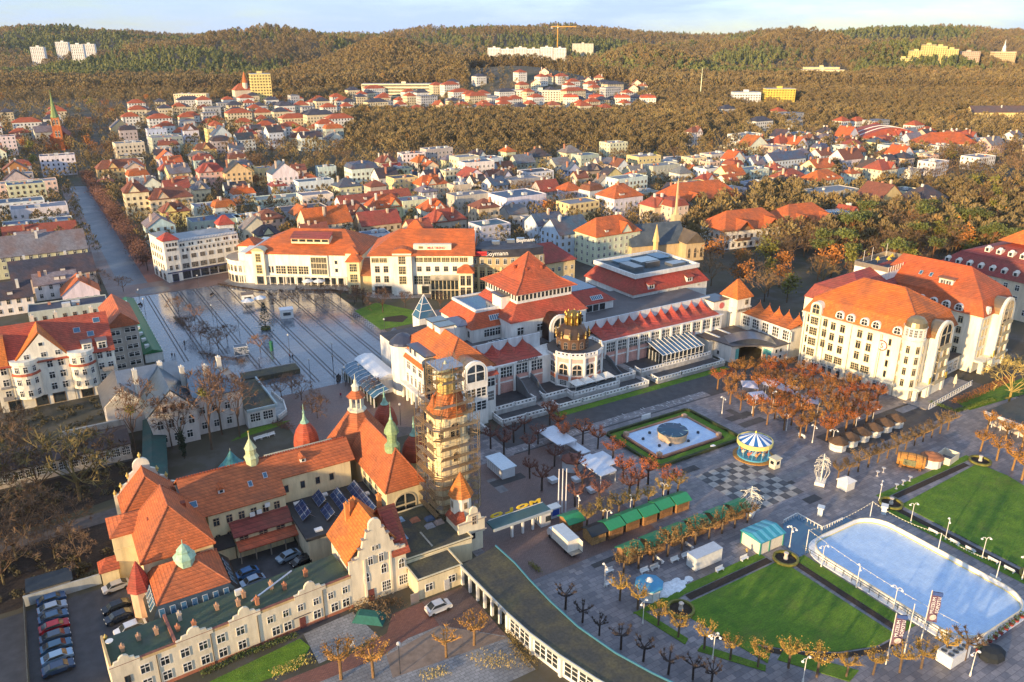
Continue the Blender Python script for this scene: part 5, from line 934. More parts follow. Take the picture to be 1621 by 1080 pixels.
def build_malls():
 t=Thing('curved_mall','white shopping gallery with big orange roof, raised clerestory and rounded end','shopping gallery',(60.6,314,0),R(-36)); C=(.86,.82,.70); OR=(.62,.145,.03)
 L,Dp,H=54,27,12.2
 t.part('wall',MB().box(6,L,0,Dp,0,H),'plaster',C); t.part('round_end',MB().lathe(7,9,[(9,0),(9,8.2),(9.4,8.3),(9.4,8.9)],24),'plaster',C); t.part('round_roof',MB().lathe(7,9,[(9.2,8.9),(9.2,9.0)],24),'felt',(.35,.28,.2))
 t.part('pavilion_wall',MB().box(1,8,12,22,0,12),'plaster',C); t.part('pavilion_roof',MB().hip(1,8,12,22,12,14.5,.5,.2),'tile',OR)
 rf=t.part('roof',MB().hip(10,L,.5,Dp+2,H,19,.9,.3,'x',14,10),'tile',OR); cl=t.part('clerestory',MB().box(26,41,4.5,9.5,15.2,17.4),'plaster',(.82,.70,.45),rf); t.part('clerestory_roof',MB().vprism([(3.8,17.4),(10,18.9),(10,18.7),(3.8,17.2)],'x',25.6,41.4),'tile',(.36,.07,.05),cl); wins(t,(26,4.5),(41,4.5),5,15.9,2.4,1.0,'plain',(.6,.5,.3),parent=cl)
 W_=(.42,.36,.28)
 for i in range(12):
  an=PI*1.02+i*PI*.075; x,y=7+9*math.cos(an),9+9*math.sin(an); t.inst('window',WIN['tall'],(x,y,4.4),an+PI/2,(1.2,1,2.6),(.6,.5,.35)); t.inst('window',WIN['plain'],(7+9*math.cos(an),9+9*math.sin(an),.2),an+PI/2,(1.5,1,2.9),W_)
 for x,w in ((14.5,4.6),(51.3,4.6)):
  b=t.part('entrance_tower',MB().box(x-w/2,x+w/2,-1.6,2,0,13.4),'plaster',(.84,.76,.56)); t.part('tower_roof',MB().vprism([(x-w/2-.5,13.4),(x-w/2+.8,14.4),(x,14.7),(x+w/2-.8,14.4),(x+w/2+.5,13.4)],'y',-2.1,2.5) if x<20 else MB().hip(x-w/2,x+w/2,-1.6,3,13.4,15.6,.5,.2),'tile' if x>20 else 'metal',OR if x>20 else (.6,.5,.3),b)
  wins(t,(x-w/2,-1.6),(x+w/2,-1.6),[w/2],4.4,2.0,3.4,'grid',(.65,.5,.2),parent=b); wins(t,(x-w/2,-1.6),(x+w/2,-1.6),[w/2],9,1.8,3.2,'grid',(.65,.5,.2),parent=b); wins(t,(x-w/2,-1.6),(x+w/2,-1.6),[w/2],.1,2.6,3.2,'plain',W_,parent=b)
 wins(t,(6,0),(L,0),[16.5,21,25.5],4.0,3.8,3.2,'grid',(.7,.6,.4)); wins(t,(6,0),(L,0),[12,13.2],4.4,.7,2.6,'plain',W_); wins(t,(6,0),(L,0),[13,16.5,20,23.5,27],.1,2.4,2.9,'plain',W_)
 o=t.part('window_bay',MB().box(34.5,41.5,-.7,0,3.2,H-.4),'plaster',C); wins(t,(34.5,-.7),(41.5,-.7),[1.4,3.5,5.6],4.0,1.9,7.0,'grid',(.7,.6,.38),parent=o); wins(t,(6,0),(L,0),[29.5,32,34.5,37,40],.1,2.0,2.9,'plain',W_); wins(t,(6,0),(L,0),[38.6],[5.2,8.4],1.0,1.4,'plain',W_)
 for i in range(14): t.part('column',MB().lathe(15.5+i*2.7,-1.2,[(.22,0),(.22,3.4)],8),'plaster',WHITE)
 t.part('canopy',MB().box(14,53,-1.5,0,3.3,3.5),'plaster',C)
 # second gallery
 t=Thing('cinema_mall','white cinema block with orange roof, round-headed stair bay and red sign','shopping gallery',(103.6,269.4,0),R(-31)); L,Dp,H=38,24,15.4
 t.part('wall',MB().box(0,L,0,Dp,0,H),'plaster',C); rf=t.part('roof',MB().hip(0,L,-1,Dp,H,22.5,.9,.3,'x',11,.5),'tile',OR); sg=t.part('sign_wall',MB().box(16,30,.8,3,16.6,18.8),'plaster',(.84,.76,.58),rf); sign(t,'MULTIKINO',(24.5,.74,17.2),0,1.25,(.70,.05,.05),.1,sg); t.part('sign_panel',MB().box(18,19.6,.7,.8,17.3,18.2),'paint',(.2,.18,.1),sg)
 t.part('end_gable',MB().vprism([(0,H),(Dp*.5,22.9),(Dp,H)],'x',L+.2,L+.7),'plaster',WHITE)
 st=t.part('stair_bay',MB().box(8.4,15.4,-1.8,0,0,16.2),'plaster',C); t.part('bay_roof',MB().vprism([(11.9+4.0*math.cos(i*PI/8),16.2+1.8*math.sin(i*PI/8)) for i in range(9)],'y',-2.2,4),'tile',OR,st); wins(t,(8.4,-1.8),(15.4,-1.8),[3.5],[4.4,8.2,12],2.4,3.0,'grid',(.66,.55,.32),parent=st)
 wins(t,(0,0),(L,0),[1.8,4.8],12.2,2.6,1.7,'grid',(.7,.6,.35)); wins(t,(0,0),(L,0),[18+3.3*i for i in range(6)],12.4,2.8,1.7,'grid',(.7,.6,.35)); wins(t,(0,0),(L,0),[18+3.3*i for i in range(6)],8.8,1.5,1.9,'cross',(.35,.34,.32)); wins(t,(0,0),(L,0),[17.5+3.6*i for i in range(3)],3.8,3.0,3.2,'grid',(.3,.3,.28)); wins(t,(0,0),(L,0),[2.4,5.6],[4.6,8.4],1.6,2.4,'cross',W_); wins(t,(0,0),(L,0),[2.5,6,20,24,28],.1,2.6,3.0,'plain',W_)
 g=t.part('glass_front',MB().box(22.5,33,-6.2,0,0,7.2),'glass'); t.part('glass_front_roof',MB().box(22.2,33.2,-6.6,0,7.2,7.5),'metal',(.55,.5,.42),g)
 for i in range(8): t.part('mullion',MB().box(22.6+i*1.45,22.8+i*1.45,-6.35,-6.2,0,7.2),'paint',(.66,.56,.36),g)
 for z in (3.4,): t.part('transom',MB().box(22.4,33,-6.4,-6.2,z,z+.3),'paint',(.7,.6,.4),g)
 k=t.part('corner_tower',MB().box(33,38,-7.2,-2,0,10.4),'plaster',(.84,.74,.52)); t.part('tower_roof',MB().hip(33,38,-7.2,-2,10.4,12.8,.7,.2,'x',2.5,2.5),'tile',OR,k); wins(t,(33,-7.2),(38,-7.2),[1.4,3.6],[1.0,5.4],1.5,3.6,'tall',(.3,.25,.2),parent=k); wins(t,(33,-2),(33,-7.2),[1.5,3.6],[1.0,5.4],1.4,3.6,'tall',(.3,.25,.2),parent=k)
 tt=t.part('roof_tower',MB().box(13,18,13,18,18,22.4),'plaster',(.8,.7,.5),rf); t.part('roof_tower_roof',MB().hip(13,18,13,18,22.4,25,.6,.2,'x',2.5,2.5),'tile',OR,tt)
 k=t.part('side_tower',MB().box(-9,-4.4,1,6,0,12.4),'plaster',(.82,.70,.42)); t.part('tower_roof',MB().hip(-9,-4.4,1,6,12.4,15,.6,.2,'x',2.3,2.3),'tile',OR,k); wins(t,(-9,1),(-4.4,1),[2.3],[.4,4.4,8.4],2.6,3.0,'grid',(.7,.6,.3),parent=k); wins(t,(-9,6),(-9,1),[2.5],[.4,4.4,8.4],2.6,3.0,'grid',(.7,.6,.3),parent=k)
 t.part('link',MB().box(-4.4,0,2,12,0,7),'plaster',(.7,.5,.25)); t.part('link_roof',MB().vprism([(1.4,7),(12,11),(12,10.7),(1.4,6.7)],'x',-4.4,-.05),'tile',(.36,.13,.05))
build_malls()
def build_residence():
 t=Thing('curved_residence','brown curved residence with dark mansard, lit attic windows and roof lettering','building',(136,250,0),R(-26)); C=(.48,.36,.20); n=8
 cx,cy,r=12,34,33
 def arc(rr,a0,a1,m): return [(cx+rr*math.cos(a0+(a1-a0)*i/m),cy+rr*math.sin(a0+(a1-a0)*i/m)) for i in range(m+1)]
 a0,a1=R(-112),R(-62); inner=arc(r-14,a0,a1,10); 
 t.part('wall',MB().prism(arc(r,a0,a1,10)+inner[::-1],0,13.5),'plaster',C); rf=t.part('roof',MB().prism(arc(r-.6,a0,a1,10)+inner[::-1],13.5,16.4),'felt',(.05,.05,.065))
 t.part('cornice',MB().prism(arc(r+.5,a0,a1,10)+arc(r-1,a0,a1,10)[::-1],9.9,10.2),'plaster',(.55,.42,.25))
 pts=arc(r,a0,a1,10)
 for i in range(10):
  p,q=pts[i],pts[i+1]
  wins(t,p,q,[1.4],10.8,1.2,2.3,'tall',(.84,.82,.76)); wins(t,p,q,[1.4],[1,5.4],1.7,3.0,'tall',(.62,.46,.22)); t.part('pilaster',MB().lathe(p[0],p[1],[(.5,0),(.5,9.9)],6),'plaster',(.72,.58,.3))
 x=.6; o=t.part('sign_panel',MB().box(.2,5.4,.2,.35,14.6,16.2),'paint',(.60,.05,.05),rf); sign(t,'RESTAURANT',(2.8,.18,15.1),0,.75,(.25,.02,.02),.05,o); sign(t,'Boymann',(9.2,1.0,14.4),R(4),2.3,(.85,.82,.75),.2,rf); sign(t,'Boymann',(21,11,17.0),R(14),2.0,(.85,.82,.75),.2,rf)
 for x,y in ((8,10),(14,12),(18,14)): t.part('plant_unit',MB().box(x,x+3,y,y+2,16.4,17.6),'metal',(.5,.55,.58),rf)
 t=Thing('yellow_house','long pale yellow house with plain red hip roof beside the pyramid hall','house',(168,252,0)); t.part('wall',MB().box(156,180,246,262,0,8.6),'plaster',(.80,.62,.32)); t.part('roof',MB().hip(156,180,246,262,8.6,14.6,.6,.25,'x',7,7),'tile',(.40,.06,.045)); wins(t,(156,246),(180,246),8,[1,4.6],1.1,1.6,'cross'); wins(t,(156,262),(156,246),4,[1,4.6],1.1,1.6,'cross')
build_residence()
def build_gable_block():
 t=Thing('gabled_apartment_house','tall white apartment house with broad gable, rounded bays and orange roof','apartment house',(-4,232,0)); C=(.84,.79,.66); OR=(.58,.13,.035)
 t.part('wall',MB().box(-15.5,12,222.6,238,0,12.2),'plaster',C); t.part('gable',MB().vprism([(-11,12.2),(1.6,12.2),(-4,19.4)],'y',222.3,226),'plaster',C)
 rf=t.part('roof',MB().vprism([(222.0,12.2),(232,20),(240,12.2),(240,11.9),(232,19.7),(222,11.9)],'x',-15.9,12.3),'tile',(.46,.08,.04)); g=t.part('gable_roof',MB().vprism([(-11.8,11.8),(-4.3,20.0),(2.4,11.9),(2.4,11.6),(-4.3,19.6),(-11.8,11.5)],'y',222.35,232),'tile',(.64,.18,.03)); t.part('hip_roof',MB().fru((-16,-12,222,240),12,(-13.6,-12,226,236),18.4),'tile',(.66,.19,.03),rf)  # sunlight painted into the tiles: left-facing roofs brighter, main slope darker
 wins(t,(-11,222.3),(1.6,222.3),[3.2,7.0,10.2],13.2,1.1,1.2,'cross'); wins(t,(-11,222.3),(1.6,222.3),[6.8],16.2,.9,.9,'plain')
 for x in (-8.6,4.2):
  b=t.part('round_bay',MB().lathe(x,223.4,[(3.1,0),(3.1,2.9)],4) if False else MB().lathe(x,223.4,[(3.1,3.2),(3.1,12.2),(3.3,12.4),(3.3,13.3)],16),'plaster',C); t.part('bay_band',MB().lathe(x,223.4,[(3.2,9.4),(3.45,9.5),(3.2,10.1)],16,cap=False),'tile',(.46,.1,.05),b)
  for k in range(4):
   an=R(195+k*38); 
   for z in (3.9,7.0,10.3): t.inst('window',WIN['cross'],(x+3.1*math.cos(an),223.4+3.1*math.sin(an),z),an+PI/2,(1.0,1,1.7),WHITE,b)
 wins(t,(-15.5,222.6),(12,222.6),[2.2,12.4,14.9,24.0,26.2],[3.8,6.9,10],1.2,1.8,'cross'); wins(t,(-15.5,222.6),(12,222.6),[3,9,13,19.5,24],.1,2.6,2.6,'plain',(.2,.14,.08)); downpipes(t,[(-12.2,222.4,12),(1.2,222.4,12),(7.6,222.4,12)]); wins(t,(-15.5,238),(-15.5,222.6),[4,8,12],[3.8,6.9,10],1.1,1.7,'cross')
 t.part('balcony',MB().box(8.4,11.2,221.4,222.6,6.6,6.9).box(8.4,11.2,221.35,221.4,6.9,7.8).box(-14.6,-12.4,221.4,222.6,3.4,3.7).box(-14.6,-12.4,221.35,221.4,3.7,4.6).box(-14.6,-12.4,221.4,222.6,6.6,6.9),'paint',(.3,.28,.26))
 for x,y in ((6,226),(9.5,226.5)): d=t.part('dormer',MB().box(x-1.2,x+1.2,222.7,226,12.2,14.8),'plaster',C,rf); t.part('dormer_roof',MB().box(x-1.4,x+1.4,222.5,227,14.8,15),'metal',(.4,.4,.4),d); wins(t,(x-1.2,222.7),(x+1.2,222.7),1,12.7,1.6,1.7,'cross',parent=d)
 for x,y,z in ((4.5,228.2,16.9),(9.5,230,18.3),(7.5,226.8,15.8)): skylight(t,x,y,z+.1,-PI/2,R(38),1.6,1.6,rf)
 for x in (-13,-5,0.5,9): chimney(t,x,233.5,17,21.4,.8,1.2,(.7,.62,.5),rf)
 t.part('eyebrow_dormer',MB().lathe(-14.2,228,[(1.3,15.2),(1.1,15.8),(.3,16.2)],10),'plaster',(.8,.7,.5),rf)
 t=Thing('grey_flats','plain grey five-storey block of flats with orange roof next to the gabled apartment house','block of flats',(16,245,0)); t.part('wall',MB().box(12.3,20,238,258,0,13.6).box(12.3,15.8,236.8,238,0,13.6),'plaster',(.46,.42,.36)); t.part('roof',MB().hip(12.3,20,236.8,258,13.6,17.4,.5,.25,'y',.4,.4),'tile',(.56,.14,.05)); wins(t,(12.3,236.8),(15.8,236.8),[1.7],[1.0,3.5,6,8.5,11],2.2,1.3,'cross'); wins(t,(15.8,238),(20,238),[2.1],[1.0,3.5,6,8.5,11],2.8,1.3,'cross')
 # low green-roofed stalls beside it
 t=Thing('terrace_cafe','long low cafe terrace with dark green roof and white trim beside the square','cafe',(22.8,262,0)); t.part('wall',MB().box(20.6,25.4,240,300,0,3.0),'plaster',(.6,.62,.58)); t.part('roof',MB().vprism([(20.4,3.0),(23,4.0),(25.6,3.0),(25.6,2.8),(20.4,2.8)],'y',239.6,300.4),'paint',(.02,.14,.05))
 for i in range(20): t.part('arch_trim',MB().box(25.5,25.75,240.4+i*3,241+i*3,0,3.4),'paint',(.75,.78,.72))
 for i in range(9): t.part('roof_box',MB().box(21.4,22.6,243+i*6.2,244.4+i*6.2,3.4,4.4),'paint',(.62,.66,.64))
build_gable_block()
def build_grey_villa():
 t=Thing('grey_villa','old pale villa with blue-grey metal roofs, gables and arched windows behind bare trees','villa',(24,188,0)); C=(.66,.61,.56); G=(.20,.26,.31)
 t.part('wall',MB().box(14.5,24.5,181.5,199,0,8.4).box(24.5,35.5,184,199,0,9.6).box(6.4,14.5,194,207,0,8.0),'plaster',C)
 t.part('roof',MB().vprism([(13.6,8.2),(19.5,14.2),(25.3,8.4),(25.3,8.1),(19.5,13.8),(13.6,7.9)],'y',181.4,199.4),'metal',G); t.part('gable',MB().vprism([(14.4,8.4),(24.6,8.4),(19.5,13.8)],'y',181.2,181.6),'plaster',(.70,.64,.58)); t.part('roof',MB().hip(24.6,35.5,184,199,9.6,13.6,.4,.2,'x',.4,4.5),'metal',G); rf=t.part('roof',MB().vprism([(5.8,7.9),(10.4,12),(15,7.9)],'y',193.6,207.4),'metal',(.30,.30,.30)); t.part('gable',MB().vprism([(6.2,8),(14.6,8),(10.4,11.8)],'y',193.2,193.6),'plaster',(.74,.66,.52))
 t.part('gable_roof',MB().vprism([(195,8.2),(198.6,14.6),(201.5,8.2)],'x',10,24),'metal',(.30,.31,.32))
 for x,y in ((14,196),(20,198),(29,190),(33,194),(24,192)): chimney(t,x,y,9,15.2,1.0,1.3,(.70,.66,.58))
 wins(t,(14.5,181.5),(24.5,181.5),[1.8,4.2,6.6,8.6],4.6,1.2,2.3,'arch'); wins(t,(14.5,181.5),(24.5,181.5),[2.2,5,7.8],1.2,1.2,1.9,'cross'); wins(t,(14.5,181.2),(24.5,181.2),[3.2,5,6.8],8.9,.9,1.4,'cross',(.4,.2,.15)); wins(t,(24.5,184),(35.5,184),[1.6,4.4,7.4],[1.2,5.2],1.1,1.8,'cross'); wins(t,(14.5,199),(14.5,181.5),[3,7,11,15],[1.4,5],1.1,1.8,'cross')
 t=Thing('veranda_hall','low white veranda hall with green felt roof, curved terrace and large paned windows','hall',(40,188,0)); t.part('wall',MB().box(35.6,42.5,181.3,200,0,4.4),'plaster',(.70,.69,.66)); t.part('flat_roof',MB().box(35.6,42.8,181,200.3,4.4,4.7),'moss_felt'); t.part('fascia',MB().box(42.6,43.0,181,200.3,4.3,5.3).box(35.6,43,180.8,181.2,4.3,5.0),'paint',(.35,.45,.48)); wins(t,(35.6,181.3),(42.5,181.3),[1.9,5.0],1.4,2.3,2.2,'grid'); pts=[(43,200),(46,197),(47,190),(46,184),(43,181.4)]; t.part('terrace',MB().prism(pts,0,.8),'concrete',(.4,.42,.42)); balustrade(t,[(43.2,181.6),(45.8,184),(46.8,190),(45.8,197)],.8,.8,'terrace_rail')
 t=Thing('covered_walk','long covered walkway with dark green roof leading to the spa house','walkway',(14,178,0),R(-8)); t.part('wall',MB().box(-2,2.2,-16,14,0,3.2),'plaster',(.62,.60,.56)); t.part('roof',MB().vprism([(-2.4,3.2),(-.4,4.0),(2.6,3.2),(2.6,3.0),(-2.4,3.0)],'y',-16.2,14.2),'felt',(.03,.09,.08)); wins(t,(-2,14),(-2,-16),16,1.4,1.2,1.3,'plain',(.75,.72,.66))
 t=Thing('low_park_hall','low shaded park hall with row of white paned windows behind bare trees','hall',(-8,184,0)); t.part('wall',MB().box(-22,9.4,180,190,0,4.0),'plaster',(.52,.47,.42)); t.part('roof',MB().vprism([(179.6,4.0),(184.5,5.6),(190.4,4),(190.4,3.8),(179.6,3.8)],'x',-22.4,9.6),'felt',(.07,.045,.04)); wins(t,(-22,180),(9.4,180),15,1.2,1.5,1.9,'grid'); t.part('battlement',MB().box(-4,9,191,191.6,0,5.2),'plaster',(.5,.45,.38))
 t=Thing('tent_kiosk','small round kiosk with teal tent roof beside the spa garden path','kiosk',(27,160,0)); t.part('wall',MB().lathe(27,160,[(2.0,0),(2.0,2.6)],12),'paint',(.35,.36,.34)); t.part('roof',MB().lathe(27,160,[(2.9,2.5),(1.9,3.5),(.8,5.0),(.1,6.2)],16),'copper',(.06,.25,.28)); t.part('finial',MB().lathe(27,160,[(.05,6.1),(.15,6.4),(.03,6.9)],6),'metal',(.5,.6,.6))
build_grey_villa()

# ---------------------------------------------------------------- town houses
def house(label,x,y,z,rz,w,d,h,roof,wc,rc,near,seed,cat='house',name='town_house',storey=3.0,group='town houses behind the square'):
 r=random.Random(seed); t=Thing(name,label,cat,(x,y,z),rz,group,local=True); X,Y=w/2,d/2
 t.part('wall',MB().box(-X,X,-Y,Y,-2.5,h),'plaster',wc)
 zr=h
 if roof in('gable_x','gable_y'):
  ax=roof[-1]; sp=(d if ax=='x' else w); zr=h+sp*r.uniform(.34,.5)
  if ax=='x':
   rf=t.part('roof',MB().vprism([(-Y-.5,h-.2),(0,zr),(Y+.5,h-.2),(Y+.5,h-.42),(0,zr-.3),(-Y-.5,h-.42)],'x',-X-.3,X+.3),'tile',rc); g=MB().vprism([(-Y,h),(0,zr-.35),(Y,h)],'x',-X,-X+.2); g2=MB().vprism([(-Y,h),(0,zr-.35),(Y,h)],'x',X-.2,X)
  else:
   rf=t.part('roof',MB().vprism([(-X-.5,h-.2),(0,zr),(X+.5,h-.2),(X+.5,h-.42),(0,zr-.3),(-X-.5,h-.42)],'y',-Y-.3,Y+.3),'tile',rc); g=MB().vprism([(-X,h),(0,zr-.35),(X,h)],'y',-Y,-Y+.2); g2=MB().vprism([(-X,h),(0,zr-.35),(X,h)],'y',Y-.2,Y)
  t.part('gable',g,'plaster',wc); t.part('gable',g2,'plaster',wc)
 elif roof=='hip': zr=h+min(w,d)*r.uniform(.3,.42); rf=t.part('roof',MB().hip(-X,X,-Y,Y,h,zr,.5,.25),'tile',rc)
 elif roof=='mansard': zr=h+4.2; rf=t.part('roof',MB().mansard(-X,X,-Y,Y,h,h+2.8,zr,1.3,.3),'tile',rc)
 elif roof=='cross':
  zr=h+d*.42; rf=t.part('roof',MB().hip(-X,X,-Y,Y,h,zr,.5,.25,'x',Y*.8,Y*.8),'tile',rc); gx=r.uniform(-.25,.25)*w; gw=min(3.2,w*.26)
  t.part('gable',MB().vprism([(gx-gw,h-.1),(gx+gw,h-.1),(gx,h+gw*1.25)],'y',-Y-.25,-Y+.3),'plaster',wc); t.part('gable_roof',MB().vprism([(gx-gw-.4,h-.2),(gx,h+gw*1.4),(gx+gw+.4,h-.2),(gx+gw+.1,h-.2),(gx,h+gw*1.2),(gx-gw-.1,h-.2)],'y',-Y-.5,0),'tile',rc)
 else:
  zr=h+.3; rf=t.part('flat_roof',MB().box(-X+.25,X-.25,-Y+.25,Y-.25,h-.1,h+.12),'felt',rc); t.part('parapet',MB().box(-X,X,-Y,-Y+.25,h,h+.5).box(-X,X,Y-.25,Y,h,h+.5).box(-X,-X+.25,-Y+.25,Y-.25,h,h+.5).box(X-.25,X,-Y+.25,Y-.25,h,h+.5),'plaster',wc)
 for i in range(r.choice((1,2,2,3))):
  a,b=r.uniform(-.35,.35)*w,r.uniform(-.3,.3)*d; cc=r.choice([(.72,.68,.6),(.5,.22,.13),(.66,.5,.36)]); t.part('chimney',MB().box(a-.45,a+.45,b-.6,b+.6,h+.1,zr+r.uniform(.5,1.2)),'plaster',cc,rf)
 if roof=='flat':
  for i in range(r.choice((0,1,2))): a,b=r.uniform(-.3,.3)*w,r.uniform(-.3,.3)*d; t.part('roof_box',MB().box(a-1.3,a+1.3,b-1,b+1,h+.1,h+1.5),'plaster',(.6,.6,.58),rf)
 elif near and r.random()<.6:
  for i in range(r.choice((1,2))):
   a=r.uniform(-.25,.25)*w
   if roof!='gable_y': dm=t.part('dormer',MB().box(a-.8,a+.8,-Y+.9,-Y+3.2,h+.3,h+2.0),'plaster',(.7,.66,.6),rf); t.part('dormer_roof',MB().box(a-1.0,a+1.0,-Y+.7,-Y+3.4,h+2.0,h+2.2),'tile',rc,dm)
 if h<14 and (x*FX+y*FY)>760: CLEAR.append((x-9*FX,y-9*FY,13)); CLEAR.append((x-24*FX,y-24*FY,10))
 fc=r.choice([WHITE,WHITE,(.5,.42,.32),(.3,.22,.16)])
 ns=max(1,int(h/storey)); n1=max(2,int(w/3.0)); n2=max(2,int(d/3.2))
 if near:
  wins(t,(-X,-Y),(X,-Y),n1,[.9+storey*i for i in range(ns)],1.05,1.5,'cross',fc); wins(t,(-X,Y),(-X,-Y),n2,[.9+storey*i for i in range(ns)],1.0,1.5,'cross',fc)
 else:
  b=MB()
  for k in range(ns):
   zz=.9+storey*k
   for i in range(n1):
    q=-X+w*(i+.5)/n1; b.box(q-.55,q+.55,-Y-.06,-Y+.02,zz,zz+1.6,0); b.box(q-.42,q+.42,-Y-.09,-Y,zz+.12,zz+1.48,1)
   for i in range(n2):
    q=-Y+d*(i+.5)/n2; b.box(-X-.06,-X+.02,q-.5,q+.5,zz,zz+1.6,0); b.box(-X-.09,-X,q-.38,q+.38,zz+.12,zz+1.48,1)
  t.part('windows',b,['paint','glass'],fc,kind='stuff')
 return t

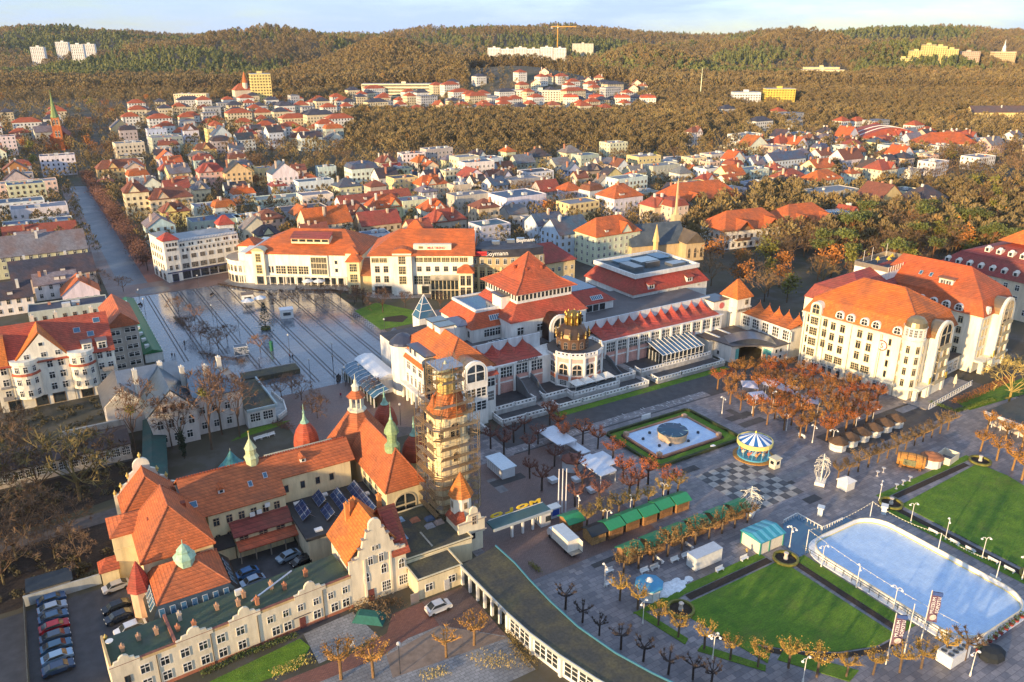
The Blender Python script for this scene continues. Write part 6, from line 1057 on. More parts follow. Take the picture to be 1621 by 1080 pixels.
# near houses: x,y,turn,width,depth,height,roof,wall,tile,row,place in row; far ones: x,y,width,depth,height
HOUSES=[(*map(float,q[:6]),*q[6:9],int(q[9]),int(q[10])) for q in (r.split(",") for r in """5,301,-2,24,10,4.0,flat,gr,dk,0,1;-11,317,1,12,10,6.0,gable_x,wh,dk,0,0;10,319,-1,12,10,4.0,gable_y,wh,or,1,2;3,329,-2,14,8,6.0,gable_x,wh,gy,1,0;3,344,1,28,14,6.0,gable_x,cr,dk,1,1;-2,373,0,38,16,9.0,gable_x,be,gy,2,2;-4,391,2,12,10,9.0,flat,gr,gy,2,1;210,264,1,24,15,13.0,cross,pg,or,2,9;198,278,2,17,14,12.0,gable_x,bl,bl,2,8;-25,415,2,13,10,9.0,flat,bl,bl,2,0;129,328,-6,12,8,9.0,flat,wh,bl,2,7;88,353,2,10,9,9.2,cross,cr,dk,2,5;-2,411,-1,12,9,6.0,gable_x,wh,gy,2,3;66,371,-1,14,10,5.6,cross,cr,gy,2,4;108,349,-4,12,10,8.0,gable_x,wh,br,2,6;-24,436,-2,9,9,11.0,mansard,ye,gy,3,1;151,330,-2,11,12,8.0,gable_x,cr,rd,3,13;2,426,0,30,9,6.0,gable_x,wh,rd,3,4;88,374,0,13,8,8.0,gable_y,cr,gy,3,7;50,400,2,12,14,9.0,gable_y,bl,gy,3,5;205,305,-1,15,12,10.0,gable_x,bl,bl,3,17;183,319,1,16,12,9.0,flat,bl,bl,3,15;-26,454,5,13,10,8.0,gable_x,gr,gy,3,0;119,366,-0,22,16,9.0,gable_x,cr,or,3,11;143,359,-2,20,12,7.0,gable_x,be,rd,3,12;98,389,0,13,12,9.0,hip,be,br,3,9;172,344,-0,18,12,8.0,cross,be,rd,3,14;2,452,0,30,10,6.0,flat,wh,bl,3,3;77,409,1,24,14,7.0,flat,gr,bl,3,6;115,390,1,9,10,9.0,gable_y,cr,or,3,10;216,329,-5,13,11,6.4,flat,gr,gy,3,16;-25,477,4,14,12,9.2,mansard,bl,br,3,2;96,406,1,20,10,7.0,flat,bl,gy,3,8;352,250,2,10,10,7.0,gable_y,wh,rd,3,18;278,298,-1,11,12,12.0,mansard,cr,rd,4,23;139,384,1,16,14,8.0,cross,cr,br,4,10;197,349,-0,12,11,11.0,hip,be,br,4,16;63,436,1,13,10,8.0,cross,ye,br,4,6;276,306,-2,15,12,11.0,cross,be,rd,4,21;179,371,1,13,12,8.0,cross,wh,or,4,14;216,351,1,12,10,5.6,gable_x,gr,gy,4,17;4,484,-0,26,14,8.0,flat,wh,gy,4,3;-26,502,4,12,9,11.0,flat,wh,gy,4,0;87,434,5,11,8,8.0,mansard,wh,or,4,8;161,392,-0,18,14,8.0,cross,cr,or,4,12;251,342,1,20,12,9.0,flat,ye,gy,4,19;121,422,-0,34,16,5.0,flat,gr,dk,4,9;176,390,-1,16,12,10.0,flat,cr,gy,4,13;83,447,-0,18,12,7.0,flat,wh,gy,4,7;-4,501,2,22,14,9.0,flat,wh,bl,4,2;50,472,-2,12,14,14.0,cross,cr,br,4,4;152,412,-1,20,10,8.0,gable_x,wh,rd,4,11;416,250,-1,20,16,10.0,hip,be,dk,4,25;276,338,1,20,16,11.0,hip,wh,or,4,20;66,467,2,22,12,10.0,cross,cr,br,4,5;-26,524,-6,10,9,8.0,flat,wh,gy,4,1;399,265,-0,20,16,10.0,gable_y,ye,br,4,24;229,369,2,26,20,11.0,flat,wh,bl,4,18;207,383,1,22,12,11.0,flat,gr,gy,4,15;304,328,-1,10,12,5.6,gable_x,be,rd,4,22;62,479,-1,11,10,9.0,flat,gr,dk,5,3;423,265,-1,16,14,11.0,flat,cr,dk,5,28;388,288,-2,30,14,11.0,flat,gr,gy,5,27;175,420,-1,24,10,7.0,gable_x,gr,rd,5,13;-23,542,4,12,10,6.4,gable_y,wh,gy,5,0;140,444,-2,18,12,8.0,flat,wh,gy,5,10;260,372,-3,11,12,5.6,flat,cr,gy,5,18;125,455,-1,34,14,6.0,flat,wh,gy,5,9;85,480,1,9,10,11.0,cross,cr,gy,5,5;330,331,6,20,12,9.5,flat,gr,gy,5,24;196,416,6,10,10,9.0,hip,wh,gy,5,14;306,352,1,13,12,8.0,flat,be,gy,5,22;352,328,5,13,11,9.0,flat,wh,gy,5,25;174,437,3,10,9,11.0,hip,be,br,5,12;0,544,3,19,13,12.0,flat,cr,bl,5,1;108,479,-2,13,10,6.4,mansard,wh,or,5,7;217,414,1,11,9,11.0,flat,be,bl,5,15;284,374,5,11,10,8.0,mansard,wh,br,5,20;76,505,0,14,12,9.0,gable_x,gr,rd,5,4;162,452,2,14,12,10.0,hip,cr,bl,5,11;329,353,5,9,10,6.4,gable_y,bl,dk,5,23;277,387,-2,12,12,7.0,hip,wh,or,5,19;373,330,4,10,9,6.4,gable_y,cr,dk,5,26;129,480,1,9,9,9.0,hip,bl,rd,5,8;308,371,4,24,11,13.5,flat,wh,gy,5,21;65,520,-2,11,8,9.2,gable_y,wh,dk,5,2;267,397,-0,14,12,6.0,gable_x,gr,rd,5,17;242,415,5,11,12,9.0,gable_x,wh,bl,5,16;108,498,-2,13,9,6.4,gable_x,bl,dk,5,6;210,438,1,18,12,9.0,cross,cr,or,6,19;346,355,-2,22,12,9.0,flat,ye,gy,6,29;150,476,1,22,11,10.5,flat,wh,bl,6,14;-3,572,0,40,12,9.0,flat,cr,gy,6,3;197,450,1,16,12,12.0,flat,ye,dk,6,17;395,329,-6,9,9,9.5,cross,ye,dk,6,34;88,520,2,10,9,8.0,cross,cr,gy,6,9;-24,591,-6,10,11,8.0,gable_x,cr,or,6,1;262,416,4,24,11,10.5,flat,gr,gy,6,24;371,351,5,11,10,9.2,gable_x,wh,or,6,31;137,496,-2,16,14,14.0,gable_y,wh,bl,6,12;64,542,-6,12,9,6.4,gable_x,be,gy,6,7;240,434,-3,9,11,8.0,gable_x,wh,dk,6,22;308,394,-5,12,8,6.4,gable_y,wh,gy,6,26;-4,587,-0,14,9,9.2,gable_y,gr,dk,6,2;152,493,-1,12,12,9.0,hip,be,or,6,13;428,326,1,24,14,9.0,hip,cr,or,6,36;393,349,2,14,9,6.4,flat,bl,bl,6,33;195,472,2,14,12,10.0,gable_x,wh,dk,6,16;44,567,-6,9,8,6.4,hip,gr,br,6,5;221,459,2,11,12,9.0,gable_x,bl,dk,6,20;416,341,1,20,14,9.0,hip,be,rd,6,35;331,394,-1,10,9,9.2,hip,wh,or,6,28;-25,612,-4,12,8,9.0,cross,gr,or,6,0;86,545,-5,14,9,6.4,hip,cr,or,6,8;262,437,-3,12,9,9.2,cross,bl,dk,6,23;117,529,-2,16,14,12.0,gable_y,ye,dk,6,11;305,415,1,9,8,8.0,gable_x,be,br,6,25;375,372,-1,14,9,6.4,cross,bl,rd,6,30;103,539,-1,16,12,12.0,cross,be,rd,6,10;246,452,-0,14,14,9.0,gable_y,wh,rd,6,21;186,489,-1,18,14,14.0,mansard,wh,bl,6,15;63,566,3,13,10,9.0,mansard,wh,or,6,6;392,369,-1,16,14,9.0,gable_x,cr,or,6,32;-1,611,1,13,10,9.0,flat,gr,bl,6,4;219,480,-4,10,10,5.6,cross,cr,dk,6,18;329,413,-0,13,9,8.0,gable_y,ye,dk,6,27;464,331,-5,9,8,9.0,hip,wh,or,7,37;87,564,6,14,12,9.2,gable_x,ye,gy,7,7;155,523,-2,9,9,11.0,gable_x,be,br,7,12;438,350,-5,14,11,5.6,gable_y,wh,bl,7,35;266,456,-3,12,10,6.4,gable_x,be,br,7,21;-24,636,3,14,12,8.0,flat,wh,dk,7,0;291,445,-0,20,14,9.0,flat,wh,dk,7,23;137,540,0,10,10,11.0,flat,ye,gy,7,11;374,395,-4,11,11,8.0,hip,wh,gy,7,29;243,476,4,12,9,9.2,flat,cr,gy,7,18;64,588,-1,11,11,11.0,gable_y,be,gy,7,5;350,414,-3,12,11,8.0,gable_x,cr,gy,7,27;174,523,-4,12,8,11.0,flat,bl,dk,7,13;419,374,2,18,13,9.5,flat,wh,gy,7,33;85,579,1,14,12,9.0,cross,wh,rd,7,6;393,390,1,14,12,10.0,flat,wh,dk,7,31;109,567,5,9,9,11.0,cross,be,dk,7,9;218,501,1,14,11,9.2,flat,cr,dk,7,16;330,435,3,14,9,8.0,cross,be,dk,7,25;-4,639,-0,14,12,9.0,gable_y,bn,br,7,2;263,476,-4,22,12,13.5,flat,wh,bl,7,20;498,333,1,18,14,9.0,cross,cr,rd,7,39;373,414,0,24,12,10.5,flat,gr,gy,7,28;439,373,4,11,12,8.0,hip,cr,rd,7,34;58,609,1,30,12,9.0,cross,ye,br,7,4;201,522,-5,11,8,9.0,flat,be,dk,7,14;131,566,4,10,11,5.6,gable_y,ye,or,7,10;-19,660,1,12,8,5.6,hip,bl,br,7,1;353,434,-1,10,10,9.0,gable_y,wh,br,7,26;241,502,-2,9,9,9.2,gable_y,cr,or,7,17;325,453,2,12,10,6.0,gable_y,bl,bl,7,24;421,394,5,10,11,9.5,mansard,wh,rd,7,32;286,478,-3,12,11,6.4,gable_x,bl,br,7,22;473,364,-1,20,14,8.0,gable_x,cr,or,7,36;110,587,1,9,10,9.0,cross,wh,dk,7,8;220,520,0,13,9,5.6,gable_x,bl,rd,7,15;530,332,3,13,9,5.6,flat,wh,gy,7,40;0,658,-2,12,9,8.0,mansard,wh,rd,7,3;399,414,1,9,11,5.6,gable_y,cr,or,7,30;509,350,4,14,9,6.4,gable_y,cr,dk,7,38;267,500,4,17,13,13.5,flat,cr,gy,7,19;444,395,-3,10,11,8.0,gable_x,bl,gy,8,33;554,330,4,18,13,9.5,flat,wh,gy,8,40;-20,682,3,9,10,11.0,gable_x,be,br,8,2;23,656,-3,22,12,13.5,flat,wh,dk,8,4;92,614,4,13,9,9.0,gable_x,wh,or,8,8;379,439,-2,20,14,13.0,flat,ye,gy,8,26;135,589,5,12,12,6.4,mansard,bl,bl,8,12;419,414,-1,10,11,9.0,flat,be,dk,8,29;244,523,4,11,11,9.0,cross,gr,or,8,15;355,455,-6,13,8,8.0,gable_x,cr,gy,8,24;69,633,2,10,9,8.0,flat,bl,bl,8,5;289,500,6,12,12,11.0,flat,wh,gy,8,19;532,353,-5,12,8,9.5,gable_x,cr,dk,8,37;225,542,1,13,11,8.0,cross,cr,br,8,13;399,437,2,11,11,8.0,flat,wh,gy,8,27;-39,705,-0,11,12,11.0,gable_x,be,br,8,0;471,393,-1,34,12,10.0,gable_x,bl,bl,8,34;113,613,2,14,8,9.0,mansard,bl,rd,8,10;333,478,0,14,11,6.4,gable_x,gr,gy,8,22;266,520,6,14,9,9.2,hip,be,gy,8,17;311,494,2,16,12,7.0,gable_x,gr,gy,8,20;443,415,0,13,11,9.2,gable_y,wh,or,8,31;380,457,3,14,11,6.4,flat,wh,gy,8,25;92,635,3,13,10,9.0,gable_y,wh,or,8,7;552,353,2,12,12,9.5,hip,be,dk,8,38;423,434,-2,14,12,9.0,flat,cr,gy,8,28;246,543,-4,18,11,12.0,flat,wh,dk,8,14;-19,707,-4,14,11,8.0,cross,be,gy,8,3;137,614,2,14,10,8.0,mansard,be,br,8,11;357,479,1,17,12,10.5,flat,gr,bl,8,23;523,379,-1,22,14,8.0,gable_x,wh,br,8,36;607,328,1,22,14,9.0,flat,wh,gy,8,41;289,523,3,13,11,9.2,cross,wh,dk,8,18;73,657,-6,12,11,6.4,flat,wh,dk,8,6;467,416,-0,12,9,8.0,flat,wh,gy,8,32;578,349,-4,13,8,9.0,flat,be,dk,8,39;330,502,-2,16,14,9.0,hip,ye,dk,8,21;-37,728,-1,12,11,9.0,mansard,ye,or,8,1;114,635,-1,14,8,9.2,hip,be,gy,8,9;513,394,1,14,11,9.5,gable_x,bl,br,8,35;268,546,1,22,11,13.5,flat,gr,bl,8,16;447,437,2,20,12,9.5,flat,cr,gy,8,30;315,521,5,9,10,11.0,hip,cr,or,9,11;92,658,-5,11,10,9.0,gable_x,be,dk,9,5;569,367,2,16,14,9.0,gable_y,wh,or,9,24;424,456,-3,11,12,5.6,flat,wh,gy,9,14;492,415,4,10,11,8.0,cross,cr,bl,9,17;357,499,-1,14,12,10.0,hip,cr,gy,9,12;467,433,-2,12,11,6.4,cross,wh,dk,9,15;141,634,-0,9,11,8.0,mansard,wh,gy,9,9;509,409,-3,10,9,9.0,hip,be,gy,9,18;534,394,2,11,10,9.2,flat,wh,dk,9,20;-14,730,-1,12,10,9.2,gable_y,wh,or,9,2;588,363,-1,18,12,9.0,flat,cr,gy,9,25;72,684,-3,13,10,5.6,flat,cr,dk,9,3;552,391,2,10,9,9.2,gable_x,gr,or,9,22;-36,757,-6,23,12,10.5,flat,cr,bl,9,0;122,660,2,10,12,6.4,flat,cr,dk,9,7;581,386,-6,12,9,5.6,cross,cr,br,9,23;146,653,-5,11,11,9.0,gable_x,wh,bl,9,10;98,685,-1,10,12,9.2,flat,gr,gy,9,6;75,700,3,21,13,13.5,flat,cr,bl,9,4;542,418,3,10,10,9.0,mansard,ye,bl,9,19;127,676,0,16,10,8.0,cross,ye,br,9,8;562,412,-5,12,11,9.5,flat,bl,gy,9,21;516,442,1,16,13,9.5,flat,be,gy,9,16;-33,779,6,11,13,10.0,hip,wh,br,9,1;408,510,-1,18,14,12.0,flat,cr,gy,9,13;697,333,-4,18,10,9.5,flat,cr,bl,9,26;104,700,-5,16,13,10.0,mansard,gr,br,10,4;603,395,0,23,13,9.5,flat,wh,gy,10,19;636,377,-0,18,12,9.0,flat,wh,gy,10,22;509,457,0,22,14,9.0,gable_y,wh,or,10,11;675,357,-4,18,13,9.5,gable_x,be,gy,10,25;541,439,2,14,10,9.5,gable_y,wh,or,10,14;580,417,5,15,13,9.5,hip,cr,rd,10,17;-13,781,1,26,13,15.0,flat,wh,dk,10,1;498,471,-1,14,11,7.0,flat,cr,gy,10,9;123,707,-3,16,12,8.0,flat,cr,gy,10,5;740,329,-3,17,11,7.0,flat,cr,gy,10,28;-34,808,-2,14,11,11.2,hip,wh,gy,10,0;608,415,3,14,9,9.5,hip,cr,bl,10,18;544,455,-0,26,14,9.0,cross,wh,rd,10,13;106,724,5,24,15,13.1,flat,gr,gy,10,3;145,702,-1,15,13,10.0,mansard,gr,dk,10,6;590,429,-2,16,10,9.5,mansard,gr,br,10,16;714,354,1,12,11,9.5,flat,be,gy,10,26;518,476,3,13,13,8.0,flat,wh,bl,10,10;658,395,1,12,12,9.5,hip,wh,or,10,21;81,752,6,16,13,7.0,flat,wh,bl,10,2;699,374,-1,29,15,9.5,flat,wh,bl,10,24;572,453,1,14,10,9.5,cross,cr,br,10,15;165,704,5,15,12,10.0,gable_x,wh,dk,10,7;546,473,3,16,11,8.0,flat,cr,bl,10,12;213,677,-0,18,12,11.2,gable_x,wh,dk,10,8;673,395,3,15,12,8.0,cross,ye,dk,10,23;650,410,-4,17,13,8.0,gable_x,bl,gy,10,20;746,353,1,12,13,9.5,gable_x,be,dk,10,27;590,452,3,18,12,9.5,hip,wh,gy,11,22;151,726,5,16,9,11.5,gable_y,wh,bl,11,11;-24,835,3,12,14,13.8,hip,wh,br,11,1;639,429,3,14,13,7.0,mansard,gr,rd,11,27;701,393,-1,13,14,9.5,cross,bl,rd,11,32;191,706,4,13,12,13.8,gable_x,wh,dk,11,14;567,478,3,15,13,9.5,gable_y,wh,dk,11,20;108,760,-1,17,10,10.0,flat,wh,bl,11,8;617,450,5,17,14,9.5,gable_y,wh,or,11,24;172,725,1,16,13,11.2,cross,ye,rd,11,12;237,685,5,14,12,7.0,gable_y,wh,gy,11,16;2,831,-4,12,11,7.0,hip,cr,br,11,3;746,377,5,18,9,9.5,gable_x,wh,gy,11,33;660,430,-0,17,10,9.5,cross,bl,rd,11,28;85,783,0,14,10,13.8,mansard,gr,dk,11,6;509,525,-2,12,10,12.0,cross,wh,br,11,18;549,503,3,29,14,9.5,flat,wh,gy,11,19;685,420,-1,13,13,9.5,gable_x,be,dk,11,30;107,775,-1,16,13,13.8,flat,bl,gy,11,7;214,709,-5,16,11,7.0,mansard,cr,br,11,15;-24,856,-2,18,11,11.2,hip,wh,gy,11,2;708,408,6,15,11,9.5,mansard,wh,br,11,31;151,751,0,14,13,13.8,flat,ye,dk,11,10;24,832,5,18,10,11.2,gable_x,gr,gy,11,4;242,699,-3,16,10,13.8,mansard,gr,or,11,17;596,483,5,18,12,9.5,flat,gr,bl,11,21;196,731,1,15,10,10.0,flat,wh,gy,11,13;618,473,-6,13,12,9.5,cross,be,dk,11,23;-42,880,5,16,14,8.0,hip,ye,or,11,0;642,461,-0,18,10,7.0,flat,cr,bl,11,25;685,437,-5,16,11,9.5,gable_x,wh,gy,11,29;82,807,4,16,11,13.8,gable_y,ye,gy,11,5;135,775,0,13,12,11.5,cross,wh,br,11,9;666,451,-1,22,14,9.5,flat,gr,bl,11,26;184,749,-5,15,10,11.5,gable_x,wh,dk,12,13""".split(";"))]
FARH=[tuple(map(float,r.split(","))) for r in """703,431,15,11,10;222,728,12,13,10;112,797,13,12,11;20,855,13,11,11;-15,877,12,9,12;158,775,12,13,14;5,873,18,14,7;90,825,13,13,7;133,799,16,9,7;208,756,13,12,10;247,735,16,10,14;187,774,12,11,10;-17,900,11,12,7;689,473,14,12,10;123,822,14,11,11;26,883,11,11,10;203,776,15,10,11;165,800,15,14,8;90,849,13,9,8;245,755,16,13,8;12,903,24,14,13;-44,938,15,12,8;734,463,15,12,10;142,826,13,13,14;228,782,18,12,8;-15,932,11,10,12;122,851,21,14,15;270,761,25,14,15;-39,955,26,14,15;6,936,14,13,8;258,783,28,13,17;-17,959,15,13,8;149,857,14,10,8;238,803,26,14,13;702,520,13,11,10;633,563,24,14,10;131,873,17,11,10;197,835,17,11,8;218,823,18,12,7;737,506,24,14,10;34,938,14,10,11;168,858,13,10,7;-36,985,18,10,8;18,953,15,11,7;729,522,15,10,8;103,908,16,12,12;152,884,14,11,11;198,857,24,14,15;-15,988,14,10,8;683,562,16,10,8;37,958,15,12,7;126,911,15,12,12;220,853,12,13,8;180,878,14,12,7;-30,1011,22,15,15;273,834,16,9,14;240,854,16,11,14;288,824,12,12,8;38,982,13,14,11;202,882,18,12,14;178,901,14,12,12;129,932,13,10,10;-33,1043,13,11,8;116,952,17,13,14;229,883,18,11,11;208,899,14,12,12;712,592,26,15,10;278,859,17,10,10;252,876,12,14,11;165,930,17,11,7;-3,1040,12,13,10;143,951,14,14,14;234,899,18,9,8;47,1018,12,11,10;713,610,14,14,10;188,933,17,10,14;279,880,16,14,7;211,927,12,10,10;124,981,18,12,10;542,734,17,12,14;261,906,18,12,14;387,834,17,12,10;44,1045,15,14,10;438,803,13,11,7;303,886,16,12,12;283,900,14,12,12;682,656,18,12,10;566,727,17,13,11;486,777,16,13,12;523,757,13,10,8;194,959,13,11,8;323,883,13,11,12;235,937,14,12,10;372,855,12,10,10;126,1010,18,9,10;301,903,13,13,7;264,927,15,12,12;164,989,13,10,11;422,833,14,10,8;461,809,18,12,11;552,754,11,13,14;219,961,16,10,12;244,951,13,13,11;190,985,13,13,8;153,1011,15,9,7;573,754,17,12,7;485,810,16,10,12;287,932,15,10,11;218,977,12,13,7;386,876,11,10,11;172,1011,16,11,8;564,772,14,10,7;271,953,17,12,10;127,1042,18,13,12;365,899,25,14,13;311,932,16,12,14;239,977,13,13,12;453,848,18,10,8;520,809,11,13,10;496,827,18,10,14;341,925,13,9,12;586,777,17,11,12;153,1043,11,13,12;197,1018,16,13,14;480,849,17,12,8;219,1010,18,11,10;270,981,13,10,7;184,1037,27,13,13;313,963,17,14,10;606,785,16,12,12;497,854,12,13,14;344,952,17,10,11;206,1036,12,13,8;633,775,11,13,8;388,925,16,11,10;245,1014,17,14,14;544,833,17,13,14;459,885,14,13,10;523,848,17,12,12;305,986,15,10,7;273,1006,15,14,11;435,908,22,14,15;486,877,24,13,15;229,1036,13,13,11;616,805,17,10,8;422,929,13,13,14;467,903,16,11,10;259,1036,14,13,14;348,984,14,10,12;303,1012,11,13,14;605,831,17,10,8;491,902,17,9,14;642,810,14,9,8;400,963,17,13,10;670,798,17,13,10;418,952,11,13,7;628,826,14,12,8;334,1010,16,13,8;281,1043,13,12,11;519,903,17,13,10;381,989,14,13,10;563,880,12,11,14;449,953,17,9,14;614,854,30,14,15;314,1041,17,12,7;542,902,23,13,13;411,983,13,13,10;495,936,26,15,13;390,1007,12,10,11;597,880,12,12,14;683,831,13,12,12;568,902,14,12,11;528,935,17,13,8;366,1035,16,13,7;670,849,25,13,17;507,953,17,11,7;404,1016,12,13,11;591,903,14,11,7;456,988,14,11,11;388,1033,17,12,14;648,874,15,12,8;583,926,15,11,14;669,882,14,10,12;460,1017,16,13,8;508,988,23,14,15;422,1044,27,15,13;647,910,14,12,11;496,1005,16,14,14;701,884,27,14,15;679,905,16,12,12;522,1007,15,10,14;667,929,17,12,10;705,911,16,11,12;635,959,13,14,11;502,1044,16,10,8;685,936,15,11,10;665,955,18,12,10;569,1017,16,14,11;618,987,14,14,12;712,933,12,11,7""".split(";")]
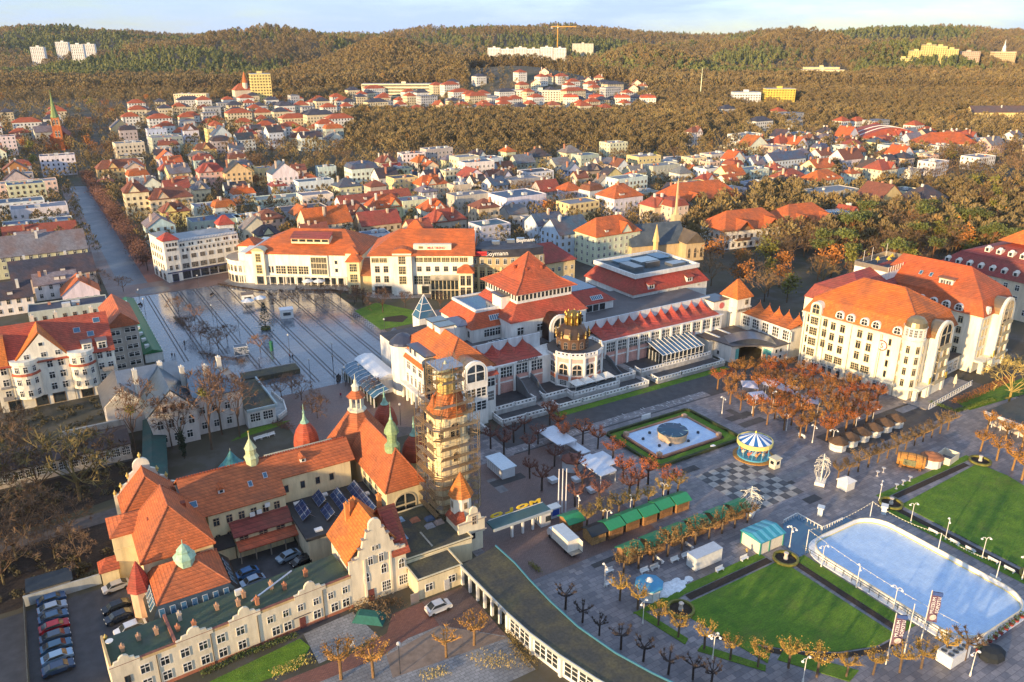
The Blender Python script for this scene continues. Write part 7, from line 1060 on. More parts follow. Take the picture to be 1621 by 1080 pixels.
TOWN_TREES=[ # x,y,z,kind,height
(37,350,'r',10.5),(36,361,'r',11.4),(36,372,'r',11.3),(36,384,'r',10.3),(37,395,'r',10.5),
(37,406,'r',10.8),(36,417,'r',11.0),(37,428,'r',11.1),(36,440,'r',10.8),(37,451,'r',11.3),
(36,462,'r',9.7),(37,473,'r',10.4),(36,484,'r',11.6),(36,496,'r',9.8),(36,507,'r',12.0),
(36,518,'r',10.3),(36,529,'r',11.4),(37,540,'r',9.6),(36,552,'r',9.6),(37,563,'r',9.9),
(36,574,'r',10.0),(36,585,'r',11.2),(36,596,'r',11.4),(36,608,'r',9.9),(306,180,'b',10.6),
(344,185,'o',15.4),(319,203,'b',12.4),(367,254,'o',11.4),(345,231,'g',14.7),(269,195,'o',16.0),
(402,227,'b',14.1),(336,234,'b',11.2),(258,218,'g',15.6),(376,239,'b',16.5),(318,195,'b',16.4),
(432,213,'b',13.4),(288,233,'b',14.3),(358,225,'b',11.4),(397,215,'b',10.9),(359,233,'b',12.2),
(359,190,'b',10.6),(425,215,'g',14.8),(356,203,'b',14.4),(265,221,'b',12.7),(291,250,'b',10.5),
(278,183,'o',11.9),(327,188,'b',13.2),(302,173,'b',12.2),(312,265,'b',11.3),(354,214,'b',15.8),
(286,221,'b',12.9),(310,237,'b',14.3),(387,184,'b',12.6),(244,204,'g',10.7),(340,218,'b',14.8),
(322,210,'b',13.0),(271,217,'b',12.6),(287,186,'b',14.7),(267,183,'b',10.0),(323,233,'o',10.4),
(335,223,'o',10.1),(381,192,'b',14.2),(294,226,'b',16.1),(371,223,'o',14.1),(293,239,'b',13.5),
(293,208,'b',13.2),(295,191,'b',10.8),(407,208,'b',13.2),(343,207,'b',15.3),(339,252,'b',12.2),
(337,187,'b',16.4),(288,195,'b',15.4),(362,197,'b',11.7),(302,184,'g',15.6),(340,180,'g',12.0),
(361,176,'b',14.5),(312,226,'b',16.3),(344,237,'b',10.4),(261,194,'b',11.6),(346,222,'b',16.9),
(326,265,'b',14.0),(294,177,'g',11.4),(401,202,'o',12.7),(413,233,'b',12.2),(313,197,'b',11.6),
(293,219,'b',12.0),(380,226,'p',17.2),(362,216,'p',18.3),(286,202,'p',18.1),(348,197,'g',16.7),
(350,175,'p',18.3),(373,206,'g',15.0),(417,206,'g',15.5),(324,223,'p',18.4),(319,228,'p',15.6),
(314,219,'p',19.0),(353,181,'p',15.1),(304,212,'g',15.1),(354,192,'g',15.5),(287,180,'p',18.3),
(273,187,'g',15.8),(386,211,'p',14.1),(353,240,'p',17.0),(340,241,'g',14.8),(390,215,'g',16.5),
(270,201,'p',15.7),(313,179,'p',15.3),(333,200,'p',16.0),(374,195,'p',18.9),(278,192,'p',14.6),
(347,166,'p',18.6),(286,213,'p',15.8),(339,229,'p',15.3),(381,201,'p',15.5),(242,215,'b',9.1),
(256,240,'b',13.9),(238,205,'b',9.7),(257,208,'o',12.1),(273,224,'b',12.1),(225,200,'o',13.0),
(249,223,'o',10.8),(213,215,'b',9.2),(233,225,'b',10.4),(241,195,'o',11.2),(242,232,'o',13.3),
(231,205,'b',11.0),(220,211,'b',11.5),(222,186,'b',12.1),(545,306,'b',14.7),(663,378,'b',11.9),
(597,303,'b',12.9),(587,300,'b',11.4),(636,309,'b',16.1),(491,262,'g',15.7),(519,271,'b',15.3),
(430,244,'b',15.5),(573,334,'b',12.7),(613,358,'b',12.3),(666,341,'b',16.0),(502,270,'g',16.4),
(594,292,'b',16.4),(501,256,'g',16.1),(536,259,'g',11.8),(459,232,'g',16.3),(650,357,'b',14.1),
(452,229,'g',16.1),(436,223,'b',16.9),(608,300,'b',12.6),(510,267,'b',14.9),(466,228,'b',15.8),
(555,298,'b',16.0),(605,348,'g',13.9),(597,348,'b',16.5),(619,351,'b',14.4),(666,410,'b',11.6),
(444,238,'b',16.0),(616,304,'b',16.5),(529,305,'b',16.5),(479,234,'b',15.6),(467,282,'b',12.7),
(513,318,'b',12.9),(477,251,'b',11.9),(517,306,'b',11.4),(447,265,'b',13.0),(675,340,'b',16.1),
(440,229,'b',15.2),(151,544,'b',12.6),(157,643,'b',10.8),(148,593,'b',14.6),(222,628,'b',14.8),
(173,686,'b',14.8),(160,562,'b',10.8),(144,556,'b',10.7),(198,674,'b',11.7),(149,566,'o',10.4),
(213,588,'b',12.3),(147,606,'b',13.4),(176,660,'o',11.0),(197,542,'b',13.5),(173,615,'b',11.7),
(157,536,'o',11.2),(211,608,'b',12.7),(196,603,'b',11.8),(185,674,'b',12.9),(144,585,'b',14.8),
(183,535,'b',10.5),(59,678,'b',14.2),(67,920,'o',14.9),(58,890,'b',14.6),(55,724,'b',13.8),
(71,911,'b',14.6),(89,979,'o',10.7),(74,845,'b',12.6),(64,725,'b',14.2),(52,774,'o',14.3),
(67,1025,'b',12.7),(48,726,'b',11.6),(53,700,'b',13.1),(55,740,'o',13.1),(98,1015,'o',10.8),
(53,855,'b',13.0),(92,951,'b',13.8),(73,767,'b',10.8),(88,1011,'b',11.4),(57,836,'b',14.0),
(73,783,'b',12.1),(52,916,'b',14.5),(44,857,'b',10.4),(8,758,'g',14.5),(-8,740,'g',13.9),
(5,804,'o',11.6),(-11,751,'b',10.8),(22,747,'o',11.8),(15,791,'b',12.1),(13,779,'b',13.9),
(-12,684,'o',10.9),(21,780,'b',12.8),(9,735,'b',13.0),(-4,687,'g',11.7),(7,690,'g',12.5),
(421,476,'g',9.0),(335,315,'o',11.7),(225,403,'g',9.8),(319,305,'o',10.7),(448,452,'b',8.5),
(313,471,'g',8.7),(244,575,'b',11.1),(223,429,'g',8.2),(302,481,'b',9.5),(348,367,'b',11.5),
(251,355,'b',13.6),(254,384,'b',9.6),(286,430,'b',8.1),(380,491,'b',9.3),(327,368,'b',9.4),
(469,452,'b',11.9),(282,400,'b',10.1),(386,481,'b',13.1),(201,490,'g',9.9),(342,522,'b',12.4),
(438,472,'b',13.0),(207,404,'b',12.9),(324,422,'g',8.8),(272,437,'b',13.4),(287,539,'b',12.1),
(309,509,'b',10.0),(206,397,'b',11.2),(265,576,'o',8.2),(253,401,'b',13.8),(362,391,'b',8.1),
(258,559,'b',12.9),(417,443,'b',10.9),(239,352,'o',11.9),(348,318,'b',11.7),(643,478,'g',9.8),
(509,359,'b',9.9),(457,405,'o',10.7),(590,548,'g',12.0),(544,371,'b',12.1),(563,539,'g',12.5),
(498,493,'o',9.4),(479,375,'o',11.2),(518,362,'b',9.4),(643,392,'b',12.2),(342,309,'b',10.3),
(469,302,'g',8.8),(450,368,'b',9.4),(425,356,'b',10.1),(410,318,'b',10.8),(527,318,'b',10.2),
(470,292,'b',9.8),(504,442,'b',11.5),(355,369,'b',8.3),(460,273,'b',12.9),(462,339,'o',8.3),
(537,545,'b',9.0),(488,447,'o',10.1),(344,342,'b',9.3),(593,467,'o',10.2),(493,370,'b',12.5),
(521,344,'b',12.2),(464,296,'b',9.7),(621,380,'b',8.2),(704,421,'b',9.7),(398,339,'o',10.9),
(629,492,'b',12.6),(558,544,'b',9.6),(519,492,'b',10.7),(76,530,'b',11.3),(100,460,'o',8.3),
(76,547,'b',8.2),(50,522,'b',10.1),(130,529,'o',11.1),(61,496,'b',11.8),(118,546,'b',11.8),
(64,552,'b',9.4),(112,441,'b',8.9),(62,529,'b',11.5),(87,467,'b',10.3),(54,530,'o',10.7),
(63,575,'b',9.1),(94,478,'b',8.2),(103,1051,'b',11.7),(225,660,'b',12.5),(381,1062,'g',12.7),
(61,1311,'b',14.5),(173,1165,'o',12.1),(-4,1071,'b',12.1),(229,700,'b',13.8),(348,1121,'b',12.5),
(62,745,'o',10.3),(54,1142,'g',9.8),(85,1209,'g',9.9),(342,1078,'b',10.3),(151,929,'g',10.6),
(62,1110,'o',10.3),(99,1102,'o',14.5),(101,1037,'o',9.0),(256,836,'b',14.4),(67,1058,'g',10.4),
(11,1013,'b',9.8),(268,818,'b',10.9),(21,974,'b',12.5),(243,1228,'b',13.0),(228,763,'g',13.2),
(45,829,'b',10.6),(-8,1060,'b',13.8),(-8,1247,'o',14.6),(227,744,'b',11.6),(155,1162,'o',13.2),
(98,1159,'b',10.0),(87,1000,'b',14.3),(127,688,'b',9.5),(299,1035,'b',11.0),(189,650,'b',10.1),
(326,991,'o',14.9),(84,1139,'g',9.8),(302,1069,'o',11.0),(146,678,'b',14.4),(145,1075,'b',11.7),
(136,813,'b',10.0),(164,1157,'b',10.6),(77,739,'b',10.1),(169,1196,'o',10.2),(249,1054,'b',12.2),
(89,1129,'g',13.0)]
FAR={'church': (31.6, 788.2, 3.4), 'tower_block': (272.8, 1044.8, 15.5), 'f1': (77.6, 2100.7, 40.1), 'f2': (132.1, 2195.0, 50.3), 'f3': (137.4, 1854.8, 45.0), 'f4': (178.2, 2102.4, 46.0), 'slab': (1076.3, 1677.2, 46.2), 'slab2': (1253.9, 1707.0, 58.7), 'school': (462.4, 1035.5, 21.6), 'hosp': (586.0, 886.8, 19.7), 'yb1': (1334.9, 837.6, 58.3), 'yb2': (1407.6, 812.5, 57.8), 'yb3': (1471.3, 788.5, 47.6), 'y4': (832.7, 730.2, 16.8), 'y5': (1171.1, 918.2, 33.9), 'sports': (663.5, 443.7, 4.5), 'sports2': (655.1, 384.9, 2.9), 'crane': (1102.1, 1711.9, 52.9), 'redch': (268.1, 1119.9, 17.5), 'mast': (781.3, 799.1, 17.6), 'rails': (908.8, 498.3, 10.3), 'post': (202.3, 1115.2, 16.2), 'terr': (624.7, 791.6, 14.5), 'terr2': (498.5, 828.4, 13.0), 'vil': (836.9, 450.7, 7.5)}

WALLC={'cr':((.78,.68,.46),'cream'),'wh':((.82,.79,.72),'white'),'ye':((.80,.62,.28),'yellow'),'gr':((.50,.48,.45),'grey'),'bl':((.55,.62,.68),'pale blue'),'pg':((.62,.66,.48),'pale green'),'be':((.64,.52,.37),'beige'),'bn':((.50,.26,.08),'brown')}
ROOFC={'or':((.60,.145,.03),'orange'),'rd':((.38,.08,.045),'red'),'br':((.26,.085,.045),'brown'),'dk':((.05,.055,.07),'dark'),'bl':((.07,.12,.18),'slate blue'),'gy':((.22,.22,.23),'grey')}
ROOFN={'gable_x':'gabled','gable_y':'gabled','hip':'hipped','cross':'cross-gabled','mansard':'mansard','flat':'flat'}
def build_town():
 far=MB(); r=random.Random(21); cm=[(0,3),(0,4),(1,3),(1,4),(0,3),(2,5)]
 for i,(x,y,rz,w,d,h,roof,wc,rc,row,pl) in enumerate(HOUSES):
  D=x*FX+y*FY; z=float(terrain(x,y))
  j=lambda c:tuple(min(.88,q*r.uniform(.88,1.1)) for q in c)
  if 1:
   house('%s house, %s %s roof, %s from left in %s row beyond the square'%(WALLC[wc][1],ROOFC[rc][1],ROOFN[roof],ordn(pl),ordn(row)),x,y,z,R(rz),w,d,h,roof,j(WALLC[wc][0]),j(ROOFC[rc][0]),D<560,1000+i)
 for x,y,w,d,h in FARH:
   z=float(terrain(x,y)); X,Y=w/2,d/2; wm,rm=r.choice(cm); far.box(x-X,x+X,y-Y,y+Y,z-3,z+h,wm); far.hip(x-X,x+X,y-Y,y+Y,z+h,z+h+(4 if rm<5 else .6),.4,.2,m=rm)
   for k in range(int(h/3)):
    for q in range(int(w/3)): far.box(x-X+1+q*3,x-X+2+q*3,y-Y-.08,y-Y,z+1+k*3,z+2.5+k*3,6)
    for q in range(int(d/3)): far.box(x-X-.08,x-X,y-Y+1+q*3,y-Y+2+q*3,z+1+k*3,z+2.5+k*3,6)
 if far.v: newobj('far_houses',far.mesh('far_houses',['far_white','far_cream','far_grey','far_tile','far_dark','far_felt','glass']),kind='stuff',label='mass of small houses at the foot of the wooded hills',cat='houses')
for n,c in (('far_tile',(.42,.10,.04)),('far_white',(.8,.77,.7)),('far_cream',(.76,.64,.42)),('far_grey',(.5,.5,.5)),('far_dark',(.07,.07,.09)),('far_felt',(.22,.22,.24))): simple(n,c,.85,0,.2,.3)
build_town()
def far_block(name,label,cat,p,w,d,h,wc,rz=0,cols=None,storey=2.9,rc=(.4,.4,.4),band=False):
 x,y,z=p; t=Thing(name,label,cat,(x,y,z),rz,None,local=True); X,Y=w/2,d/2; CLEAR.append((x,y,max(w,d)*.75)); CLEAR.append((x-30*FX,y-30*FY,max(w,d)*.6)); CLEAR.append((x-65*FX,y-65*FY,max(w,d)*.5))
 t.part('wall',MB().box(-X,X,-Y,Y,-8,h),'plaster',wc); rf=t.part('flat_roof',MB().box(-X-.2,X+.2,-Y-.2,Y+.2,h,h+.5),'felt',rc); t.part('lift_house',MB().box(-3,3,-2,2,h+.5,h+3),'plaster',wc,rf); b=MB()
 for k in range(int(h/storey)):
  z0=1+k*storey
  if band: b.box(-X+.6,X-.6,-Y-.12,-Y,z0,z0+1.5); b.box(-X-.12,-X,-Y+.6,Y-.6,z0,z0+1.5); continue
  for i in range(int(w/3.4)): q=-X+w*(i+.5)/int(w/3.4); b.box(q-.8,q+.8,-Y-.12,-Y,z0,z0+1.5)
  for i in range(int(d/3.4)): q=-Y+d*(i+.5)/int(d/3.4); b.box(-X-.12,-X,q-.8,q+.8,z0,z0+1.5)
 t.part('windows',b,'glass',None,kind='stuff'); return t
def off(p,dx,dy,dz=0): x,y=p[0]+dx,p[1]+dy; return (x,y,float(terrain(x,y))+dz)
WH=(.84,.82,.78); YB=(.84,.66,.24)
for k,i,w_ in (('f1','first',26),('f2','second',26),('f3','third',22),('f4','fourth',26)): far_block('tower_block','white tower block on the wooded hillside, %s from the left'%i,'tower block',FAR[k],w_,20,42,WH,R(-15))
for i in range(6):
 p=off(FAR['slab'],(-70+i*26),(46-i*17)); far_block('slab_block','white slab block in the valley between wooded hills, section %s from the left'%ordn(i),'apartment block',p,30,14,34-i%2*3,WH,R(-33))
far_block('slab_block','short pale block right of the long white slab blocks below the hills','apartment block',FAR['slab2'],52,14,30,(.84,.8,.62),R(-30))
far_block('tower_block','yellow ten-storey tower block rising above the middle of the town','tower block',FAR['tower_block'],24,20,38,YB,R(-10),storey=3.4)
far_block('school_building','very long low cream school building with ribbon windows below the hill','school',FAR['school'],112,18,16,(.80,.72,.46),R(-31),band=True,storey=4)
far_block('hospital_wing','long white three-storey building at the foot of the brown wooded hill','hospital',FAR['hosp'],88,16,13,(.80,.72,.58),R(-31))
for i in range(5): far_block('slab_block','tall yellow apartment slab on the right-hand hill, section %s from the left'%ordn(i),'apartment block',off(FAR['yb1'],-36+i*16.5,22-i*10.5),19,12,[12,21,29,26,22][i],YB,R(-33))
far_block('slab_block','pinkish apartment slab between the yellow slabs and the spired tower block','apartment block',FAR['yb2'],34,13,18,(.72,.52,.36),R(-33))
t=far_block('tower_block','pink-yellow stepped tower block with white spire at the right edge of the hills','tower block',FAR['yb3'],36,15,28,(.80,.60,.32),R(-33)); t.part('spire',MB().lathe(0,0,[(3,28),(2.6,36),(1.1,39),(.2,48)],8),'plaster',WH)
far_block('terrace_flats','white flats with balconies beside the yellow block in the right-hand woods','flats',off(FAR['y4'],-26,14),34,16,14,WH,R(-30)); far_block('terrace_flats','yellow four-storey block standing in the right-hand woods','flats',off(FAR['y4'],10,-8),36,18,18,(.84,.62,.10),R(-30))
far_block('terrace_flats','cream stepped flats on the slope right of centre','flats',FAR['y5'],70,14,14,(.84,.74,.44),R(-30)); far_block('terrace_flats','cream flats higher up the slope behind the stepped flats','flats',off(FAR['y5'],60,50),60,14,14,(.84,.72,.36),R(-30))
for i in range(4): house('white row house with red mansard above the woods, %s from left'%ordn(i),*off(FAR['terr'],-40+i*26,26-i*17),R(-31),18,14,13,'mansard',(.84,.80,.68),(.55,.1,.04),False,50+i,'row house','row_house',group='row houses above the woods')
for i in range(6): house('cream villa with orange roof above the woods, %s from left'%ordn(i),*off(FAR['terr2'],-66+i*23,44-i*14),R(-25+i*4),15,12,8,'hip' if i%2 else 'cross',(.82,.70,.46),(.52,.14,.05),False,70+i,'villa','hill_villa',group='villas above the woods')
for i in range(9): house('small pale villa at the foot of the far hill, %s from left'%ordn(i),*off(FAR['terr'],-10+i*20+(i%2)*14,150-i*10+(i%3)*30),R(-31),13,11,9,'hip' if i%2 else 'gable_y',(.84,.76,.54),(.5,.16,.06),False,90+i,'villa','hill_villa',group='villas under the far hill')
def build_church():
 x,y,z=FAR['church']; t=Thing('brick_church','red brick church with tall green copper spire at the head of the street','church',(x,y,z),R(-8),None,True); BR=(.52,.15,.045)
 t.part('tower',MB().box(-3.4,3.4,-3.4,3.4,-2,20),'plaster',BR); t.part('upper_tower',MB().box(-2.9,2.9,-2.9,2.9,20,27),'plaster',(.56,.2,.07)); sp=t.part('spire',MB().lathe(0,0,[(3.6,26.6),(2.4,31),(1.4,37),(.5,44),(.08,49)],8,PI/8),'copper',(.22,.30,.10))
 for q in ((-3,-3),(3,-3),(-3,3),(3,3)): t.part('pinnacle',MB().lathe(*q,[(.6,20),(.6,23),(.05,26)],6),'plaster',(.5,.3,.15))
 wins(t,(-3.4,-3.4),(3.4,-3.4),[2.3,4.5],11,1.2,5,'arch',(.75,.7,.6)); wins(t,(-3.4,3.4),(-3.4,-3.4),[2.3,4.5],11,1.2,5,'arch',(.75,.7,.6)); wins(t,(-2.9,-2.9),(2.9,-2.9),[1.8,4],21,1.1,4,'arch',(.75,.7,.6)); t.part('nave',MB().box(-7,7,3.4,30,-2,11),'plaster',BR); t.part('nave_roof',MB().hip(-7,7,3.4,30,11,19,.5,.3,'y',.3,5),'tile',(.30,.06,.035))
 x,y,z=FAR['redch']; t=Thing('villa_tower','castle-like villa with orange pointed tower roof beside the yellow tower block','villa',(x,y,z),0,None,True); t.part('wall',MB().box(-12,12,-8,8,-3,14),'plaster',(.8,.66,.48)); t.part('roof',MB().hip(-12,12,-8,8,14,22,.5,.3),'tile',(.58,.14,.04)); t.part('tower',MB().lathe(3,-4,[(3.4,0),(3.4,23)],10),'plaster',(.78,.66,.52)); t.part('tower_roof',MB().lathe(3,-4,[(4,23),(3.6,24.5),(1.5,32),(.15,37)],10),'tile',(.66,.17,.03)); t.part('second_tower',MB().box(12,15,-2,2,-3,24),'plaster',(.78,.68,.44)); CLEAR.append((x,y,30)); CLEAR.append((x-40*FX,y-40*FY,30))
build_church()
def build_sports():
 x,y,z=FAR['sports']; t=Thing('sports_hall','broad sports hall with red barrel roof and white roof ribs near the right-hand woods','sports hall',(x,y,z),R(-30),None,True); n=12; CLEAR.append((x,y,40))
 pr=[(-30+60*i/n,6+9*math.sin(PI*i/n)) for i in range(n+1)]; t.part('roof',MB().vprism(pr,'y',-14,22),'tile',(.42,.085,.05)); t.part('wall',MB().box(-29.5,29.5,-13,21,-2,6),'plaster',(.55,.42,.3)); 
 for q in (-6,6): t.part('roof_rib',MB().vprism([(u_,v_+.5) for u_,v_ in pr]+[(u_,v_-.3) for u_,v_ in pr[::-1]],'y',q-.5,q+.5),'paint',WHITE)
 x,y,z=FAR['sports2']; house('long pinkish hall with broad orange hipped roof beside the sports hall',x,y,z,R(-30),46,22,9,'hip',(.74,.58,.44),(.58,.13,.03),False,5,'hall','long_hall',group=None)
 x,y,z=FAR['rails']; house('long yellow station-like building with dark roof at the right edge of the woods',*off(FAR['rails'],20,-10),R(-30),70,14,8,'gable_x',(.80,.62,.26),(.12,.09,.09),False,6,'building','long_building',group=None); CLEAR.append((x+20,y-10,45))
 house('cream post-office-like block with white tower behind the middle rooftops',*off(FAR['post'],0,0),R(-25),40,16,12,'flat',(.80,.68,.44),(.3,.3,.3),False,8,'building','office_block',group=None); CLEAR.append((FAR['post'][0],FAR['post'][1],40))
 # crane on the far hill
 x,y,z=off(FAR['crane'],140,90); t=Thing('tower_crane','yellow tower crane above the white slab blocks on the skyline','crane',(x,y,z),R(-32),None,True); t.part('mast',MB().box(-1,1,-1,1,0,62),'paint',(.72,.36,.06)); t.part('jib',MB().box(-18,48,-.8,.8,58,60),'paint',(.72,.36,.06)); t.part('cab',MB().box(-1.6,1.6,-2.4,-1,55,58),'paint',(.8,.7,.5)); t.part('top',MB().lathe(0,0,[(1,60),(.1,68)],4),'paint',(.72,.36,.06)); t.part('counterweight',MB().box(-18,-13,-1.2,1.2,54,58),'concrete',(.4,.4,.4)); CLEAR.append((x-20*FX,y-20*FY,26)); CLEAR.append((x-60*FX,y-60*FY,22))
 x,y,z=FAR['mast']; t=Thing('lattice_mast','dark slender mast on a low building in the middle woods','mast',(x,y,z),0,None,True); t.part('mast',MB().lathe(0,0,[(1.2,0),(.8,22),(.25,42)],6),'metal',(.12,.14,.12)); t.part('base',MB().box(-8,8,-6,6,-2,7),'plaster',(.1,.14,.12))
 # orange-roofed guest houses and glasshouse right of centre
 for (lab,X0,Y0,w,d,h,zr,rzz) in (('white guest house with broad orange hipped roof behind the park trees',318,322,44,20,9,17,-6),('white and glass guest house with orange roofs and timber balconies, nearest to the park',284,256,34,18,9,16,-8),('orange-roofed guest house wing with dormer beside the glasshouse',318,252,30,20,8.5,16,-8)):
  t=Thing('guest_house',lab,'guest house',(X0,Y0,0),R(rzz),None,True); t.part('wall',MB().box(-w/2,w/2,-d/2,d/2,0,h),'plaster',(.84,.80,.72)); rf=t.part('roof',MB().hip(-w/2,w/2,-d/2,d/2,h,zr,1.2,.3,None,d*.45,d*.45),'tile',(.60,.14,.03)); wins(t,(-w/2,-d/2),(w/2,-d/2),int(w/3.4),[.9,4.6],1.3,1.7,'cross',(.3,.24,.2)); wins(t,(-w/2,d/2),(-w/2,-d/2),5,[.9,4.6],1.2,1.7,'cross',(.3,.24,.2))
  for q in (-.22,.25): g=t.part('gable_roof',MB().vprism([(q*w-5,h-.2),(q*w,h+4.2),(q*w+5,h-.2),(q*w+4.6,h-.2),(q*w,h+3.8),(q*w-4.6,h-.2)],'y',-d/2-3,0),'tile',(.60,.14,.03)); t.part('gable',MB().vprism([(q*w-4.4,h-.2),(q*w,h+3.6),(q*w+4.4,h-.2)],'y',-d/2-1.2,-d/2),'wood',(.35,.22,.12)); t.part('balcony',MB().box(q*w-4,q*w+4,-d/2-2,-d/2,4.0,4.3).box(q*w-4,q*w+4,-d/2-2,-d/2-1.9,4.3,5.3),'wood',(.25,.14,.08))
  for q in (-.1,.1): skylight(t,q*w,-d*.25,h+(zr-h)*.5,-PI/2,R(40),1.2,2.0,rf)
 t=Thing('glasshouse','blue-green ribbed glass hall next to the orange-roofed guest houses','glasshouse',(338,248,0),R(-10),None,True); t.part('wall',MB().box(-13,13,-8,8,0,4),'glass'); rf=t.part('roof',MB().fru((-13.6,13.6,-8.6,8.6),4,(-9,9,-1,5),10.5),'roof_glass')
 for i in range(14): q=i/13; t.part('glazing_bar',MB().tube((-13.6+27.2*q,-8.65,4.1),(-9+18*q,-1.05,10.6),.16,n=4),'paint',(.45,.55,.58),rf)
 # stone church with little spires behind the ballroom
 t=Thing('stone_chapel','dark-roofed stone church with small pale spires behind the ballroom','church',(232,258,0),R(-12),None,True); t.part('wall',MB().box(-15,15,-7,7,0,7).box(8,17,-13,0,0,8),'plaster',(.56,.42,.24)); t.part('roof',MB().vprism([(-7.6,6.8),(0,15),(7.6,6.8)],'x',-15.4,12),'felt',(.07,.09,.11)); t.part('side_roof',MB().vprism([(7.4,7.8),(12.5,12.4),(17.6,7.8)],'y',-13.4,2),'felt',(.13,.10,.07)); t.part('spire',MB().lathe(-5,-9.5,[(1.2,0),(1.2,9),(1.6,9.2),(.1,16.5)],6),'plaster',(.72,.52,.22)); t.part('bell_tower',MB().box(10.4,13.6,2.4,5.6,0,17),'plaster',(.58,.46,.26)); t.part('bell_spire',MB().lathe(12,4,[(1.5,17),(.7,20),(.4,31),(.1,33)],6),'plaster',(.55,.44,.24)); wins(t,(8,-13),(17,-13),3,1.2,1.1,4.4,'arch',(.4,.3,.2))
build_sports()

# ---------------------------------------------------------------- trees
def branches(seed,h,spread,levels=4,first=.28,nlimb=6,twig=3,up=.55,r0=.022,droop=0.0):
 """bare crown: returns (trunk MB, crown MB), unit height h"""
 r=random.Random(seed); tr=MB(); cr=MB(); top=Vector((r.uniform(-.02,.02)*h,r.uniform(-.02,.02)*h,first*h)); tr.tube((0,0,-.3),top,r0*h*1.15,r0*h*.85,6)
 def grow(p,d,L,rad,lv):
  n=2 if lv>1 else 1; q=p
  for i in range(n):
   d2=(d+Vector((r.uniform(-.22,.22),r.uniform(-.22,.22),r.uniform(-.05,.2)-droop*(levels-lv)*.12))).normalized(); e=q+d2*(L/n); cr.tube(q,e,rad*(1-.35*i/n),rad*(1-.35*(i+1)/n),4 if lv>2 else 3) if lv>0 else None; q=e; d=d2
  if lv==0: return
  for k in range(r.choice((2,3)) if lv>1 else twig):
   a=r.uniform(0,2*PI); side=d.orthogonal().normalized(); side.rotate(Matrix.Rotation(a,3,d)); nd=(d*up+side*r.uniform(.45,.9)+Vector((0,0,.12))).normalized()
   if lv>1: grow(q,nd,L*r.uniform(.58,.78),rad*.58,lv-1)
   else:
    l=L*r.uniform(.7,1.2); e=q+nd*l; wd=side.cross(nd).normalized()*(.0062*h); cr.add([q-wd,q+wd,e],[(0,1,2)]); m=q+nd*l*.5; e2=m+(nd*.6+side*.7).normalized()*l*.6; cr.add([m-wd*.8,m+wd*.8,e2],[(0,1,2)])
 for i in range(nlimb):
  a=2*PI*i/nlimb+r.uniform(-.4,.4); t_=r.uniform(0,.25); d=Vector((math.cos(a)*spread,math.sin(a)*spread,r.uniform(.6,1.15))).normalized(); grow(top*(1-t_*.3),d,h*r.uniform(.24,.32),r0*h*.55,levels)
 grow(top,Vector((0,0,1)),h*.3,r0*h*.7,levels)
 return tr,cr
def leafcloud(seed,h,rx,zc,rz,n,size,tr_h,flat=1.0,clumps=0):
 r=random.Random(seed); tr=MB(); cr=MB(); tr.tube((0,0,-.3),(r.uniform(-.3,.3),r.uniform(-.3,.3),tr_h),.024*h,.014*h,6); C=[]
 for i in range(max(clumps,1)):
  a=r.uniform(0,2*PI); q=r.random()**.5; C.append((rx*.68*q*math.cos(a),rx*.68*q*math.sin(a),zc+rz*r.uniform(-.6,.6))); tr.tube((0,0,tr_h*.82),C[-1],.009*h,.004*h,4)
 for i in range(n):
  if clumps: c=r.choice(C); k=.42; p=Vector((c[0]+rx*k*r.gauss(0,.6),c[1]+rx*k*r.gauss(0,.6),c[2]+rz*.45*r.gauss(0,.55)))
  else:
   a=r.uniform(0,2*PI); ph=math.acos(r.uniform(-1,1)); q=r.random()**.33; p=Vector((rx*q*math.sin(ph)*math.cos(a),rx*q*math.sin(ph)*math.sin(a),zc+rz*q*math.cos(ph)))
  nrm=Vector((r.uniform(-1,1),r.uniform(-1,1),r.uniform(-.3,1.2))).normalized(); u_=nrm.orthogonal().normalized(); u_.rotate(Matrix.Rotation(r.uniform(0,6),3,nrm)); v=nrm.cross(u_); s=size*r.uniform(.6,1.3); cr.add([p-u_*s-v*s*.5,p+u_*s-v*s*.4,p+v*s*.8],[(0,1,2)])
 return tr,cr
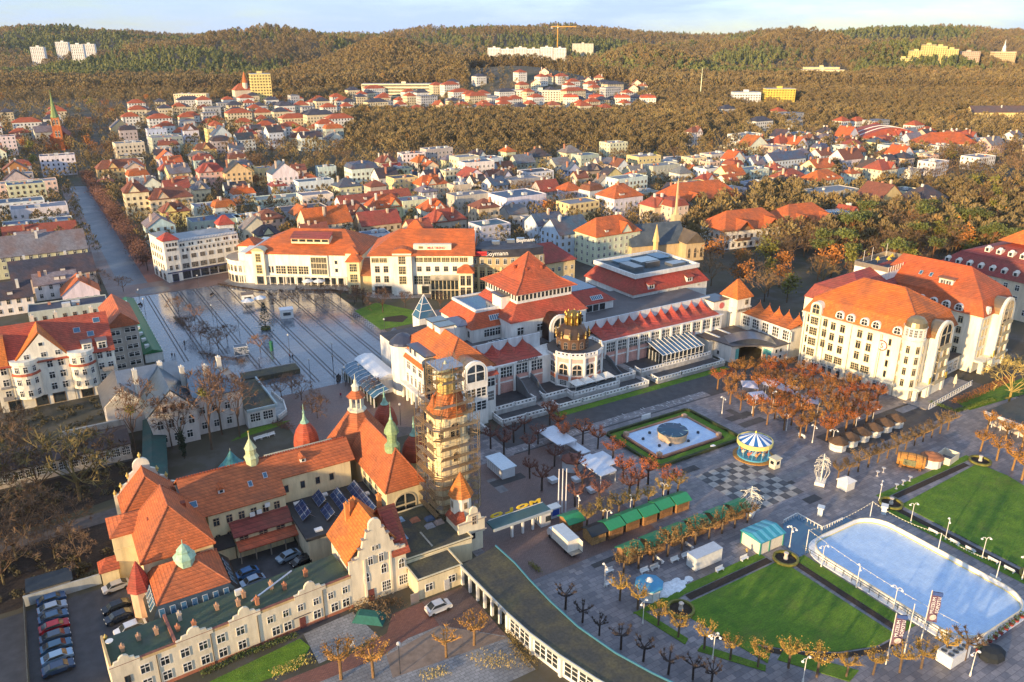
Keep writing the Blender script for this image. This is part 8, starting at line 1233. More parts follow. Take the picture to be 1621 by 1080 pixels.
def pollard(seed,h=4.4,nl=9,twigs=15,leaf=0,spread=1.0,lift=1.0):
 r=random.Random(seed); tr=MB(); cr=MB(); lv=MB(); tr.tube((0,0,-.2),(r.uniform(-.1,.1),r.uniform(-.1,.1),h*.52),.17,.15,7); T0=Vector((0,0,h*.5))
 for i in range(nl):
  a=2*PI*i/nl+r.uniform(-.35,.35); p=T0+Vector((0,0,r.uniform(-.15,.15))); d=Vector((math.cos(a)*spread,math.sin(a)*spread,.45*lift)).normalized(); rad=.095
  for k in range(3):
   e=p+d*r.uniform(.45,.72)*h*.22; cr.tube(p,e,rad,rad*.8,5); rad*=.82; p=e; d=(d+Vector((r.uniform(-.35,.35),r.uniform(-.35,.35),r.uniform(.1,.55)*lift))).normalized()
   if k: # knuckle with shoots
    cr.lathe(p.x,p.y,[(.05,p.z-.12),(.15,p.z-.02),(.15,p.z+.08),(.05,p.z+.16)],5)
    for q in range(twigs):
     nd=Vector((r.uniform(-1,1),r.uniform(-1,1),r.uniform(.1,1.3))).normalized(); l=r.uniform(.3,.75); wd=nd.orthogonal().normalized()*.04; cr.add([p-wd,p+wd,p+nd*l],[(0,1,2)])
     for s in range(leaf):
      c=p+nd*l*r.uniform(.3,1.15)+Vector((r.uniform(-.3,.3),r.uniform(-.3,.3),r.uniform(-.2,.3))); n2=Vector((r.uniform(-1,1),r.uniform(-1,1),r.uniform(0,1))).normalized(); u_=n2.orthogonal().normalized(); v=n2.cross(u_); z_=r.uniform(.06,.125); lv.add([c-u_*z_,c+u_*z_*.8-v*z_*.4,c+v*z_],[(0,1,2)])
 return tr,cr,lv
def trees_lib():
 T={}
 mk=lambda pair,mats:tuple(b.mesh('tree',m) for b,m in zip(pair,mats))
 T['b']=[mk(branches(30+i,1.0,.66,3,.26,6,6,.55,.017),('bark','twig')) for i in range(5)]       # town bare tree, unit height
 T['r']=[mk(branches(40+i,1.0,.9,3,.28,8,7,.5,.016),('bark','twig')) for i in range(3)]
 T['s']=[mk(leafcloud(45+i,1.0,.46,.58,.36,1100,.024,.45,1,14),('bark','twig')) for i in range(3)]
 T['o']=[mk(leafcloud(50+i,1.0,.34,.62,.34,420,.034,.5,1,9),('bark','leaf')) for i in range(2)]
 T['g']=[mk(leafcloud(60+i,1.0,.30,.62,.34,380,.036,.5,1,8),('bark','leaf')) for i in range(2)]
 T['p']=[mk(leafcloud(70+i,1.0,.28,.80,.13,520,.03,.72,1,9),('bark','leaf')) for i in range(3)]
 T['B']=[mk(branches(80+i,1.0,.78,4,.24,6,7,.5,.02),('bark','twig')) for i in range(3)]          # big park tree
 T['V']=[mk(branches(90+i,1.0,.34,4,.38,5,4,.7,.015),('bark','twig')) for i in range(3)]          # tall narrow tree
 return T
TL=trees_lib()
TN={'b':('bare_tree','bare brown tree','bare trees in the town',(.13,.085,.05),(.19,.115,.055)),'r':('street_tree','round bare tree','trees along the street',(.09,.06,.05),(.20,.085,.05)),'o':('autumn_tree','rusty orange autumn tree','autumn trees in the town',(.12,.07,.04),(.42,.16,.03)),'g':('evergreen_tree','yellow-green leafy tree','leafy trees in the town',(.12,.08,.05),(.20,.19,.03)),'p':('pine_tree','pine with flat bright green crown','pines in the park',(.26,.12,.05),(.13,.15,.035))}
def plant(kind,x,y,z,h,label,name,group,bc,cc,seed,cat='tree',wide=1.0):
 r=random.Random(seed); tm,cm=r.choice(TL[kind]); o=newobj(name,None,None,(x,y,z),r.uniform(0,6.28),label=label,cat=cat,group=group); v=r.uniform(.85,1.15)
 newobj('trunk',tm,o,scale=(h*wide,h*wide,h),col=bc); newobj('crown',cm,o,scale=(h*wide,h*wide,h),col=tuple(q*v for q in cc))
def build_town_trees():
 by={}
 for q in TOWN_TREES: by.setdefault(q[2],[]).append(q)
 for kd,L in by.items():
  n,d,g,bc,cc=TN[kd]
  if kd=='r':
   for i,(x,y,_,h) in enumerate(L): plant('s',x,y,float(terrain(x,y)),h,'%s in the row along the main street, %s from the square'%(d,ordn(i)),n,g,bc,(.17,.085,.06),i,wide=1.0)
   continue
  L.sort(key=lambda q:round((q[0]*FX+q[1]*FY)/60)*1000+ (q[0]*FY-q[1]*FX)/(q[0]*FX+q[1]*FY)*100); rows={}
  for q in L: rows.setdefault(round((q[0]*FX+q[1]*FY)/60),[]).append(q)
  for ri,k in enumerate(sorted(rows)):
   for i,(x,y,_,h) in enumerate(rows[k]): plant(kd,x,y,float(terrain(x,y)),h,'%s among houses, %s from left in the %s belt'%(d,ordn(i),ordn(ri)),n,g,bc,cc,int(x*7+y),wide=r_w(kd))
r_w=lambda k:{'b':1.15,'o':1.0,'g':1.0,'p':1.0}[k]
build_town_trees()

# ---------------------------------------------------------------- seaside garden: rink, lawns, fountain, stalls
def rounded(x0,x1,y0,y1,r,n=6):
 p=[]
 for cx,cy,a in ((x1-r,y0+r,-PI/2),(x1-r,y1-r,0),(x0+r,y1-r,PI/2),(x0+r,y0+r,PI)): p+=[(cx+r*math.cos(a+i*PI/2/n),cy+r*math.sin(a+i*PI/2/n)) for i in range(n+1)]
 return p
def ringwall(b,pts,z0,z1,th,m=0,closed=True):
 n=len(pts); cx=sum(p[0] for p in pts)/n; cy=sum(p[1] for p in pts)/n
 for i in range(n if closed else n-1):
  p,q=pts[i],pts[(i+1)%n]; d=Vector((q[0]-p[0],q[1]-p[1])); 
  if d.length<1e-4: continue
  d.normalize(); o=Vector((d.y,-d.x))*th; b.add([(p[0],p[1],z0),(q[0],q[1],z0),(q[0]+o.x,q[1]+o.y,z0),(p[0]+o.x,p[1]+o.y,z0),(p[0],p[1],z1),(q[0],q[1],z1),(q[0]+o.x,q[1]+o.y,z1),(p[0]+o.x,p[1]+o.y,z1)],[(0,3,2,1),(4,5,6,7),(0,1,5,4),(1,2,6,5),(2,3,7,6),(3,0,4,7)],m)
 return b
def build_rink():
 t=Thing('ice_rink','large pale blue ice rink with rounded corners and white boards','ice rink',(121,62,0)); P=rounded(111,130.5,46.5,77.3,5)
 t.part('rink_base',MB().prism(rounded(110,131.5,45.5,78.3,5.5),.02,.2),'snow'); t.part('ice',MB().prism(P,.2,.26),'ice'); t.part('boards',ringwall(MB(),P,.2,1.25,.12),'paint',(.80,.78,.74)); t.part('board_cap',ringwall(MB(),P,1.25,1.33,.16),'paint',(.7,.6,.4)); t.part('kick_strip',ringwall(MB(),P[::-1],.26,.46,.03),'paint',(.75,.6,.2))
 rl=MB()
 for i in range(0,16): y=49+i*1.75; rl.box(110.2,110.28,y-.04,y+.04,.2,1.4)
 t.part('railing',rl.box(110.2,110.28,48,77,1.3,1.38).box(110.2,110.28,48,77,.8,.86),'paint',(.08,.1,.1),kind='stuff')
 b=MB(); b.prism([(108.6,76.2),(112,76),(127,78.6),(126.4,80.4),(119.4,79.6),(119.6,86),(114.4,85),(108.8,80.2)],.03,.06); newobj('wet_apron',b.mesh('wet_apron','roof_glass'),kind='structure')
build_rink()
lawn1=[(80.4,77.2),(104.6,77.2),(104.9,54.2),(100,54.4),(94,56.6),(88,60.6),(83.6,65.4),(81,69.6),(79.8,74)]; lawn2=[(140.2,77),(170.4,78.4),(170.6,72),(168.4,65),(164,58),(158,52),(150,46),(139.8,46)]
L1=sheet('lawn',lawn1,.14,'grass',th=.12); L2=sheet('lawn',lawn2,.14,'grass',th=.12)
sheet('flower_border',rect(83,103,77.6,79),.09,'soil'); sheet('flower_border',rect(105.6,106.9,54.5,75),.09,'soil'); sheet('flower_border',rect(142,168,78.9,80.2),.09,'soil'); sheet('flower_border',rect(137.4,138.8,47,76),.09,'soil'); sheet('flower_border',[(105,52.8),(99.6,53),(93.4,55.4),(87,59.6),(82.4,64.6),(79.6,69.2),(80.6,69.4),(83.4,65),(88,60.2),(94,56.2),(100,54),(105,53.8)],.09,'soil')
for p in ([(72,80),(78,78.5),(83,79.2),(103,79.2),(103,80.8),(84,81)],[(107,54),(109.6,54),(109.6,76),(107,76)],[(135.4,46),(137.3,46),(137.3,77),(135.4,77)],[(139,80.4),(172,80.4),(172,82),(139,82)]): sheet('lawn_strip',p,.07,'grass')
for p in ([(72.7,80.3),(74.8,70.2),(76.1,70.9),(74.4,79.7)],[(75.4,68.2),(81.1,59.7),(82.1,60.5),(77.0,68.8)],[(84.5,60.4),(90.1,51.8),(93.2,52.5),(86.9,61.3)],[(80.8,70.0),(82.7,60.7),(84.7,61.9),(83.3,71.1)]): sheet('lawn_strip',p,.12,'grass',th=.1)
for i,(x,y) in enumerate(((105.5,76.8),(79.7,76.5),(171.6,78.6),(138.6,78.2),(138.8,50.5))):
 t=Thing('flower_bed','round hedge-ringed flower bed with urn, %s'%['near lawn, rink corner','beside the eight-sided kiosk','far lawn, far corner','far lawn, rink corner','far side of rink'][i],'flower bed',(x,y,0),group='round flower beds'); t.part('soil',MB().lathe(x,y,[(2.0,.1),(2.0,.2)],20),'soil'); b=MB(); b.lathe(x,y,[(1.9,.15),(1.9,.6),(2.3,.6),(2.3,.15)],20,cap=False); t.part('hedge_ring',b,'leaf',(.17,.16,.03)); t.part('urn',MB().lathe(x,y,[(.4,.2),(.4,.6),(.3,.7),(.34,1.3),(.45,1.5),(.42,1.6)],10),'plaster',(.68,.58,.48))
def build_fountain():
 t=Thing('fountain','rectangular pale blue fountain basin with round stone drum inside clipped grass frame','fountain',(121,124,0)); t.part('grass_frame',MB().prism(rect(107.8,134.2,114,133),.02,.16),'grass'); t.part('hedge',ringwall(MB(),rounded(108.2,133.8,114.4,132.6,.8,3),.16,.75,.6),'leaf',(.055,.07,.02)); t.part('soil_band',MB().prism(rounded(110.3,131.4,116.6,131.1,1.2,3),.16,.2),'soil'); P=rounded(111.2,130.5,117.5,130.2,.9,3); t.part('rim',ringwall(MB(),P,.1,.62,.55),'plaster',(.40,.20,.13)); t.part('basin_floor',MB().prism(P,.1,.36),'ice')
 cx,cy=(120.1,123.1); d=t.part('drum',MB().lathe(cx,cy,[(3.4,.3),(3.4,1.9),(3.7,2.0),(3.7,2.3)],24),'plaster',(.60,.44,.28)); t.part('drum_cover',MB().lathe(cx,cy,[(3.6,2.3),(3.5,2.6),(.1,2.9)],24),'paint',(.015,.06,.12),d)
 for i in range(4): a=i*PI/4; t.part('cover_bar',MB().tube((cx+3.5*math.cos(a),cy+3.5*math.sin(a),2.66),(cx-3.5*math.cos(a),cy-3.5*math.sin(a),2.66),.06,n=4),'paint',(.2,.4,.55),d)
 for x,y in ((113.6,126),(117,127.6),(126,127),(127,121.6),(122,119.6),(117,120.4),(114.6,121.4)): t.part('water_jet',MB().lathe(x,y,[(.35,.3),(.35,.8),(.2,.9)],8),'metal',(.05,.07,.1))
 for x,y in ((111.6,118),(130.2,118),(130.2,129.8),(111.6,129.8)): t.part('corner_stone',MB().box(x-.5,x+.5,y-.5,y+.5,.1,1.2),'plaster',(.5,.33,.22))
 k=MB().box(-.9,.9,-.35,.35,0,.12).box(-.9,.9,.25,.35,.1,.9); 
 newobj('information_board',MB().box(-1.4,1.4,-.1,.1,.3,1.6).mesh('information_board','paint'),None,(121.5,134.2,0),0,(.78,.80,.8),label='small white information board behind the fountain hedge',cat='board'); newobj('equipment_box',MB().box(-.5,.5,-.4,.4,0,.7).mesh('equipment_box','paint'),None,(125,114.6,.1),0,(.8,.8,.78),label='small white equipment box on the grass in front of the fountain',cat='box')
build_fountain()
def build_checker():
 p=newobj('chessboard_pavement',MB().prism(rect(112.4,127.6,90.6,107.4),.0,.035).mesh('chessboard_pavement','slabs_garden'),kind='structure'); me=MB().box(.03,1.87,.03,1.87,0,.025).mesh('paving_tile','concrete'); r=random.Random(2)
 for i in range(8):
  for j in range(9):
   if (i+j)%2==0 or r.random()<.9:
    l=(i+j)%2==0; v=r.uniform(.85,1.15); c=(.36*v,.34*v,.31*v) if l else (.10*v,.10*v,.105*v); newobj('paving_tile',me,p,(112.5+i*1.88,90.7+j*1.85,.036),0,c)
 s_=newobj('promenade_inlay',MB().prism(rect(84,146,136.5,139.5),.0,.056).mesh('promenade_inlay','slabs_garden'),kind='structure'); me=MB().box(0,1,0,.3,0,.01).mesh('pale_slab','concrete')
 for i in range(70):
  x=86+i*.86+r.uniform(-.2,.2); o=newobj('pale_slab',me,s_,(x,136.8+r.uniform(0,2.3),.06),0 if r.random()<.4 else PI/2,(.42,.42,.42),(r.uniform(.5,1.3),1,1))
 for k in range(34):   # scattered darker and paler paving fields
  x,y=r.uniform(64,180),r.uniform(84,132); w,h=r.choice(((4,2),(6,1.2),(2,6),(8,2.4))); v=r.choice((.07,.09,.22,.27))
  if 106<x<136 and y>110 or 80<x<110 and y>84: continue
  sheet('paving_field',rect(x,x+w,y,y+h),.043+k*.0004,'concrete',(v,v*.95,v*.95))
build_checker()
def build_carousel():
 x,y=130.3,107.2; t=Thing('carousel','blue and white striped carousel with yellow rim on the paved square','carousel',(x,y,0)); t.part('ramp_ring',MB().lathe(x,y,[(4.6,.02),(4.6,.25),(4.0,.3)],24),'wood',(.50,.25,.06)); t.part('platform',MB().lathe(x,y,[(3.7,.25),(3.7,.6)],24),'paint',(.08,.34,.5)); t.part('core',MB().lathe(x,y,[(1.2,.6),(1.2,3.4)],12),'paint',(.30,.45,.6)); rf=MB(); n=20
 for i in range(n):
  a,b=2*PI*i/n,2*PI*(i+1)/n; rf.add([(x+3.8*math.cos(a),y+3.8*math.sin(a),4.0),(x+3.8*math.cos(b),y+3.8*math.sin(b),4.0),(x,y,5.9)],[(0,1,2)],i%2)
 k1=NT('canvas_blue'); k1.base((.02,.13,.38)); k2=NT('canvas_white'); k2.base((.82,.82,.78)); o=t.part('canopy',rf,[k1.m,k2.m]); t.part('rim',MB().lathe(x,y,[(4.0,3.3),(4.0,4.2),(3.8,4.25),(3.8,3.3)],20,cap=False),'paint',(.80,.66,.20),o); t.part('finial',MB().lathe(x,y,[(.2,5.8),(.3,6.0),(.1,6.4)],8),'metal',(.7,.5,.1),o)
 for i in range(10):
  a=2*PI*i/10; t.part('pole',MB().tube((x+3.4*math.cos(a),y+3.4*math.sin(a),.6),(x+3.4*math.cos(a),y+3.4*math.sin(a),3.4),.07,n=6),'paint',(.12,.4,.62)); a+=.31; p=(x+2.7*math.cos(a),y+2.7*math.sin(a)); h=MB().lathe(p[0],p[1],[(.1,1.2),(.34,1.35),(.36,1.7),(.2,1.95)],7); dx,dy=-math.sin(a),math.cos(a); h.tube((p[0]+dx*.3,p[1]+dy*.3,1.7),(p[0]+dx*.75,p[1]+dy*.75,2.3),.14,.1); h.tube((p[0]+dx*.75,p[1]+dy*.75,2.3),(p[0]+dx*1.0,p[1]+dy*1.0,2.15),.11,.07); h.tube((p[0],p[1],.6),(p[0],p[1],3.3),.03); t.part('carousel_horse',h,'paint',[(.7,.3,.12),(.75,.6,.4),(.6,.15,.08)][i%3],kind='stuff')
 x,y=(130.3,101.1); t=Thing('ticket_booth','small white ticket booth beside the carousel','booth',(x,y,0)); t.part('wall',MB().box(x-.9,x+.9,y-.8,y+.8,0,2.3),'paint',(.80,.72,.5)); t.part('roof',MB().box(x-1.1,x+1.1,y-1,y+1,2.3,2.5),'paint',(.7,.6,.4)); wins(t,(x-.9,y-.8),(x+.9,y-.8),1,1.0,1.2,.9,'plain'); wins(t,(x-.9,y+.8),(x-.9,y-.8),1,1.0,1.0,.9,'plain')
build_carousel()
def hut(x,y,w,d,h,rc,label,group='market huts',wc=(.36,.19,.08)):
 t=Thing('market_hut',label,'hut',(x,y,0),random.Random(int(x*9)).uniform(-.03,.03),group,True); X,Y=w/2,d/2; t.part('wall',MB().box(-X,X,-Y,Y,0,h),'wood',wc); rf=MB(); zs=[(-Y-.35,h-.1),(-Y*.5,h+.45),(0,h+.75),(Y*.5,h+.45),(Y+.35,h-.1)]; rf.vprism(zs+[(q,zz-.12) for q,zz in zs[::-1]],'x',-X-.35,X+.35); t.part('roof',rf,'paint',rc); t.part('gable',MB().vprism([(-Y,h),(0,h+.6),(Y,h)],'x',-X,-X+.1).vprism([(-Y,h),(0,h+.6),(Y,h)],'x',X-.1,X),'wood',wc)
 for i in range(6): t.part('plank',MB().box(-X+w*i/6+.02,-X+w*(i+1)/6-.04,-Y-.03,-Y,.05,h-.1),'wood',tuple(q*random.Random(i+int(x)).uniform(.8,1.25) for q in wc))
 t.part('shutter',MB().box(-X*.7,X*.7,-Y-.07,-Y-.03,1.0,1.9),'wood',tuple(q*.7 for q in wc))
GR=(.03,.25,.10)
hut(78.2,105.6,3.2,3.4,2.4,GR,'green-roofed wooden hut standing apart behind the black-roofed hut'); hut(79.7,100.2,3.2,3.0,2.3,(.02,.025,.03),'wooden hut with black roof at the near end of the back row',wc=(.50,.29,.11))
for i in range(5): hut(83.7+i*4.25,100.1+(i%2)*.25,3.3,3.1,2.4,GR,'green-roofed wooden hut in the back row, %s from the black-roofed hut'%ordn(i))
for i in range(6): hut(81.6+i*5.45,92.0,3.7,2.9,2.4,GR,'green-roofed wooden hut in the front row behind pollards, %s from the pavilion end'%ordn(i))
def build_kiosks():
 t=Thing('shipping_container','white ribbed shipping container between the benches and the near lawn','container',(92.2,83.9,0)); t.part('body',MB().box(89,95.4,82.8,85.1,.1,2.7),'paint',(.60,.62,.62)); t.part('roof',MB().box(88.95,95.45,82.75,85.15,2.7,2.78),'paint',(.45,.5,.56))
 for i in range(20): t.part('rib',MB().box(89.15+i*.32,89.28+i*.32,82.74,82.8,.15,2.65),'paint',(.66,.67,.66))
 for y in (83.2,84.3): t.part('door',MB().box(88.93,89,y-.35,y+.6,.2,2.6),'paint',(.62,.64,.62))
 t=Thing('rental_shed','cream panel shed with blue-green striped roof at the rink corner','shed',(105.6,82.5,0)); t.part('wall',MB().box(102.6,108.7,80.3,84.8,0,2.8),'paint',(.74,.68,.54)); rf=t.part('roof',MB().vprism([(80,2.8),(82.5,3.5),(85.1,2.8),(85.1,2.65),(80,2.65)],'x',102.3,109),'paint',(.04,.28,.36))
 for i in range(4): t.part('roof_stripe',MB().vprism([(80,2.83),(82.5,3.53),(85.1,2.83)],'x',102.6+i*1.7,103.3+i*1.7),'paint',(.12,.42,.52),rf)
 for x,y in ((102.6,80.3),(108.7,80.3),(102.6,84.8),(105,80.3)): t.part('post',MB().box(x-.1,x+.1,y-.1,y+.1,0,2.75),'paint',(.03,.25,.17))
 x,y=77.6,82.2; t=Thing('octagonal_kiosk','white eight-sided kiosk with blue roof beside the snow heap','kiosk',(x,y,0)); t.part('wall',MB().lathe(x,y,[(2.0,0),(2.0,2.5)],8,PI/8),'paint',(.78,.78,.75)); rf=t.part('roof',MB().lathe(x,y,[(2.5,2.4),(2.5,2.7),(.7,3.2)],8,PI/8),'paint',(.06,.27,.45)); t.part('roof_knob',MB().lathe(x,y,[(.7,3.15),(.5,3.5),(.1,3.8)],8),'paint',(.78,.74,.66),rf)
 for i in range(8): a=PI/8+i*PI/4; t.part('corner_post',MB().tube((x+2.02*math.cos(a),y+2.02*math.sin(a),0),(x+2.02*math.cos(a),y+2.02*math.sin(a),2.5),.06,n=4),'paint',(.5,.5,.45))
 b=MB(); r=random.Random(8)
 for i in range(26): a=r.random(); x,y=80.6+a*6.5+r.uniform(-1,1),81.6+a*1.0+r.uniform(-.9,.9); s=r.uniform(.5,1.3)*(1.2-a*.6); b.lathe(x,y,[(s,.02),(s*.8,.2*s),(s*.4,.36*s),(.05,.42*s)],7)
 newobj('snow',b.mesh('snow','snow'),kind='stuff',label='heap of dirty leftover snow beside the eight-sided kiosk',cat='snow')
 for i,(x,y) in enumerate(((149.5,98.6),(153.7,98.6),(158.3,98.8),(162.7,98.8),(167.3,99.0),(171.7,99.0))):
  t=Thing('thatched_kiosk','white octagonal kiosk with brown thatched roof, %s from the near end of the row'%ordn(i),'kiosk',(x,y,0),group='thatched kiosks'); t.part('wall',MB().lathe(x,y+.8,[(1.9,0),(1.9,2.0)],8,PI/8),'paint',(.78,.76,.70)); t.part('roof',MB().lathe(x,y+.8,[(2.4,1.9),(2.3,2.2),(.9,2.9),(.1,3.3)],8,PI/8),'matt',(.13,.075,.04)); t.part('counter',MB().lathe(x,y+.8,[(2.0,1.0),(2.05,1.05),(2.0,1.1)],8,PI/8),'paint',(.6,.6,.56))
 (x0,y0),(x1,y1)=(154.7,86.6),(157.6,81.8); cx,cy=(x0+x1)/2,(y0+y1)/2+1.3; t=Thing('barrel_hut','large orange-brown wooden barrel lying on its side as a bar','barrel hut',(cx,cy,0),math.atan2(y1-y0,x1-x0),None,True); Lh=math.hypot(x1-x0,y1-y0)/2
 st=MB(); N=16; xs=[-Lh,-Lh*.5,0,Lh*.5,Lh]; rr=[1.35,1.6,1.68,1.6,1.35]; vs=[(a,q*math.cos(2*PI*i/N),1.7+q*math.sin(2*PI*i/N)) for a,q in zip(xs,rr) for i in range(N)]; st.add(vs,[(j*N+i,j*N+(i+1)%N,(j+1)*N+(i+1)%N,(j+1)*N+i) for j in range(4) for i in range(N)]+[tuple(range(N)),tuple(4*N+i for i in range(N-1,-1,-1))]); t.part('barrel',st,'wood',(.50,.23,.05)); t.part('hatch',MB().box(-Lh*.55,Lh*.35,-1.72,-1.2,1.1,2.4),'wood',(.20,.20,.10)); t.part('cradle',MB().box(-Lh*.8,-Lh*.6,-1.2,1.2,0,.7).box(Lh*.6,Lh*.8,-1.2,1.2,0,.7),'wood',(.2,.1,.04))
 for q in (-.8,-.3,.3,.8): t.part('hoop',MB().add([(Lh*q+dx,(1.36+.34*math.cos(q*PI/2.1))*math.cos(2*PI*i/N),1.7+(1.36+.34*math.cos(q*PI/2.1))*math.sin(2*PI*i/N)) for dx in (-.07,.07) for i in range(N)],[(i,(i+1)%N,N+(i+1)%N,N+i) for i in range(N)]),'metal',(.16,.10,.05))
 x,y=(160.7,82.1); t=Thing('octagonal_kiosk','white round kiosk with rust-brown roof next to the barrel hut','kiosk',(x,y+1.4,0),0,None,True); t.part('wall',MB().lathe(0,0,[(2.0,0),(2.0,2.3)],10),'paint',(.76,.72,.66)); t.part('roof',MB().lathe(0,0,[(2.5,2.2),(2.3,2.5),(.1,3.4)],10),'tile',(.42,.16,.06))
 x,y=(163.9,81.3); t=Thing('screen_enclosure','open white board enclosure beside the rust-roofed kiosk','enclosure',(x,y+1,0),R(8),None,True); t.part('boards',MB().box(-.3,4.6,-1.2,-1.1,0,1.7).box(-.3,4.6,2,2.1,0,1.7).box(4.5,4.6,-1.1,2,0,1.7).box(-.3,-.2,-1.1,2,0,1.7),'paint',(.74,.66,.52))
 x,y=(136.2,86.2); t=Thing('pergola_booth','small square white booth with open pyramid frame roof','booth',(x,y+1,0),0,None,True); t.part('wall',MB().box(-1.3,1.3,-1.2,1.2,0,2.0),'paint',(.80,.76,.68)); t.part('roof',MB().hip(-1.3,1.3,-1.2,1.2,2.0,2.9,.25,.1),'paint',(.72,.70,.66))
 for i,(x,y) in enumerate(((146.4,86.8),(148.9,87.1),(145.1,81.4),(147.7,81.6),(150.4,81.8))): 
  o=newobj('standing_table',MB().lathe(0,0,[(.3,0),(.3,.05),(.05,.08),(.05,1.05),(.45,1.08),(.45,1.13)],10).mesh('standing_table','paint'),None,(x,y,.03),0,(.72,.66,.58),label='white standing table in front of the barrel hut, %s from the left'%ordn(i),cat='table',group='standing tables')
 # white stalls and canopies in the grove
 def canopy(x,y,w,d,rz,label,h=2.6):
  t=Thing('white_canopy',label,'canopy',(x,y,0),R(rz),'white canopies in the grove',True); t.part('canopy_roof',MB().box(-w/2,w/2,-d/2,d/2,h,h+.18),'paint',(.66,.72,.80))
  for a,b in ((-1,-1),(1,-1),(1,1),(-1,1)): t.part('post',MB().box(a*(w/2-.15)-.08,a*(w/2-.15)+.08,b*(d/2-.15)-.08,b*(d/2-.15)+.08,0,h),'paint',(.6,.62,.64))
 x,y=(93.7,133.7); canopy(x+1,y+1,5,9,2,'long pale canopy at the back of the grove',2.6); x,y=(94.1,117.0); canopy(x,y+2,4.4,9,2,'long pale canopy nearest to the market huts'); x,y=(97.1,129.9); canopy(x,y,2.4,7,2,'narrow pale canopy behind the round grove kiosk',1.2); x,y=(99.1,122.2); canopy(x,y,4,6,2,'pale framed enclosure by the fountain hedge',1.1)
 x,y=(91.8,122.8); t=Thing('octagonal_kiosk','round white kiosk with rust-red roof in the grove','kiosk',(x,y+1.4,0),0,None,True); t.part('wall',MB().lathe(0,0,[(2.3,0),(2.3,2.4)],8,PI/8),'paint',(.62,.64,.66)); t.part('roof',MB().lathe(0,0,[(2.7,2.3),(2.5,2.6),(1.2,3.0),(.1,3.2)],8,PI/8),'tile',(.24,.075,.05))
 t=Thing('white_stall','long white sales stall with flat roof on the dark paving','stall',(77.6,131.3,0)); t.part('body',MB().box(76,79.2,128,134.6,.1,2.4),'paint',(.68,.70,.72)); t.part('roof',MB().box(75.7,79.5,127.7,134.9,2.4,2.6),'paint',(.60,.68,.74)); 
 for i in range(7): t.part('panel_line',MB().box(75.95,76,128.5+i*.9,128.56+i*.9,.3,2.3),'paint',(.4,.42,.44))
 for i,(x,y) in enumerate(((84.8,121.6),(89.3,119.2),(97.9,118.3),(89.5,114.1))): newobj('white_planter',MB().fru((-.7,.7,-.7,.7),0,(-.9,.9,-.9,.9),.9).mesh('white_planter','paint'),None,(x,y,.03),0,(.66,.68,.70),label='square white planter box among the grove trees, %s from the left'%ordn(i),cat='planter',group='planters in the grove')
 # lettered gate
 t=Thing('pier_gate','low flat gate canopy carrying big yellow letters seen from behind','gate',(68.5,110,0)); t.part('canopy_roof',MB().box(62.6,75.4,108.4,111.4,3.1,3.5),'paint',(.05,.12,.13)); t.part('fascia',MB().box(62.4,75.6,108.2,108.4,3.05,3.6),'paint',(.4,.44,.44))
 for x in (66.8,69.2,71.5): t.part('post',MB().box(x-.2,x+.2,108.8,109.2,0,3.1),'plaster',(.7,.7,.68))
 t.part('booth',MB().box(73.2,75.4,108.6,111.2,0,3.1),'plaster',(.72,.72,.70)); t.part('booth_window',MB().box(74.2,75.45,108.52,108.6,1.0,2.2),'glass'); t.part('letter_rail',MB().box(62.8,75,110.9,111.0,3.9,4.0),'paint',WHITE)
 for i,ch in enumerate('OLOM'): 
  o=sign(t,ch,(64.6+i*2.9,111.05,4.1),PI,2.0,(.80,.52,.04),.2,None,'letter'); o.scale=(1.7,.6,1)
 t=Thing('poster_column','blue and white notice cabinet at the foot of the flagpoles','notice cabinet',(77.6,110.6,0)); t.part('cabinet',MB().box(76.6,78.6,110,111.4,0,2.2),'paint',(.55,.6,.66)); t.part('poster',MB().box(76.55,76.6,110.1,111.3,.6,1.9).box(76.7,78.4,109.95,110,.6,1.9),'paint',(.03,.09,.4)); t.part('cap',MB().box(76.4,78.8,109.8,111.6,2.2,2.35),'paint',WHITE)
 for i in range(3): newobj('flagpole',MB().lathe(0,0,[(.14,0),(.09,10)],8).mesh('flagpole','paint'),None,(79+i*.7,111.2-i*.3,0),0,(.72,.70,.72),label='slim white flagpole by the notice cabinet, %s from the left'%ordn(i),cat='flagpole',group='flagpoles by the gate')
 me1=text_mesh('MUZEUM',.75,.03); me2=text_mesh('SOPOTU',.75,.03)
 for i,(p,fl) in enumerate((((97.8,51.2),1),((102.0,51.0),0),((107.2,51.5),1))):
  t=Thing('museum_flag' if fl else 'flagpole',['banner flag with white lettering, nearer to the lawn','bare white flagpole between the two banner flags','banner flag with white lettering, farther from the lawn'][i],'flag' if fl else 'flagpole',(*p,0),R(-31),None,True); t.part('pole',MB().lathe(0,0,[(.1,0),(.06,9.6)],8),'paint',(.78,.72,.62))
  if fl:
   b=MB(); nn=8
   for k in range(nn): 
    z0,z1=9.4-5.6*k/nn,9.4-5.6*(k+1)/nn; b.add([(.08,.06*math.sin(k),z0),(1.75,.15*math.sin(k*1.3),z0-.3),(1.75,.15*math.sin((k+1)*1.3),z1-.3),(.08,.06*math.sin(k+1),z1)],[(0,1,2,3)])
   f=t.part('banner',b,'matt',(.20,.12,.17)); t.part('banner_top',MB().add([(.08,-.17,9.4),(1.75,-.17,9.1),(1.75,-.17,8.4),(.08,-.17,8.8)],[(0,1,2,3)]),'matt',(.05,.10,.30),f)
   for me,dx in ((me1,.75),(me2,1.55)): o=t.inst('lettering',me,(dx,-.2,6.9),0,None,(.85,.83,.8),f); o.rotation_euler=(0,-PI/2,-PI/2); o.rotation_euler=Matrix(((0,-1,0),(0,0,-1),(1,0,0))).to_euler()
